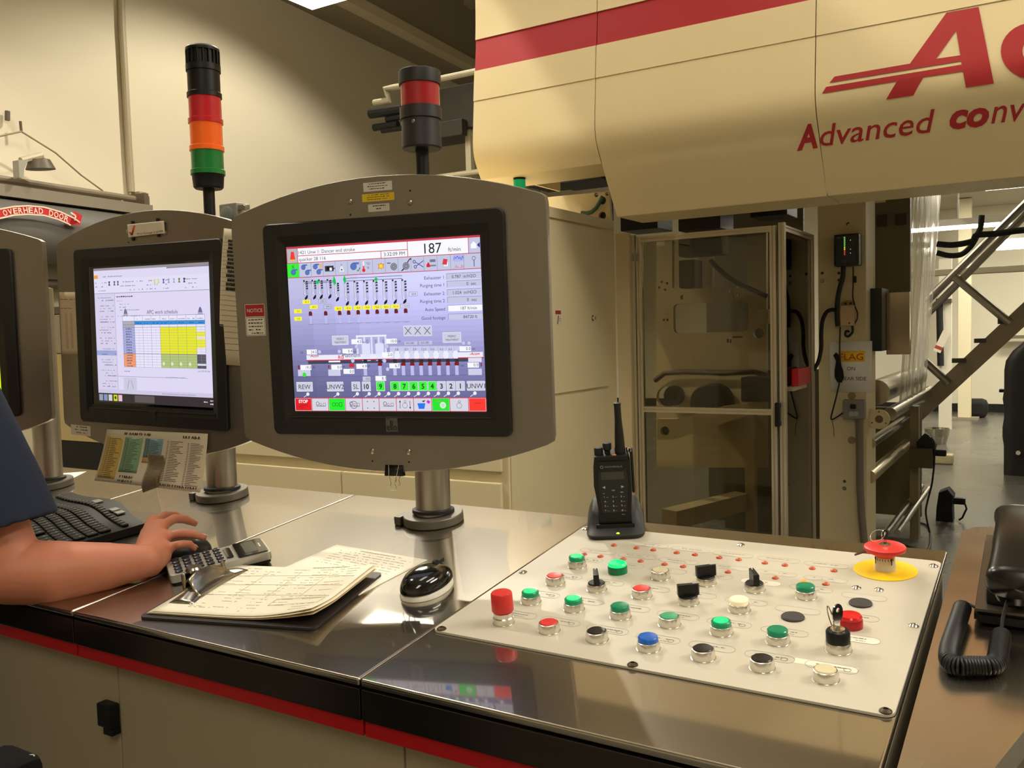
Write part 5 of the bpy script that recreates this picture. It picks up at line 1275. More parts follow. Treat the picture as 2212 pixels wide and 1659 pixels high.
MB().cyl((0, 0, .10), (0, 0, .415), .025).build('gas_spring', STEEL, ch); MB().tube([(0, -.15, .43), (0, -.26, .46), (0, -.27, .56)], .016, 8).build('back_bracket', BLK_M, ch)
for k in range(5):
    a = 2*math.pi*k/5+.3; e = Vector((.27*math.cos(a), .27*math.sin(a), .075)); MB().tube([(0, 0, .10), e], [.022, .013], 8).build('leg', BLK_M, ch); MB(T(e.x, e.y, 0.029)).lathe([(.028, -.012), (.028, .012)], 16, M=RXd(90)).build('caster', BLK_M, ch)
# ------------------------------------------------------------------ cream cabinet behind the console
CXR, CYF, CYB, CZ = -2.038, 3.30, 4.46, 2.046
cxl = atY(395, 700, CYF).x
t = thing('switch_cabinet', 'tall cream switch cabinet standing behind the nearest screen', 'cabinet', T(CXR, CYF, 0))
b = MB(T(-CXR, -CYF, 0)); b.bx(cxl, CXR, CYF, CYB, .0, CZ, .004); b.build('body', CREAM2, t)
za, zb_, zc = atY(1087, 1019, CYF).z, atY(1087, 1031, CYF).z, atY(1087, 1043, CYF).z
xr, xm = atY(1087, 1030, CYF).x, atY(745, 1040, CYF).x
for x0, x1 in ((cxl+.02, xm-.15), (xm-.146, xr)):
    MB(T(-CXR, -CYF, 0)).bx(x0, x1, CYF-.022, CYF-.0005, za, CZ-.06, .004).build('door', CREAM2, t)
for x0, x1 in ((cxl+.02, xm-.0025), (xm+.0025, xr)):
    MB(T(-CXR, -CYF, 0)).bx(x0, x1, CYF-.026, CYF-.0005, .25, zc, .006).build('drawer_front', CREAM2, t)
# the long side, facing the aisle
q1, q2, q3, q4 = atX(1192, 474, CXR), atX(1316, 497, CXR), atX(1201, 850, CXR), atX(1312, 832, CXR)
MB(T(-CXR, -CYF, 0)).bx(CXR+.0005, CXR+.014, CYF+.01, CYB-.03, q1.z+.006, CZ-.002, .002).build('trim_strip', CREAM2, t)
MB(T(-CXR, -CYF, 0)).bx(CXR+.0005, CXR+.014, CYF+.012, q4.y, q3.z, q1.z-.004, .003).build('door', CREAM2, t)
MB(T(-CXR, -CYF, 0)).bx(CXR+.0005, CXR+.008, CYF+.012, q4.y, .2, q3.z-.012, .003).build('panel', CREAM2, t)
p = atX(1280, 687, CXR+.014)
MB(Matrix.Translation(p-Vector((CXR, CYF, 0))) @ RYd(90)).lathe([(.016, 0), (.016, .004), (.010, .006), (.009, .016), (0, .017)], 18).build('quarter_turn_lock', CHROME, t)
p = atX(1206, 687, CXR+.0146)
g = Gfx(Matrix.Translation(p-Vector((CXR, CYF, 0))) @ RZ(90) @ RXd(90)); g.rect(-.030, -.038, .030, .038, (214, 204, 176), 0); g.rect(-.028, .018, .028, .036, (150, 40, 40), 1); g.poly([(-.012, -.03), (-.002, .012), (.006, .012), (-.004, -.03)], (50, 46, 40), 1); g.scrib(.008, .026, -.005, .004, INK, 1); g.scrib(.008, .026, -.015, .004, INK, 1)
g.build('warning_sticker', t)
# plate with holes that stands above the far end of the cabinet
Yp = CYB+.01
b = MB()
pa = [atY(*q, Yp) for q in ((1130, 431), (1316, 413), (1322, 500), (1130, 500))]
hl = []
for x, y, r in ((1301, 433, 10), (1301, 466, 10), (1288, 421, 5.5), (1311, 419, 4.5)):
    c_ = atY(x, y, Yp); rr = r*4.3/FPX; hl.append([(c_.x+rr*math.cos(k*math.pi/8), c_.z+rr*math.sin(k*math.pi/8)) for k in range(16)])
b.prism([(q.x, q.z) for q in pa][::-1], -.02, 0, M=T(0, Yp, 0) @ RXd(90), holes=hl)
tag(b.build('frame_plate', MACH), 'cream steel plate with round holes above the tall cabinet', 'machine part')
tag(MB().bx(pa[0].x, pa[1].x, Yp+.03, Yp+.05, pa[2].z-.05, pa[1].z-.01).build('backing_plate', DARKM), 'dark plate seen through the round holes of the cream plate', 'machine part')
b = MB(); b.tube([atY(x, y, Yp-.03) for x, y in ((1302, 424), (1296, 436), (1288, 449), (1278, 458), (1268, 461), (1256, 460))], .012, 8)
tag(b.build('ground_wire', mat('green_wire', (60, 90, 60), .5)), 'green ground wire looping out of the round hole', 'cable')
# small signal light on top of the cabinet
x_, y_ = -2.24, 3.72; zt = atY(1121, 350, y_); zm = atY(1121, 389, y_); x_ = zt.x
t = thing('signal_light', 'small black and green signal light behind the top of the nearest screen', 'signal light', T(x_, y_, CZ))
MB(T(0, 0, -CZ)).lathe([(.030, zm.z), (.030, zt.z-.004), (.027, zt.z), (0, zt.z)], 28).build('cap', BLK, t)
MB(T(0, 0, -CZ)).lathe([(.0295, zm.z-.06), (.0295, zm.z-.0005)], 28).build('lens', mat('lens_small_green', (10, 130, 80), .25, emit=(10, 150, 90), estr=.5), t)
MB(T(0, 0, -CZ)).lathe([(.031, CZ+.0005), (.031, zm.z-.061)], 28).build('base', BLK, t)

# ------------------------------------------------------------------ the press: overhead housing
PROF = [(3.650, 3.13), (3.643, 2.914), (3.617, 2.666), (3.590, 2.40), (3.591, 2.318), (3.612, 2.261), (3.647, 2.206), (3.669, 2.168), (3.734, 2.072), (3.800, 1.978)]
def refine(P_):
    out = []
    for i in range(len(P_)-1):
        p0, p1, p2, p3 = [Vector(P_[max(0, min(len(P_)-1, k))]) for k in (i-1, i, i+1, i+2)]
        for k in range(4):
            f = k/4; out.append(tuple(.5*((2*p1)+(-p0+p2)*f+(2*p0-5*p1+4*p2-p3)*f*f+(-p0+3*p1-3*p2+p3)*f**3)))
    return out+[P_[-1]]
PR = refine(PROF)
def onhouse(x, y):             # picture ray to housing surface -> (X, z)
    d = ray(x, y); best = None
    for (ya, z0), (yb, z1) in zip(PR, PR[1:]):
        n = Vector((0, z0-z1, yb-ya)); n = Vector((0, (z1-z0), -(yb-ya)))
        den = d.dot(n)
        if abs(den) < 1e-9: continue
        tt = (Vector((0, ya, z0))-EYE).dot(n)/den; p = EYE+d*tt
        if min(z0, z1)-1e-4 <= p.z <= max(z0, z1)+1e-4: best = p
    return (best.x, best.z) if best else (atY(x, y, 3.62).x, atY(x, y, 3.62).z)
def hy(z):
    for (ya, z0), (yb, z1) in zip(PR, PR[1:]):
        if z1 <= z <= z0: return ya+(yb-ya)*(z0-z)/(z0-z1)
    return PR[0][0] if z > PR[0][1] else PR[-1][0]
XS = [onhouse(1026, 85)[0]-.0, -1.725, -.782, .161, 1.10, 2.04]
zs1, zs2, zs3 = atY(1290, 23, 3.63).z, atY(1290, 97, 3.62).z, atY(1290, 168, 3.61).z
lipL = 2.20
labels = ['cream press hood panel at the left with the red stripe, ending above the nearest screen', 'cream press hood panel with the red stripe, above the guard door',
          'cream press hood panel carrying the big red A', 'press hood panel right of the big red A', 'press hood panel beyond the right edge of the picture']
for i in range(5):
    x0, x1 = XS[i]+.002, XS[i+1]-.002; bot = lipL if i == 0 else 1.978
    t = thing('press_hood', labels[i], 'machine housing', T((x0+x1)/2, 3.8, bot), 'press hood panels')
    O = T(-(x0+x1)/2, -3.8, -bot)
    zsn = sorted(set([z for _, z in PR if z > bot]+[bot, zs1, zs2, zs3, zs1+.008, zs2-.008]), reverse=True)
    def prof_pt(z):
        y = hy(z)
        if zs2 < z < zs1: y += .010
        return (y, z)
    def strip(name, m, pts, off=0):
        b = MB(O); vs = [(x, y+off, z) for y, z in pts for x in (x0, x1)]
        b.add(vs, [(2*k, 2*k+1, 2*k+3, 2*k+2) for k in range(len(pts)-1)])
        n = len(pts); vb = [(x, y+off+.02, z) for y, z in pts for x in (x0, x1)]
        b.add(vb, [(2*k, 2*k+2, 2*k+3, 2*k+1) for k in range(n-1)])
        for s_ in (0, 1): b.add([vs[2*k+s_] for k in range(n)]+[vb[2*k+s_] for k in range(n)], [(k, k+1, n+k+1, n+k) for k in range(n-1)])
        for k in (0, n-1): b.add([vs[2*k], vs[2*k+1], vb[2*k+1], vb[2*k]], [(0, 1, 2, 3)])
        bmesh.ops.remove_doubles(b.bm, verts=b.bm.verts[:], dist=1e-5)
        return b.build(name, m, t, ang=25)
    up = [(hy(z), z) for z in zsn if z >= zs1]; mid_ = [(hy(z), z) for z in zsn if zs2-1e-6 <= z <= zs1+1e-6]
    lowA = [(hy(z), z) for z in zsn if zs3 <= z <= zs2]; lowB = [(hy(z)+.004, z) for z in zsn if bot <= z <= zs3-.0]
    strip('hood_sheet', CREAM, up); strip('red_band', DRED, mid_, .006); strip('hood_sheet', CREAM, lowA)
    strip('hood_sheet', CREAM, lowB)
    yb = hy(bot)+.004
    MB(O).bx(x0, x1, yb+.004, yb+.30, bot-.002, bot+.016, .004).build('lip', CREAM, t)
    MB(O).bx(x0+.02, x1-.02, hy(3.1)+.03, 4.45, 3.11, 3.13).build('hood_cover', CREAM, t)
for x in (XS[0]+.004,):
    o = MB().bx(x, x+.012, 3.70, 4.45, 2.24, 3.11).build('hood_end_plate', CREAM); tag(o, 'cream end plate closing the left end of the press hood', 'machine housing')
# lettering on the hood
def house_gfx(name, parent_i):
    par = [o for o in COL.objects if o.name.startswith('press_hood')][parent_i]
    return par
def emblem(polys, name, m, par, sub=5):
    """polys in picture points; laid on the curved hood surface"""
    bmx = bmesh.new()
    for outer, holes in polys:
        lp = [[Vector((*onhouse(*p), 0)) for p in outer]]+[[Vector((*onhouse(*p), 0)) for p in h] for h in holes]
        fl = [v for l in lp for v in l]; vs = [bmx.verts.new(v) for v in fl]
        for tr_ in tessellate_polygon(lp):
            try: bmx.faces.new([vs[i] for i in tr_])
            except ValueError: pass
    for _ in range(sub):
        es = [e for e in bmx.edges if e.calc_length() > .05]
        if not es: break
        bmesh.ops.subdivide_edges(bmx, edges=es, cuts=1, use_grid_fill=False); bmesh.ops.triangulate(bmx, faces=bmx.faces[:])
    O = Vector(par.matrix_world.translation) if False else par.location
    for v in bmx.verts:
        X_, Z_ = v.co.x, v.co.y; v.co = Vector((X_, hy(Z_)+(.004 if Z_ < zs3 else 0)-.0025, Z_))-O
    b = MB(); b.addbm(bmx); return b.build(name, m, par)
z2p = lambda L_: [(1600+.3013*a, .3013*b_) for a, b_ in L_]
LOGO = mat('logo_red', (172, 40, 42), .5)
A_out = z2p([(1475, 90), (1705, 48), (1815, 598), (1615, 628), (1593, 510), (1310, 552), (1238, 683), (1042, 713), (1120, 582), (583, 670), (612, 622), (1583, 462), (1580, 437), (637, 592), (672, 548), (1213, 455)])
A_in = z2p([(1545, 218), (1575, 395), (1402, 420)])
hoods = sorted([o for o in COL.objects if o.name.startswith('press_hood')], key=lambda o: o.location.x)
emblem([(A_out, [A_in])], 'big_letter', LOGO, hoods[2])
cc_ = [(2105+235*math.cos(a)*1.02, 365+205*math.sin(a)) for a in [math.radians(40+280*k/26) for k in range(27)]]+[(2115+95*math.cos(a), 365+95*math.sin(a)) for a in [math.radians(320-280*k/20) for k in range(21)]]
emblem([(z2p(cc_), [])], 'big_letter', LOGO, hoods[3])
def housetext(s_, px0, px1, cap_px, bold, shear, par, name='small_lettering'):
    """baseline from picture point px0 to px1"""
    vs, fs, a, b_ = text2d(s_, bold, shear); P0_, P1_ = onhouse(*px0), onhouse(*px1)
    cap = cap_px*3.75/FPX; dx = (P1_[0]-P0_[0])/(b_-a); dz = (P1_[1]-P0_[1])/(b_-a)
    O = par.location; b = MB(); out = []
    for u, v in vs:
        X_ = P0_[0]+(u-a)*dx; Z_ = P0_[1]+(u-a)*dz+v*cap/.73; out.append(Vector((X_, hy(Z_)+.004-.0028, Z_))-O)
    b.add(out, fs); return b.build(name, LOGO, par, recalc=False)
housetext('A', (1721, 324), (1766, 317), 43, .035, .28, hoods[1])
housetext('dvanced', (1773, 316), (2022, 284), 40, 0.004, .25, hoods[2])
housetext('co', (2052, 277), (2137, 269), 42, .04, .25, hoods[2])
housetext('nv', (2141, 267), (2217, 258), 42, .004, .25, hoods[2])
# dark superstructure above and behind the hood
tag(MB().bx(-2.40, 2.0, 4.52, 6.6, 2.42, 2.95, .01).build('press_crosshead', DARKM), 'dark machine body above and behind the cream hood', 'machine')
def smooth_path(P_, k=5):
    P_ = [Vector(p) for p in P_]; out = []
    for i in range(len(P_)-1):
        p0, p1, p2, p3 = [P_[max(0, min(len(P_)-1, j))] for j in (i-1, i, i+1, i+2)]
        for q in range(k):
            f = q/k; out.append(.5*((2*p1)+(-p0+p2)*f+(2*p0-5*p1+4*p2-p3)*f*f+(-p0+3*p1-3*p2+p3)*f**3))
    return out+[P_[-1]]
def tb(name, pts, r, m, lab, cat='pipe', grp=None, seg=10):
    if len(pts) > 3 and cat in ('cable', 'hose'): pts = smooth_path(pts)
    b = MB(); b.tube(pts, r, seg); o = b.build(name, m); tag(o, lab, cat, grp); return o
for k, (x0, x1, y0, y1, Y) in enumerate(((1140, 1300, 386, 405, 4.6), (1200, 1300, 380, 402, 4.9), (1340, 1420, 462, 500, 5.0), (1465, 1555, 440, 500, 4.9), (1620, 1700, 440, 470, 5.3))):
    a_, b_ = atY(x0, y1, Y), atY(x1, y0, Y); o = MB().bx(a_.x, b_.x, Y, Y+.25, a_.z, max(b_.z, 2.425), .006).build('drive_unit', mat('drive_dark', (40, 38, 34), .5, .3))
    tag(o, ['dark drive unit under the left hood panel', 'dark drive unit tucked behind the one under the left hood panel', 'dark drive unit above the hinge side of the guard door', 'black drive unit above the middle of the guard door', 'dark drive unit above the handle side of the guard door'][k], 'machine part')

# ------------------------------------------------------------------ guard of the press
YG = 4.480
pz_ = lambda x, y: atY(x, y, YG)
tag(MB().bx(CXR+.002, pz_(1364, 700).x, YG-.01, YG+.01, 0, pz_(1345, 504).z, .002).build('filler_panel', CREAM2), 'narrow cream panel between the tall cabinet and the guard door', 'panel')
GLS = bpy.data.materials.new('smoked_glazing'); GLS.use_nodes = True; nt = GLS.node_tree; nt.nodes.clear()
o_ = nt.nodes.new('ShaderNodeOutputMaterial'); mx = nt.nodes.new('ShaderNodeMixShader'); tr_ = nt.nodes.new('ShaderNodeBsdfTransparent'); gl_ = nt.nodes.new('ShaderNodeBsdfGlossy'); fr = nt.nodes.new('ShaderNodeFresnel')
tr_.inputs[0].default_value = (.62, .59, .50, 1); gl_.inputs['Roughness'].default_value = .03; gl_.inputs[0].default_value = (.9, .9, .9, 1); fr.inputs[0].default_value = 1.5
nt.links.new(fr.outputs[0], mx.inputs[0]); nt.links.new(tr_.outputs[0], mx.inputs[1]); nt.links.new(gl_.outputs[0], mx.inputs[2]); nt.links.new(mx.outputs[0], o_.inputs[0])
def extr(b, p0, p1, w=.030, axis='z'):
    """slotted aluminium profile between two points: four corner ribs round a core"""
    p0, p1 = Vector(p0), Vector(p1); L_ = (p1-p0).length; q = (p1-p0).to_track_quat('Z', 'Y').to_matrix().to_4x4(); q.translation = p0
    h = w/2; s = w*.36
    for sx in (-1, 1):
        for sy in (-1, 1): b.bx(sx*h, sx*(h-s), sy*h, sy*(h-s), 0, L_, M=q)
    b.bx(-h+.006, h-.006, -h+.006, h-.006, 0.0005, L_-.0005, M=q)
gx0, gx1 = pz_(1384, 700).x, pz_(1672, 700).x; gz1 = pz_(1384, 512).z; zr = pz_(1500, 886).z
b = MB(); extr(b, (pz_(1370, 700).x, YG, 0), (pz_(1370, 700).x, YG, gz1+.012)); tag(b.build('guard_post', ALU), 'aluminium post on the hinge side of the guard door', 'post', 'guard posts')
cpx = pz_(1691, 700).x
b = MB(); extr(b, (cpx, YG, 0), (cpx, YG, gz1+.012)); tag(b.build('guard_post', ALU), 'aluminium corner post on the handle side of the guard door', 'post', 'guard posts')
t = thing('guard_door', 'smoked guard door in a slotted aluminium frame', 'door', T(gx0, YG, .1)); O = T(-gx0, -YG, -.1)
for nm, a_, b_ in (('stile', (gx0, .10), (gx0, gz1)), ('stile', (gx1, .10), (gx1, gz1)), ('rail', (gx0+.015, gz1-.015), (gx1-.015, gz1-.015)), ('rail', (gx0+.015, zr), (gx1-.015, zr)), ('rail', (gx0+.015, .115), (gx1-.015, .115))):
    b = MB(O); extr(b, (a_[0], YG, a_[1]), (b_[0], YG, b_[1])); b.build(nm, ALU, t)
for z0, z1 in ((zr+.015, gz1-.030), (.130, zr-.015)): MB(O).bx(gx0+.015, gx1-.015, YG-.002, YG+.002, z0, z1).build('pane', GLS, t)
for zz_ in (pz_(1375, 556).z, .45):
    b = MB(O @ T((pz_(1377, 700).x), YG-.018, zz_)); b.box((-.011, 0, 0), (.019, .004, .040), .001); b.box((.011, 0, 0), (.019, .004, .040), .001); b.cyl((0, -.002, -.020), (0, -.002, .020), .004)
    for sx in (-1, 1):
        for sz in (-1, 1): b.lathe([(.004, 0), (.003, .002), (0, .002)], 10, M=T(sx*.013, -.002, sz*.010) @ RXd(90))
    b.build('hinge', STEEL, t)
hp, hq = pz_(1683, 868), pz_(1683, 920)
b = MB(O); b.bx(hp.x-.010, hp.x+.016, YG-.055, YG-.030, hq.z, hp.z, .006); b.bx(hp.x-.008, hp.x+.014, YG-.030, YG-.0155, hp.z-.025, hp.z-.004); b.bx(hp.x-.008, hp.x+.014, YG-.030, YG-.0155, hq.z+.004, hq.z+.025); b.build('handle', BLK, t)
YR = atX(1751, 505, cpx).y
t = thing('guard_panel', 'smoked side panel of the guard, receding from its corner post', 'panel', T(cpx, YR, .1)); O = T(-cpx, -YR, -.1)
for nm, a_, b_ in (('rail', (YG+.015, gz1-.015), (YR-.015, gz1-.015)), ('rail', (YG+.015, .115), (YR-.015, .115)), ('stile', (YR, .1), (YR, gz1))):
    b = MB(O); extr(b, (cpx, a_[0], a_[1]), (cpx, b_[0], b_[1])); b.build(nm, ALU, t)
MB(O).bx(cpx-.002, cpx+.002, YG+.015, YR-.015, .13, gz1-.03).build('pane', GLS, t)

# ------------------------------------------------------------------ inside the guard: side frame of a print unit
YS = 5.55
pp = lambda x, y, Y=YS: (atY(x, y, Y).x, atY(x, y, Y).z)
def rr(x0, y0, x1, y1, r=.02, Y=YS):
    a_, b_ = pp(x0, y1, Y), pp(x1, y0, Y); w, h = b_[0]-a_[0], b_[1]-a_[1]; return rrect(w, h, r, 4, (a_[0]+b_[0])/2, (a_[1]+b_[1])/2)
def circle(x, y, r, Y=YS, n=16):
    c_ = pp(x, y, Y); R_ = r*(Y/math.cos(math.radians(20)))*.93/FPX; return [(c_[0]+R_*math.cos(2*math.pi*k/n), c_[1]+R_*math.sin(2*math.pi*k/n)) for k in range(n)]
YM = T(0, YS, 0) @ RXd(90)
t = thing('print_unit_frame', 'cream side frame with a long rounded opening seen through the guard door', 'machine part', T(*[pp(1537, 1000)[0], YS, 0]))
O = T(-pp(1537, 1000)[0], -YS, 0)
out = [pp(1418, 1010), pp(1656, 1010), pp(1655, 500), pp(1614, 502), pp(1614, 622), pp(1539, 624), pp(1539, 545), pp(1510, 547), pp(1510, 624), pp(1452, 622), pp(1452, 520), pp(1418, 523)]
holes = [rr(1455, 650, 1616, 720, .03), circle(1440, 858, 25), circle(1638, 720, 12), circle(1474, 642, 5), circle(1430, 609, 3), circle(1441, 612, 3), circle(1424, 621, 3), circle(1437, 626, 3), circle(1577, 629, 3), circle(1589, 622, 3), circle(1595, 636, 3.5), circle(1582, 642, 3.5), circle(1434, 691, 3), circle(1442, 691, 3)]
MB(O @ YM).prism(out, -.04, 0, holes=holes).build('frame_plate', MACH, t)
b = MB(O @ T(0, 0, 0)); b.bx(pp(1418, 0)[0], pp(1656, 0)[0], YS+.9, YS+.94, 0, 2.3); b.build('backing', mat('rear_dark', (92, 84, 64), .6), t)
for (x, y, r, d, nm) in ((1530, 872, 44, .18, 'drive_wheel'), (1440, 858, 24, .06, 'bearing_cap')):
    c_ = pp(x, y, YS-.2); R_ = r*5.35/FPX*.98
    MB(O @ T(c_[0], YS-d, c_[1]) @ RXd(90)).lathe([(R_, -d+.045), (R_, .02), (R_*.93, .035), (R_*.35, .03), (R_*.3, .05), (0, .05)], 36).build(nm, mat('wheel_dark', (44, 40, 36), .5, .4), t)
c_ = pp(1436, 931, YS-.3)
b = MB(O); b.add([(*pp(1420, 905, YS-.3), 0), (*pp(1455, 905, YS-.3), 0), (*pp(1600, 875, YS-.3), 0), (*pp(1600, 905, YS-.3), 0), (*pp(1455, 950, YS-.3), 0), (*pp(1420, 950, YS-.3), 0)], [])
b2 = MB(O @ T(0, YS-.3, 0) @ RXd(90)); b2.prism([pp(*q, YS-.3) for q in ((1420, 905), (1420, 950), (1455, 950), (1650, 886), (1650, 868), (1560, 878), (1460, 905))], -.06, 0, holes=[circle(1436, 931, 11, YS-.3)]); b2.build('swing_arm', MACH, t); b.bm.free()
MB(O @ T(c_[0], YS-.27, c_[1]) @ RXd(90)).lathe([(.028, -.02), (.028, 0), (0, 0)], 20).build('shaft_end', mat('wheel_dark', (44, 40, 36), .5, .4), t)
b = MB(O); b.tube([(*pp(x, y, YS-.06)[:1], YS-.06, pp(x, y, YS-.06)[1]) for x, y in ((1414, 822), (1436, 806), (1480, 803), (1560, 806), (1630, 803), (1660, 814), (1690, 822))], .018, 8); b.build('conduit', mat('conduit_brown', (88, 74, 60), .5), t)
g = Gfx(O @ T(0, YS-.0005, 0) @ RXd(90))
def grect(x0, y0, x1, y1, c, l=1): a_, b_ = pp(x0, y1), pp(x1, y0); g.rect(a_[0], a_[1], b_[0], b_[1], c, l)
grect(1567, 728, 1605, 745, (206, 196, 160)); grect(1582, 726, 1604, 730, (150, 60, 50), 2); grect(1570, 732, 1575, 740, (60, 56, 46), 2); grect(1577, 733, 1580, 741, (60, 56, 46), 2)
g.build('frame_sticker', t)
a_, b_ = pp(1640, 700), pp(1664, 668); MB(O).bx(a_[0], b_[0], YS-.05, YS-.002, a_[1], b_[1], .003).build('bracket', mat('bracket_pale', (218, 205, 165), .5), t)
# drive parts seen above the frame
for k, (x0, y0, x1, y1, Y, m_, lab) in enumerate(((1465, 505, 1558, 555, 5.3, DARKM, 'black gearbox behind the upper glazing of the guard door'), (1466, 560, 1500, 623, 5.35, DARKM, 'dark motor hanging under the black gearbox'), (1600, 815, 1678, 868, 5.2, DARKM, 'dark cover plate right of the drive wheel'))):
    a_, b_ = pp(x0, y1, Y), pp(x1, y0, Y); o = MB().bx(a_[0], b_[0], Y, Y+.15, a_[1], b_[1], .01).build('gearbox' if k == 0 else ('motor' if k == 1 else 'cover_plate'), m_); tag(o, lab, 'machine part')
tb('hose', [atY(x, y, 5.25) for x, y in ((1535, 562), (1548, 577), (1570, 596), (1595, 612), (1625, 626), (1657, 640))], .014, BLK_M, 'dark hose sagging behind the upper glazing of the guard door', 'hose')
# base frame on the floor
b = MB(); p0 = atZ(1500, 1135, .30); p1 = atZ(1625, 1058, .30)
q0, q1 = atY(1480, 1120, 4.7), atY(1620, 1040, 5.6)
tag(MB().bx(atY(1622, 1000, 5.45).x-.03, atY(1622, 1000, 5.45).x+.03, 5.42, 5.48, 0, 1.02).build('floor_strut', MACH), 'cream leg standing behind the lower glazing', 'machine part')
b = MB(); b.tube([Vector((-1.86, 4.75, .36)), Vector((atY(1622, 1000, 5.45).x-.06, 5.45, .36))], .075, 4); tag(b.build('base_beam', MACH), 'cream beam running back from behind the lower glazing', 'machine part')
tag(MB().bx(-2.0, -1.12, 6.2, 6.26, 0, 1.15).build('sheet_panel', mat('olive_panel', (84, 78, 54), .6)), 'olive panel at the back behind the lower glazing', 'panel')
# ------------------------------------------------------------------ column right of the guard
YC = 5.168
pc_ = lambda x, y, Y=YC: atY(x, y, Y)
cl_, cr_ = pc_(1768, 700).x, pc_(1871, 700).x
t = thing('press_column', 'cream steel column of the press, carrying a sign and an outlet box', 'column', T((cl_+cr_)/2, YC, 0)); cxx = (cl_+cr_)/2
hl = []
def cc2(x, y, r): c_ = pc_(x, y); return [(c_.x-cxx+r*math.cos(2*math.pi*k/18), c_.z+r*math.sin(2*math.pi*k/18)) for k in range(18)]
MB(RXd(90)).prism([(cl_-cxx, 0.0), (cr_-cxx, 0), (cr_-cxx, 2.40), (cl_-cxx, 2.40)], -.30, 0, holes=[cc2(1776, 590, .008), cc2(1776, 607, .010), cc2(1812, 590, .008), cc2(1812, 605, .008), cc2(1824, 1040, .009), cc2(1824, 1055, .011), cc2(1832, 484, .010)]).build('post', MACH, t)
for x, y in ((1840, 855), (1840, 951)):
    c_ = pc_(x, y); MB(T(c_.x-cxx, 0, c_.z) @ RXd(90)).lathe([(.021, 0), (.021, .0015), (0, .0015)], 20).build('hole_plug', mat('plug_olive', (140, 126, 92), .5), t)
for x, y in ((1776, 607), (1824, 1055), (1834, 486)):
    c_ = pc_(x, y); MB(T(c_.x-cxx, .001, c_.z) @ RXd(90)).lathe([(.009, 0), (.008, .004), (.003, .004)], 12).build('bolt', STEEL, t)
def boxat(name, x0, y0, x1, y1, Y, d, m, lab, cat, bev=.003, grp=None, asthing=False):
    """box whose front face spans two picture corners at depth Y and whose back is d further"""
    a_, b_ = atY(x0, y1, Y), atY(x1, y0, Y)
    if asthing:
        t = thing(name, lab, cat, T((a_.x+b_.x)/2, Y, a_.z), grp); return t, b_.x-a_.x, b_.z-a_.z
    o = MB(T((a_.x+b_.x)/2, Y, a_.z)).bx(-(b_.x-a_.x)/2, (b_.x-a_.x)/2, 0, d, 0, b_.z-a_.z, bev).build(name, m)
    if lab: tag(o, lab, cat, grp)
    return o
# static bar power unit with its lights
t, w, h = boxat('power_unit', 1801, 503, 1856, 576, YC-.085, .08, None, 'black power unit with a column of green and red lights on the column', 'power unit', asthing=True)
MB().bx(-w/2, w/2, 0, .082, 0, h, .008).build('case', mat('unit_black', (30, 34, 36), .35), t)
MB().bx(-w/2+.008, w/2-.014, -.003, .0005, .012, h-.008, .002).build('faceplate', mat('unit_face', (18, 30, 36), .25), t)
g = Gfx(T(0, -.0035, 0) @ RXd(90), lit=True)
for k in range(11): g.rect(-.012, h*.34+k*h*.053, -.005, h*.34+k*h*.053+.007, (200, 60, 40) if k < 3 else ((220, 200, 60) if k < 5 else (120, 190, 90)), 1)
for k in (.38, .5, .78): g.rect(w*.15, h*k, w*.15+.004, h*k+.004, (220, 220, 200), 1)
g.build('status_lights', t)
g = Gfx(T(0, -.0033, 0) @ RXd(90)); g.text(-w/2+.02, h*.88, 'ENERCON', .008, (96, 110, 110), l=1) if False else g.scrib(-w*.36, -w*.05, h*.88, .007, (90, 104, 104), 1)
g.ring(-.01, h*.14, .007, .001, (110, 110, 110), 1); g.build('face_print', t)
# cables from it
CB = RUBBER
tb('thick_cable', [pc_(x, y, YC-.05) for x, y in ((1822, 576), (1820, 600), (1814, 622), (1809, 650), (1808, 685), (1810, 705))], .013, CB, 'thick black cable going down from the power unit', 'cable')
tb('thick_cable', [pc_(x, y, YC-.06) for x, y in ((1808, 672), (1798, 669), (1786, 674), (1777, 692), (1774, 720), (1774, 750), (1768, 780), (1756, 802))], .011, CB, 'thick black cable looping from the column to the red switch box', 'cable')
tb('thin_cable', [pc_(x, y, YC-.02) for x, y in ((1843, 576), (1843, 610), (1842, 640), (1846, 660), (1852, 675), (1851, 690), (1843, 703))], .0035, CB, 'thin black cable running down past the small pale box', 'cable')
tag(MB().bx(pc_(1839, 0, YC-.028).x, pc_(1847, 0, YC-.028).x, YC-.03, YC-.012, pc_(0+1843, 611).z, pc_(1843, 597).z, .002).build('cable_ferrite', BLK), 'small black ferrite block on the thin cable', 'cable part')
t, w, h = boxat('junction_box', 1815, 648, 1845, 704, YC-.035, .034, None, 'small pale pink box screwed on the column below the power unit', 'box', asthing=True)
MB().bx(-w/2, w/2, 0, .034, 0, h*.80, .003).build('box', mat('pale_pink', (206, 178, 142), .5), t)
b = MB(RXd(90)); b.prism([(-w/2, h*.78), (w/2, h*.78), (w/2, h*.93), (w*.2, h), (-w*.2, h), (-w/2, h*.93)], -.034, -.030); b.build('bracket', mat('bracket_tan', (160, 142, 104), .5), t)
for sx in (-1, 1): MB(T(sx*w*.18, .029, h*.88) @ RXd(90)).lathe([(.006, 0), (.006, .002), (0, .002)], 12).build('hole', BLK_M, t)
MB(T(w*.15, -.001, h*.10) @ RXd(90)).lathe([(.005, 0), (.005, .001), (0, .001)], 12).build('keyhole', BLK_M, t)
tb('cable_clip', [pc_(x, y, YC-.02) for x, y in ((1841, 704), (1842, 716), (1838, 722), (1832, 727), (1826, 724), (1828, 715), (1835, 717))], .006, CB, 'short black cable end curled below the pale pink box', 'cable')
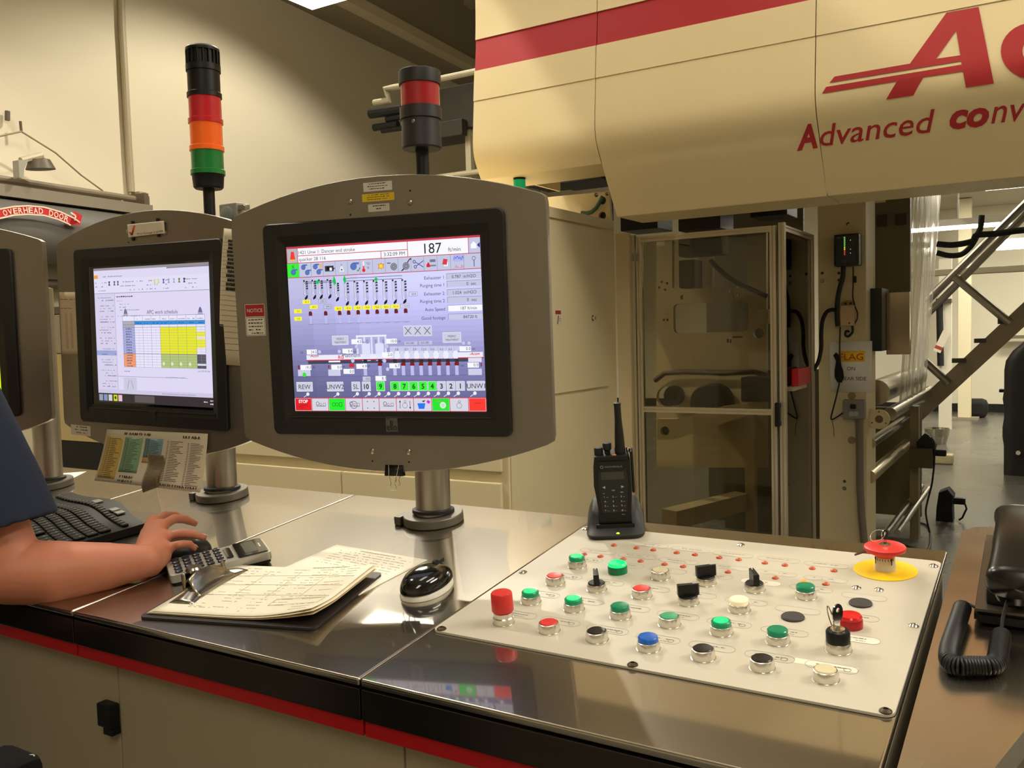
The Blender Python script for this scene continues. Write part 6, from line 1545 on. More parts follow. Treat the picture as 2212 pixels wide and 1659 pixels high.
# FLAG sign
p0 = [pc_(x, y, YC-.006) for x, y in ((1793, 738), (1884, 738), (1884, 847), (1795, 847))]
sx_, sz_ = p0[3].x, p0[3].z
g = Gfx(T(p0[0].x, YC-.006, p0[3].z) @ RXd(90)); SW_ = p0[1].x-p0[0].x; SH_ = p0[0].z-p0[3].z
g.rect(0, 0, SW_, SH_, (226, 222, 212), 0); g.rect(SW_*.20, SH_*.60, SW_*.83, SH_*.81, (240, 196, 40), 1)
g.text(SW_*.22, SH_*.635, 'FLAG', SH_*.13, (196, 76, 40), w=SW_*.57, l=2, bold=.01); g.text(SW_*.50, SH_*.43, 'ON', SH_*.075, (50, 50, 50), al='c', l=2); g.text(SW_*.86, SH_*.235, 'NEAR SIDE', SH_*.075, (50, 50, 50), al='r', l=2)
o = g.build('paper_sign', None); tag(o, 'white paper sign reading FLAG on a yellow patch', 'sign'); sm = o.modifiers.new('t', 'SOLIDIFY'); sm.thickness = .0006; sm.offset = -1
# power cord bundled in front of the sign
tb('electric_cord', [pc_(x, y, YC-.03) for x, y in ((1815, 706), (1814, 740), (1814, 765), (1816, 790))], .004, CB, 'black cord hanging in front of the FLAG sign', 'cable')
b = MB()
for k in range(7):
    o1 = (k-3)*1.6; pts = [pc_(1806+o1*1.0, 762+abs(o1), YC-.035), pc_(1810+o1*.5, 780, YC-.04), pc_(1812+o1*1.6, 800, YC-.045), pc_(1813+o1*1.8, 815, YC-.045), pc_(1814+o1*.6, 826, YC-.04)]
    b.tube(pts, .0045, 6)
tag(b.build('cord_bundle', CB), 'folded bundle of black cord tied in front of the FLAG sign', 'cable')
tb('electric_cord', [pc_(x, y, YC-.03) for x, y in ((1814, 824), (1808, 850), (1801, 878), (1795, 903), (1800, 905), (1815, 896), (1836, 880))], .004, CB, 'black cord running from the bundle into the outlet box', 'cable')
tb('thin_wire', [pc_(x, y, YC-.02) for x, y in ((1797, 905), (1801, 925), (1802, 943))], .0015, CB, 'thin loose wire end below the bend of the black cord', 'cable')
t, w, h = boxat('outlet_box', 1820, 864, 1868, 905, YC-.045, .044, None, 'grey outlet box with a plug in it on the column', 'outlet', asthing=True)
MB().bx(-w/2, w/2, 0, .044, 0, h, .008).build('box', GREYP, t)
b = MB(T(.0, -.001, h*.28) @ RXd(90)); 
for sx in (-1, 1): b.lathe([(.014, -.001), (.014, .001), (0, .001)], 16, M=T(sx*.012, 0, 0))
b.build('socket_face', mat('socket_pale', (170, 168, 158), .5), t)
MB(T(0, 0, h*.66)).box((0, -.012, 0), (.028, .026, .024), .005).build('plug', BLK, t)
tb('conduit', [pc_(x, y, YC-.03) for x, y in ((1856, 905), (1857, 950), (1858, 1050), (1861, 1110), (1866, 1160), (1870, 1200))], .020, mat('conduit_grey', (110, 102, 88), .5), 'grey flexible conduit running down from the outlet box', 'conduit')
# red safety switch on the guard side
p0, p1 = atX(1715, 832, cpx+.03), atX(1757, 795, cpx+.03)
o = MB().bx(cpx+.018, cpx+.055, p0.y, p0.y+.26, atY(1736, 830, YG+.25).z, atY(1736, 794, YG+.25).z, .004).build('safety_switch', mat('switch_red', (190, 24, 30), .4)); tag(o, 'red safety switch box on the side of the guard', 'switch')
b = MB(); b.bx(cpx-.02, cpx+.03, p0.y-.02, p0.y+.28, atY(1736, 840, YG+.25).z, atY(1736, 831, YG+.25).z); tag(b.build('switch_bracket', ALU), 'aluminium rail under the red safety switch', 'bracket')

# ------------------------------------------------------------------ rollers, web and frames right of the column
tag(MB().bx(pc_(1873, 0, 5.75).x, pc_(1966, 0, 5.75).x, 5.75, 5.80, 1.42, 2.40).build('roller_plate', mat('olive_plate', (110, 100, 76), .5)), 'olive machine plate behind the column, left of the film', 'machine part')
for x0, y0, x1, y1, lab in ((1893, 463, 1916, 490, 'left of two dark squares standing for shaded openings in the olive plate'), (1934, 461, 1957, 487, 'right of two dark squares standing for shaded openings in the olive plate')):
    boxat('shaded_opening', x0, y0, x1, y1, 5.735, .012, mat('opening_shade', (62, 54, 46), .5), lab, 'cover', 0, 'dark squares for shaded openings in the olive plate')  # dark boxes stand in for the shade inside square holes
boxat('corner_bracket', 1889, 430, 1912, 438, 5.72, .031, mat('bracket_pale', (218, 205, 165), .5), 'small pale bracket at the top of the olive plate', 'bracket')
boxat('control_box', 1869, 622, 1905, 759, 5.30, .25, mat('navy_box', (24, 26, 34), .35), 'dark blue black box to the right of the column', 'box')
a_, b_ = atY(1905, 768, 5.30), atY(1957, 624, 5.30)
tag(MB().bx(a_.x+.001, b_.x, 5.45, 5.50, a_.z, b_.z-.01, .003).build('steel_cover', mat('cover_steel', (150, 138, 116), .12, 1.)), 'shiny steel cover between the dark box and the film', 'cover')
def ytube(name, x, y, Y0, Y1, r, m, lab, cat='roller', grp=None, dz=0):
    p = atY(x, y, Y0); b = MB(T(p.x, Y0, p.z)); b.cyl((0, 0, 0), (0, Y1-Y0, dz), r, seg=28); o = b.build(name, m); tag(o, lab, cat, grp); return o
RS = mat('roller_steel', (186, 180, 164), .22, 1.)
ytube('roller', 1893, 848, 5.55, 7.4, .075, RS, 'large steel roller behind the FLAG sign', grp='rollers right of the column')
ytube('roller', 1922, 895, 5.60, 7.6, .040, RS, 'steel roller beside the round flange', grp='rollers right of the column')
ytube('roller', 1880, 958, 5.35, 7.6, .030, RS, 'steel roller below the round flange', grp='rollers right of the column')
ytube('roller', 1878, 1030, 5.3, 6.9, .036, mat('roller_warm', (196, 184, 150), .3, 1.), 'polished tube low beside the column', grp='rollers right of the column')
ytube('tube', 1915, 1150, 5.45, 7.1, .018, STEEL, 'left of two thin tubes near the floor behind the stop button', 'tube', 'thin tubes near the floor')
ytube('tube', 1938, 1150, 5.45, 7.0, .018, STEEL, 'right of two thin tubes near the floor behind the stop button', 'tube', 'thin tubes near the floor')
p = pc_(1900, 905, 5.30)
t = thing('flange_bearing', 'cream flange bearing with a round hole at the end of a roller', 'bearing', T(p.x, 5.30, p.z))
b = MB(RXd(90)); b.prism([(.055*math.cos(k*math.pi/14), .055*math.sin(k*math.pi/14)) for k in range(28)], 0, .02, holes=[[(.022*math.cos(k*math.pi/8), .022*math.sin(k*math.pi/8)) for k in range(16)]]); b.bx(-.10, -.03, -.05, .06, -.0, .016); b.build('flange', MACH, t)
MB(RXd(90)).lathe([(.0218, -.04), (.0218, .004), (0, .004)], 20).build('shaft', mat('shaft_tan', (120, 104, 84), .4, .6), t)
for a in (90, 210, 330): MB(T(.042*math.cos(math.radians(a)), -.02, .042*math.sin(math.radians(a))) @ RXd(90)).lathe([(.004, 0), (.004, .003), (0, .003)], 8).build('bolt', BLK_M, t)
# film
FILM = bpy.data.materials.new('clear_film'); FILM.use_nodes = True; nt = FILM.node_tree; nt.nodes.clear()
o_ = nt.nodes.new('ShaderNodeOutputMaterial'); mx = nt.nodes.new('ShaderNodeMixShader'); tr_ = nt.nodes.new('ShaderNodeBsdfTranslucent'); tp = nt.nodes.new('ShaderNodeBsdfTransparent'); m2 = nt.nodes.new('ShaderNodeMixShader'); gl_ = nt.nodes.new('ShaderNodeBsdfGlossy')
tc = nt.nodes.new('ShaderNodeTexCoord'); mp = nt.nodes.new('ShaderNodeMapping'); nz = nt.nodes.new('ShaderNodeTexNoise'); rp = nt.nodes.new('ShaderNodeMapRange'); bp = nt.nodes.new('ShaderNodeBump')
mp.inputs['Scale'].default_value = (1, 26, .5); nz.inputs['Scale'].default_value = 1.2; nz.inputs['Detail'].default_value = 4
nt.links.new(tc.outputs['Object'], mp.inputs[0]); nt.links.new(mp.outputs[0], nz.inputs[0]); nt.links.new(nz.outputs['Fac'], rp.inputs['Value'])
rp.inputs['From Min'].default_value = .35; rp.inputs['From Max'].default_value = .65; rp.inputs['To Min'].default_value = .25; rp.inputs['To Max'].default_value = .9
tr_.inputs[0].default_value = (.85, .84, .78, 1); gl_.inputs[0].default_value = (.9, .88, .8, 1); gl_.inputs['Roughness'].default_value = .22; tp.inputs[0].default_value = (.95, .94, .9, 1)
bp.inputs['Distance'].default_value = .02; bp.inputs['Strength'].default_value = .8; nt.links.new(nz.outputs['Fac'], bp.inputs['Height']); nt.links.new(bp.outputs[0], gl_.inputs['Normal'])
nt.links.new(rp.outputs[0], mx.inputs[0]); nt.links.new(tp.outputs[0], mx.inputs[1]); nt.links.new(m2.outputs[0], mx.inputs[2]); m2.inputs[0].default_value = .45; nt.links.new(tr_.outputs[0], m2.inputs[1]); nt.links.new(gl_.outputs[0], m2.inputs[2]); nt.links.new(mx.outputs[0], o_.inputs[0])
YN = 5.9
tops = [atY(1971, 400, YN), None]; bots = [atY(1939, 888, YN), None]
tops[1] = atX(2033, 400, tops[0].x); bots[1] = atX(1996, 868, bots[0].x)
pm = tops[0]; b = MB(Matrix.Translation(-pm))
def fm(u, v):
    a_ = bots[0].lerp(tops[0], v); c_ = bots[1].lerp(tops[1], v); p = a_.lerp(c_, u); return (p.x+.010*math.sin(u*34)+.006*math.sin(u*61+1), p.y, p.z)
b.grid(fm, 60, 8); o = b.build('plastic_film', FILM, ang=180); o.location = pm; tag(o, 'wrinkled clear plastic film hanging from the hood down to the rollers', 'plastic film')
b = MB(Matrix.Translation(-pm)); 
# sloping conveyor frame
def bar(name, pts, w, d, m, lab, cat='frame', grp=None):
    a_, c_ = pts; b = MB(); dd = (c_-a_); n = Vector((0, 1, 0)).cross(dd).normalized()*w/2
    vs = [a_+n, a_-n, c_-n, c_+n]; vs += [v+Vector((0, d, 0)) for v in vs]; b.add(vs, [(0, 1, 2, 3), (7, 6, 5, 4), (0, 4, 5, 1), (1, 5, 6, 2), (2, 6, 7, 3), (3, 7, 4, 0)])
    o = b.build(name, m); tag(o, lab, cat, grp); return o
YT = 7.4
bar('sloping_rail', (atY(1975, 898, YT), atY(2330, 570, YT)), .125, .10, mat('rail_grey', (160, 148, 128), .45, .3), 'wide grey rail sloping up to the right behind the film', 'rail')
tb('sloping_tube', [atY(2000, 652, YT), atY(2330, 325, YT)], .030, STEEL, 'upper of two parallel steel tubes sloping up to the right', 'tube', 'parallel sloping tubes')
tb('sloping_tube', [atY(2000, 682, YT), atY(2330, 348, YT)], .026, STEEL, 'lower of two parallel steel tubes sloping up to the right', 'tube', 'parallel sloping tubes')
tb('brace_tube', [atY(2062, 598, YT-.02), atY(2182, 698, YT-.02)], .030, STEEL, 'steel brace tube between the sloping tubes and the grey rail', 'tube')
tb('brace_tube', [atY(1998, 780, YT), atY(2050, 828, YT)], .030, STEEL, 'short steel tube beside the lower end of the film', 'tube')
for x0, y0, x1, y1, lab in ((2155, 687, 2175, 700, 'small dark tab on the grey rail by the brace tube'), (2104, 731, 2130, 741, 'middle dark tab on the grey rail'), (2056, 774, 2086, 784, 'lowest dark tab on the grey rail')):
    boxat('rail_tab', x0, y0, x1, y1, YT-.03, .05, mat('tab', (84, 74, 62), .5), lab, 'bracket', 0, 'tabs on the grey rail')
tb('hose', [atY(x, y, YT-.25) for x, y in ((2024, 527), (2060, 529), (2100, 521), (2110, 508), (2150, 505), (2212, 497), (2300, 492))], .022, BLK_M, 'upper black hose crossing in front of the bright lamps', 'hose')
tb('hose', [atY(x, y, YT-.2) for x, y in ((2024, 546), (2050, 552), (2075, 550), (2092, 538), (2104, 522), (2112, 505), (2118, 492), (2121, 465))], .020, BLK_M, 'lower black hose bending up to the bright lamps', 'hose')
# lower end: olive post, bracket box with a black work lamp
tag(MB().bx(atY(1965, 0, 6.4).x, atY(1984, 0, 6.4).x, 6.4, 6.5, 0, atY(1975, 878, 6.4).z).build('stub_post', mat('post_olive', (128, 116, 84), .5)), 'olive post under the lower end of the film', 'post')
tag(MB().bx(atY(1872, 0, 6.9).x, atY(1990, 0, 6.9).x, 6.9, 6.95, .05, atY(1930, 880, 6.9).z).build('olive_screen', mat('panel_olive2', (112, 104, 74), .5)), 'olive panel behind the tubes right of the column', 'panel')
boxat('bracket_box', 1964, 970, 2014, 1010, 6.25, .12, mat('box_brown', (88, 76, 58), .3, .6), 'brown steel bracket box under the black lamp', 'box')
def worklamp(x0, y0, x1, y1, Y, lab, s):
    a_, b_ = atY(x0, y1, Y), atY(x1, y0, Y); w, h = b_.x-a_.x, b_.z-a_.z
    t = thing('strobe_lamp', lab, 'lamp', T(a_.x, Y, a_.z)); return t, w, h
t, w, h = worklamp(1978, 937, 2043, 978, 6.3, 'black hand lamp lying on the bracket box', 1)
b = MB(); b.prism([(0, .0), (w*.62, 0), (w*.66, h*.35), (w*.45, h*.9), (w*.30, h), (w*.02, h*.55)], -.10, 0, M=RXd(90), bev=.006); b.build('lamp_head', BLK, t)
b = MB(); b.bx(w*.55, w, .02, .06, -h*.15, h*.16, .006); b.build('handle', BLK, t)
t2, w, h = worklamp(2021, 1064, 2084, 1130, 7.05, 'black hand lamp standing on the grey floor', 1)
t2.location.z = 0.0
b = MB(); b.prism([(0, 0.001), (w*.60, 0.001), (w*.58, h*.45), (w*.62, h*.80), (w*.42, h), (w*.10, h*.88), (w*.02, h*.4)], -.14, 0, M=RXd(90), bev=.01); b.build('lamp_head', BLK, t2)
b = MB(); b.bx(w*.55, w, .04, .09, h*.52, h*.72, .008); b.tube([(w*.98, .06, h*.55), (w*1.04, .06, h*.40), (w*.9, .05, h*.12), (w*.78, .05, .01)], .007, 6); b.build('handle', BLK, t2)
tb('lamp_cord', [atY(x, y, 6.3) for x, y in ((2010, 945), (2018, 958), (2018, 1000), (2013, 1045), (2003, 1085), (2000, 1110), (2008, 1150))], .006, CB, 'black cord hanging down from the lamp on the bracket box', 'cable')
tb('lamp_cord', [Vector((p.x, p.y, .008)) for p in (atZ(1965, 1120, .01), atZ(1985, 1128, .01), atZ(2003, 1135, .01), atZ(2010, 1155, .01), atZ(2006, 1185, .01), atZ(1990, 1188, .01), atZ(1950, 1176, .01))], .007, CB, 'black cord lying on the grey floor behind the red stop head', 'cable')
# ------------------------------------------------------------------ far room at the right
p = atZ(2190, 1028, 0)
t = thing('wheeled_bin', 'tall black plastic bin at the right edge of the far floor', 'bin', T(p.x, p.y, 0)); hb_ = atY(2190, 738, p.y).z
x0 = atY(2168, 900, p.y).x-p.x
b = MB(); n_ = 14
lay = []
for k in range(n_+1):
    f = k/n_; hh = hb_*f; ww = 1.0-.10*(f if f > .82 else 0)*0
    cut = 0 if f < .80 else ((f-.80)/.20)**2*.16
    rib = .012 if k in (4, 5, 8) else 0
    lay.append([(x0+cut-rib+ (1.25-2*0)*(u[0]+.5)*(1-cut*.3), u[1]*.9+.45, hh) for u in rrect(1, 1, .08)])
n = len(lay[0]); b.add([v for l in lay for v in l], [(j*n+i, j*n+(i+1) % n, (j+1)*n+(i+1) % n, (j+1)*n+i) for j in range(n_) for i in range(n)]+[tuple(range(n_*n, (n_+1)*n)), tuple(range(n))[::-1]]); b.build('bin_body', mat('bin_black', (30, 27, 26), .55), t)
for k, x in enumerate((2165,)): MB(T(x0-.02, .3, hb_*.62)).box((0, 0, 0), (.06, .1, .03), .005).build('grip', BLK, t)
MB(T(x0+.12, -.012, .22)).lathe([(.02, 0), (.02, .01), (0, .01)], 12, M=RXd(90)).build('round_badge', WHT, t)
q = atZ(2115, 907, 0)
t = thing('building_column', 'cream column on a base plate in the bright far room', 'column', T(atY(2083, 800, q.y).x, q.y, 0)); w = (atY(2085, 700, q.y).x-atY(2057, 700, q.y).x)
MB().bx(-w*.5, w*.5, 0, w, .03, 3.24, .005).build('shaft', mat('column_cream', (232, 222, 186), .6), t); MB().bx(-w*1.0, w*1.1, -w*.2, w*1.2, 0, .03).build('base_plate', mat('base_grey', (150, 142, 120), .6), t)
q2 = atZ(2102, 905, 0)
t = thing('floor_stand', 'thin dark stand with a dark foot against the bright far wall', 'stand', T(q2.x, 15.0, 0)); xx = atY(2088, 800, 15).x-q2.x
b = MB(); b.cyl((xx, 0, .2), (xx, 0, atY(2088, 810, 15).z), .03); b.build('pole', BLK_M, t); MB().box((0, 0, .14), (.36, .3, .28), .08).build('foot', BLK_M, t)
boxat('wall_ledge', 2160, 722, 2330, 732, 15.6, .2, mat('ledge', (120, 110, 88), .6), 'dark ledge along the bright far wall above the bin', 'ledge')
a_, b_ = atY(2028, 560, 13.2), atY(2056, 560, 13.2); tag(MB().bx(a_.x, b_.x, 13.2, 13.25, 0, a_.z).build('white_board', mat('far_white', (238, 232, 210), .6)), 'white board standing left of the far column', 'board')
tb('rod', [atY(2029, 645, 13.16), atY(2032, 790, 13.16)], .042, BLK_M, 'thin dark rod left of the far column', 'rod')
boxat('rod_bracket', 2027, 645, 2055, 655, 13.06, .13, mat('tab', (84, 74, 62), .5), 'dark bracket on the thin rod in the far room', 'bracket')
t, w, h = boxat('tilted_card', 2013, 700, 2034, 760, 13.107, .01, None, 'tilted white and red card beside the film', 'card', asthing=True)
MB(RYd(24)).bx(-w*.4, w*.4, 0, .01, 0, h*.8).build('card', PAPER, t); MB(RYd(24)).bx(-w*.4, w*.4, -.002, -.0005, h*.1, h*.22).build('red_edge', mat('card_red', (176, 70, 50), .5), t)
q = atZ(2024, 958, 0)
t = thing('steel_pail', 'small steel pail on the far floor', 'pail', T(q.x, q.y, 0)); h = atY(2024, 925, q.y).z; MB().lathe([(.10, 0), (.125, h*.5), (.13, h*.52), (.13, h*.56), (.14, h), (.13, h), (.10, .02)], 28, caps=False).build('shell', RS, t); 
tag(MB().bx(atZ(2030, 1003, 0).x-.12, atZ(2030, 1003, 0).x+.12, atZ(2030, 1003, 0).y, atZ(2030, 1003, 0).y+.15, 0, .10, .02).build('small_box', mat('cream_box', (190, 180, 140), .6)), 'small cream box on the floor below the pail', 'box')
tag(MB().bx(-1.3, 3, 8.6, 8.66, atY(2100, 585, 8.63).z-.03, atY(2100, 578, 8.63).z, .01).build('pipe_run', mat('pipe_cream', (206, 198, 170), .5)), 'long cream pipe running across the bright far wall', 'pipe')
# far fluorescent lamps
def far_lamp(x0, y0, x1, y1, Y, lab, d=.3):
    a_, b_ = atY(x0, y1, Y), atY(x1, y0, Y)
    t = thing('fluorescent_lamp', lab, 'ceiling light', T((a_.x+b_.x)/2, Y, b_.z), 'bright lamps in the far room'); w = b_.x-a_.x; h = b_.z-a_.z
    MB().bx(-w/2, w/2, -.02, d, -.0, .06).build('housing', mat('lamp_housing', (205, 200, 186), .5), t)
    MB().bx(-w/2, w/2, 0, .06, -h, -.004, .01).build('tube', lampglow(26), t)
    MB().cyl((0, .1, .06), (0, .1, 3.24-b_.z), .01).build('hanger', STEEL, t)
far_lamp(1955, 478, 2185, 503, 9.2, 'long bright lamp in the far room, just right of the film')
far_lamp(2150, 508, 2300, 540, 9.6, 'bright lamp in the far room at the right picture edge')
for x, y, lb in ((0.5, 11.5, 'second nearest flat lamp panel under the far ceiling'), (3.0, 10.5, 'nearest flat lamp panel under the far ceiling, furthest right'), (2.5, 13.5, 'flat lamp panel under the far ceiling at the right of the far wall'), (-.2, 13.3, 'flat lamp panel under the far ceiling at the left of the far wall')):
    t = thing('fluorescent_lamp', lb, 'ceiling light', T(x, y, 3.2), 'lamp panels hidden in the far room'); MB().bx(-.6, .6, -.3, .3, 0, .048).build('housing', mat('lamp_housing', (205, 200, 186), .5), t); MB().bx(-.55, .55, -.25, .25, -.012, -.001).build('diffuser', lampglow(45), t)

# ------------------------------------------------------------------ left wall: overhead door and pipes
def wtube(name, pts, r, m, lab, off=.05, cat='pipe', grp=None): return tb(name, [onwall(x, y, off) for x, y in pts], r, m, lab, cat, grp)
PIP = mat('pipe_paint', (176, 164, 136), .5); 
wtube('conduit', ((258, -60), (262, 0), (264, 60), (267, 110), (278, 320), (284, 415)), .035, PIP, 'vertical conduit running down the left wall')
wtube('rail', ((-60, 377), (0, 386), (259, 425), (290, 430)), .030, mat('rail_brown', (120, 108, 86), .5), 'upper of two rails above the overhead door', .25, 'rail', 'rails above the overhead door')
wtube('rail', ((-60, 384), (0, 393), (259, 431)), .026, mat('rail_brown', (120, 108, 86), .5), 'lower of two rails above the overhead door', .13, 'rail', 'rails above the overhead door')
def wbox(name, x0, y0, x1, y1, o0, o1, m, lab, cat, kind=None, bev=0):
    a_, b_ = wl(x0, y1), wl(x1, y0); o = MB(WM).bx(a_[0], b_[0], a_[1], b_[1], o0, o1, bev).build(name, m)
    if kind: o['kind'] = kind
    else: tag(o, lab, cat)
    return o
wbox('wall_box', 284, 418, 298, 438, .0, .12, mat('wallbox', (170, 160, 140), .5), 'small grey box at the foot of the wall conduit', 'box')
wbox('door_bracket', 260, 425, 268, 456, .05, .35, mat('brk', (96, 84, 66), .5), 'brown bracket at the right end of the overhead door rails', 'bracket')
wbox('door_bracket', 270, 430, 278, 456, .05, .30, mat('brk2', (120, 106, 84), .5), 'second brown bracket beside the wall box', 'bracket')
a_, b_ = wl(-100, 420), wl(262, 452)
o = MB(WM).bx(a_[0]-1, b_[0], b_[1]-.10, b_[1]+.0, .0, .45).build('trim_6', mat('lintel', (128, 118, 100), .6)); o['kind'] = 'structure'
dz1 = wl(200, 470)[1]
o = MB(WM).bx(a_[0]-1, b_[0]+.35, 0, b_[1]-.10, .005, .06).build('door_1', mat('door_olive', (170, 160, 130), .6)); o['kind'] = 'structure'
b = MB(WM); c0 = wl(-60, 450); c1 = wl(330, 500); b.cyl((a_[0]-1, b_[1]-.38, .34), (b_[0]+.4, b_[1]-.38, .34), .27, seg=36)
tag(b.build('door_drum', mat('drum_grey', (92, 88, 82), .5)), 'dark grey drum of the overhead door behind the red banner', 'door drum')
b = MB(WM); b.cyl((a_[0]-1, b_[1]-.80, .2), (b_[0]+.3, b_[1]-.80, .2), .04, seg=14); tag(b.build('crossbar', mat('rail_dark', (110, 102, 92), .4, .5)), 'grey rail below the overhead door drum', 'rail')
# red banner on the drum, bent in an arc
off_ = .66
def bz(x, y): p = WMI @ onwall(x, y, off_); return (p.x, p.y)
RB = (186, 34, 40)
g = Gfx(WM @ T(0, 0, off_), step=.004)
up_ = [(-60, 462), (0, 450), (30, 444.5), (60, 443), (95, 446), (130, 456), (160, 470), (172, 479)]; lo_ = [(-60, 490), (0, 473), (30, 466), (60, 464), (95, 466.5), (125, 475), (148, 485), (152, 488)]
for (p0, p1), (r0, r1) in zip(zip(up_, up_[1:]), zip(lo_, lo_[1:])): g.poly([bz(*p0), bz(*r0), bz(*r1), bz(*p1)], RB, 0)
g.poly([bz(160, 456), bz(178, 466), bz(172, 487), (bz(150, 484))], RB, 0)
for L_ in ([(x, y+1.6) for x, y in up_], [(x, y-1.4) for x, y in lo_]):
    for p0, p1 in zip(L_, L_[1:]): g.line(*bz(*p0), *bz(*p1), .012, (226, 196, 170), 1)
g.line(*bz(152, 459), *bz(163, 466), .014, (226, 196, 170), 1); g.line(*bz(163, 466), *bz(161, 476), .014, (226, 196, 170), 1)
word = 'OVERHEAD DOOR'; xs_ = [4+ (148-4)*(k+.5)/13 for k in range(13)]
def midc(x):
    def itp(L_):
        for (xa, ya), (xb, yb) in zip(L_, L_[1:]):
            if xa <= x <= xb: return ya+(yb-ya)*(x-xa)/(xb-xa)
        return L_[-1][1]
    return (itp(up_)+itp(lo_))/2, (itp(up_)-itp(lo_))
for ch, x in zip(word, xs_):
    if ch == ' ': continue
    my, hh = midc(x); m0 = bz(x, my); m1 = bz(x+4, midc(x+4)[0]); a = math.atan2(m1[1]-m0[1], m1[0]-m0[0]); vs, fs, ta, tb_ = text2d(ch, .018, 0)
    H_ = abs(bz(x, my+6.2)[1]-bz(x, my-6.2)[1]); k = H_/.73; w_ = (tb_-ta); kx = abs(bz(x+4.6, my)[0]-bz(x-4.6, my)[0])/max(w_, .3) if ch != ' ' else k
    out = []
    for u, v in vs:
        du, dv = (u-(ta+tb_)/2)*kx, (v-.365)*k; out.append((m0[0]+du*math.cos(a)-dv*math.sin(a), m0[1]+du*math.sin(a)+dv*math.cos(a), 2*.004))
    g.mb.add(out, fs, g.ci((230, 200, 176)))
o = g.build('door_banner', None); tag(o, 'red curved banner reading OVERHEAD DOOR at the upper left', 'sign'); 
# flood lamp on a bracket, wires, hook
wtube('lamp_arm', ((35, 350), (45, 346), (90, 337)), .030, PIP, 'arm of the flood lamp', .5, 'lamp arm') if False else None
p = onwall(35, 385, .25)
t = thing('flood_lamp', 'small flood lamp on a swing arm above the overhead door', 'lamp', Matrix.Translation(p)); 
def loc_(x, y, o=.45): return onwall(x, y, o)-p
b = MB(); b.tube([loc_(45, 347), loc_(90, 336)], .030, 8); b.build('arm', PIP, t)
b = MB(); b.add([loc_(27, 348), loc_(49, 347), loc_(39, 368), loc_(38, 386), loc_(29, 386)]+[v+WN*.08 for v in (loc_(27, 348), loc_(49, 347), loc_(39, 368), loc_(38, 386), loc_(29, 386))], [(0, 1, 2, 3, 4), (9, 8, 7, 6, 5)]+[(i, (i+1) % 5, 5+(i+1) % 5, 5+i) for i in range(5)]); b.build('bracket', mat('brk_grey', (150, 146, 132), .5), t)
b = MB(); b.cyl(loc_(85, 345), loc_(88, 366), .085, .12, seg=20); b.tube([loc_(77, 340), loc_(76, 350)], .012, 6); b.tube([loc_(96, 342), loc_(97, 360)], .012, 6); b.build('lamp_head', mat('lamp_brown', (84, 74, 58), .5), t)
WIR = mat('wire', (150, 136, 108), .5)
wtube('guy_wire', ((-40, 300), (0, 294), (46, 284)), .008, WIR, 'thin wire running left from the wall hook', .2, 'wire', 'guy wires'); wtube('guy_wire', ((46, 284), (120, 330), (175, 378), (222, 412)), .008, WIR, 'thin wire running down right from the wall hook', .2, 'wire', 'guy wires')
wtube('wall_hook', ((44, 262), (46, 284)), .012, mat('brk', (96, 84, 66), .5), 'small hook on the wall where two wires meet', .1, 'hook'); wtube('wall_hook', ((16, 240), (16, 260)), .022, mat('brk', (96, 84, 66), .5), 'small dark hook on the wall at the far left', .05, 'hook')
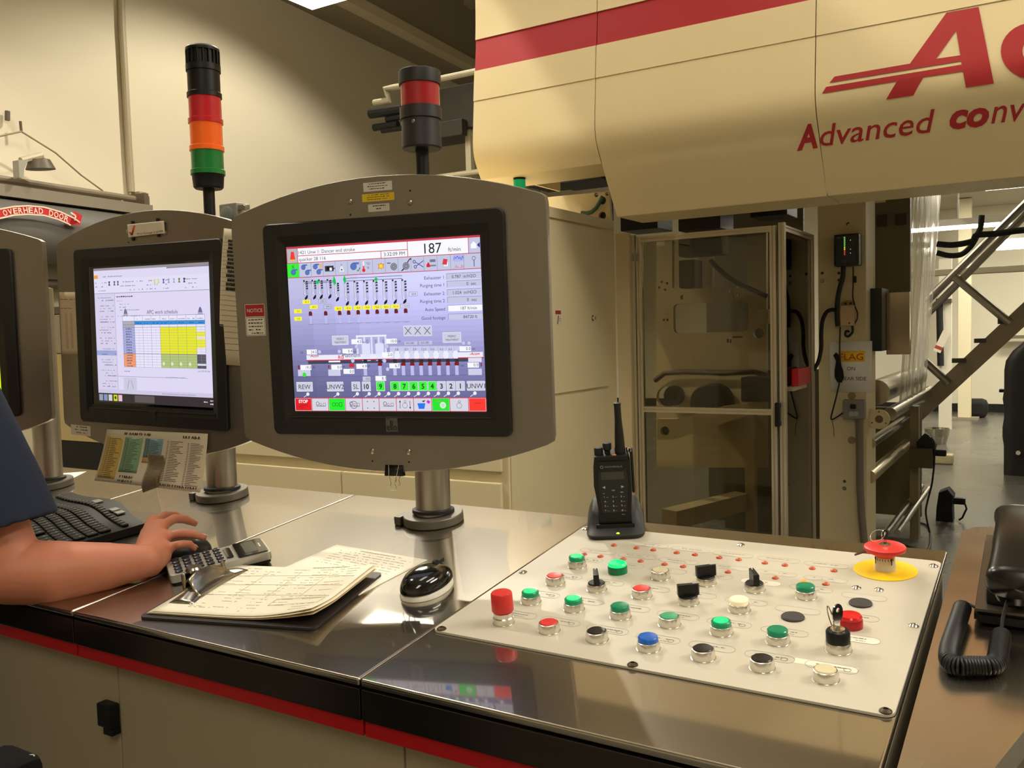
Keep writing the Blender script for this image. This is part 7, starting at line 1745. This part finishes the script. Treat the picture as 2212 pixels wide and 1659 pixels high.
# steel machine face seen between the terminals
XF = atZ(215, 977, 1.10).x; zb1 = 1.10
y0_, y1_ = 1.9, atX(430, 800, XF).y
t = thing('steel_machine', 'polished steel machine face between the middle and leftmost screens', 'machine', T(XF, y0_, 0)); O = T(-XF, -y0_, 0)
zt1 = atX(110, 768, XF).z; zt2 = atX(115, 668, XF).z
MB(O).bx(XF-.6, XF, y0_, y1_, zb1, zt1, .003).build('steel_panel', mat('polished_panel', (206, 190, 150), .22, 1., noise=(5, (1, 1, 1), .12, .10), bump=(5, (1, 1, 1), .3, .01)), t)
MB(O).bx(XF-.6, XF-.03, y0_, y1_, zt1+.001, zt2, .003).build('hood_sheet', mat('grey_gloss', (176, 168, 146), .12, .2), t)
MB(O).bx(XF-.6, XF-.01, y0_, y1_, zt2+.001, zt2+.03, .003).build('dark_rail', mat('rail_dark', (110, 102, 92), .4, .5), t)
MB(O).bx(XF-.55, XF-.05, y0_, y1_, 0, zb1-.001).build('base', BLK_M, t)
MB(O).bx(XF-.02, XF+.02, y0_, y1_, zb1-.035, zb1-.001, .004).build('edge_strip', STEEL, t)
# pipes behind the beacon, left end of the hood
YQ = 7.0
PL_ = mat('pipe_pale', (190, 180, 150), .5)
tb('white_pipe', [atY(x, y, YQ) for x, y in ((808, 222), (842, 216), (838, 206), (832, 192), (850, 189), (900, 181), (935, 174), (1060, 148))], .030, PL_, 'pale pipe with two bends behind the beacon', 'pipe')
tag(MB().bx(atY(862, 240, YQ).x, atY(1060, 230, YQ).x, YQ+.05, YQ+.6, atY(940, 285, YQ).z, atY(940, 190, YQ).z, .01).build('duct_box', DARKM), 'dark machinery block behind the beacon', 'machine part')
tag(MB().bx(atY(940, 300, YQ).x, atY(1005, 300, YQ).x, YQ-.05, YQ+.04, atY(960, 300, YQ).z, atY(960, 265, YQ).z, .01).build('machinery_block', DARKM), 'small dark block under the dark machinery behind the beacon', 'machine part')
for k, (a_, b_, r) in enumerate((((800, 246), (870, 236), .05), ((835, 258), (880, 250), .03), ((808, 276), (860, 268), .035), ((825, 283), (875, 276), .025))):
    tb('black_pipe', [atY(*a_, YQ+.08), atY(*b_, YQ+.08)], r, BLK_M, ['thickest black pipe end left of the beacon', 'thin black pipe end just left of the beacon', 'lower black pipe end left of the beacon', 'lowest thin black pipe end left of the beacon'][k], 'pipe', 'black pipe ends left of the beacon')
a_, b_ = atY(994, 375, YQ), atY(1008, 262, YQ); tag(MB().bx(a_.x, a_.x+.06, YQ+.1, YQ+.16, 0, b_.z).build('support_post', PL_), 'pale post behind the left end of the press hood', 'post')
tb('rail', [atY(940, 384, YQ+.08), atY(1070, 366, YQ+.08)], .028, PL_, 'pale rail just above the top edge of the nearest screen', 'rail')
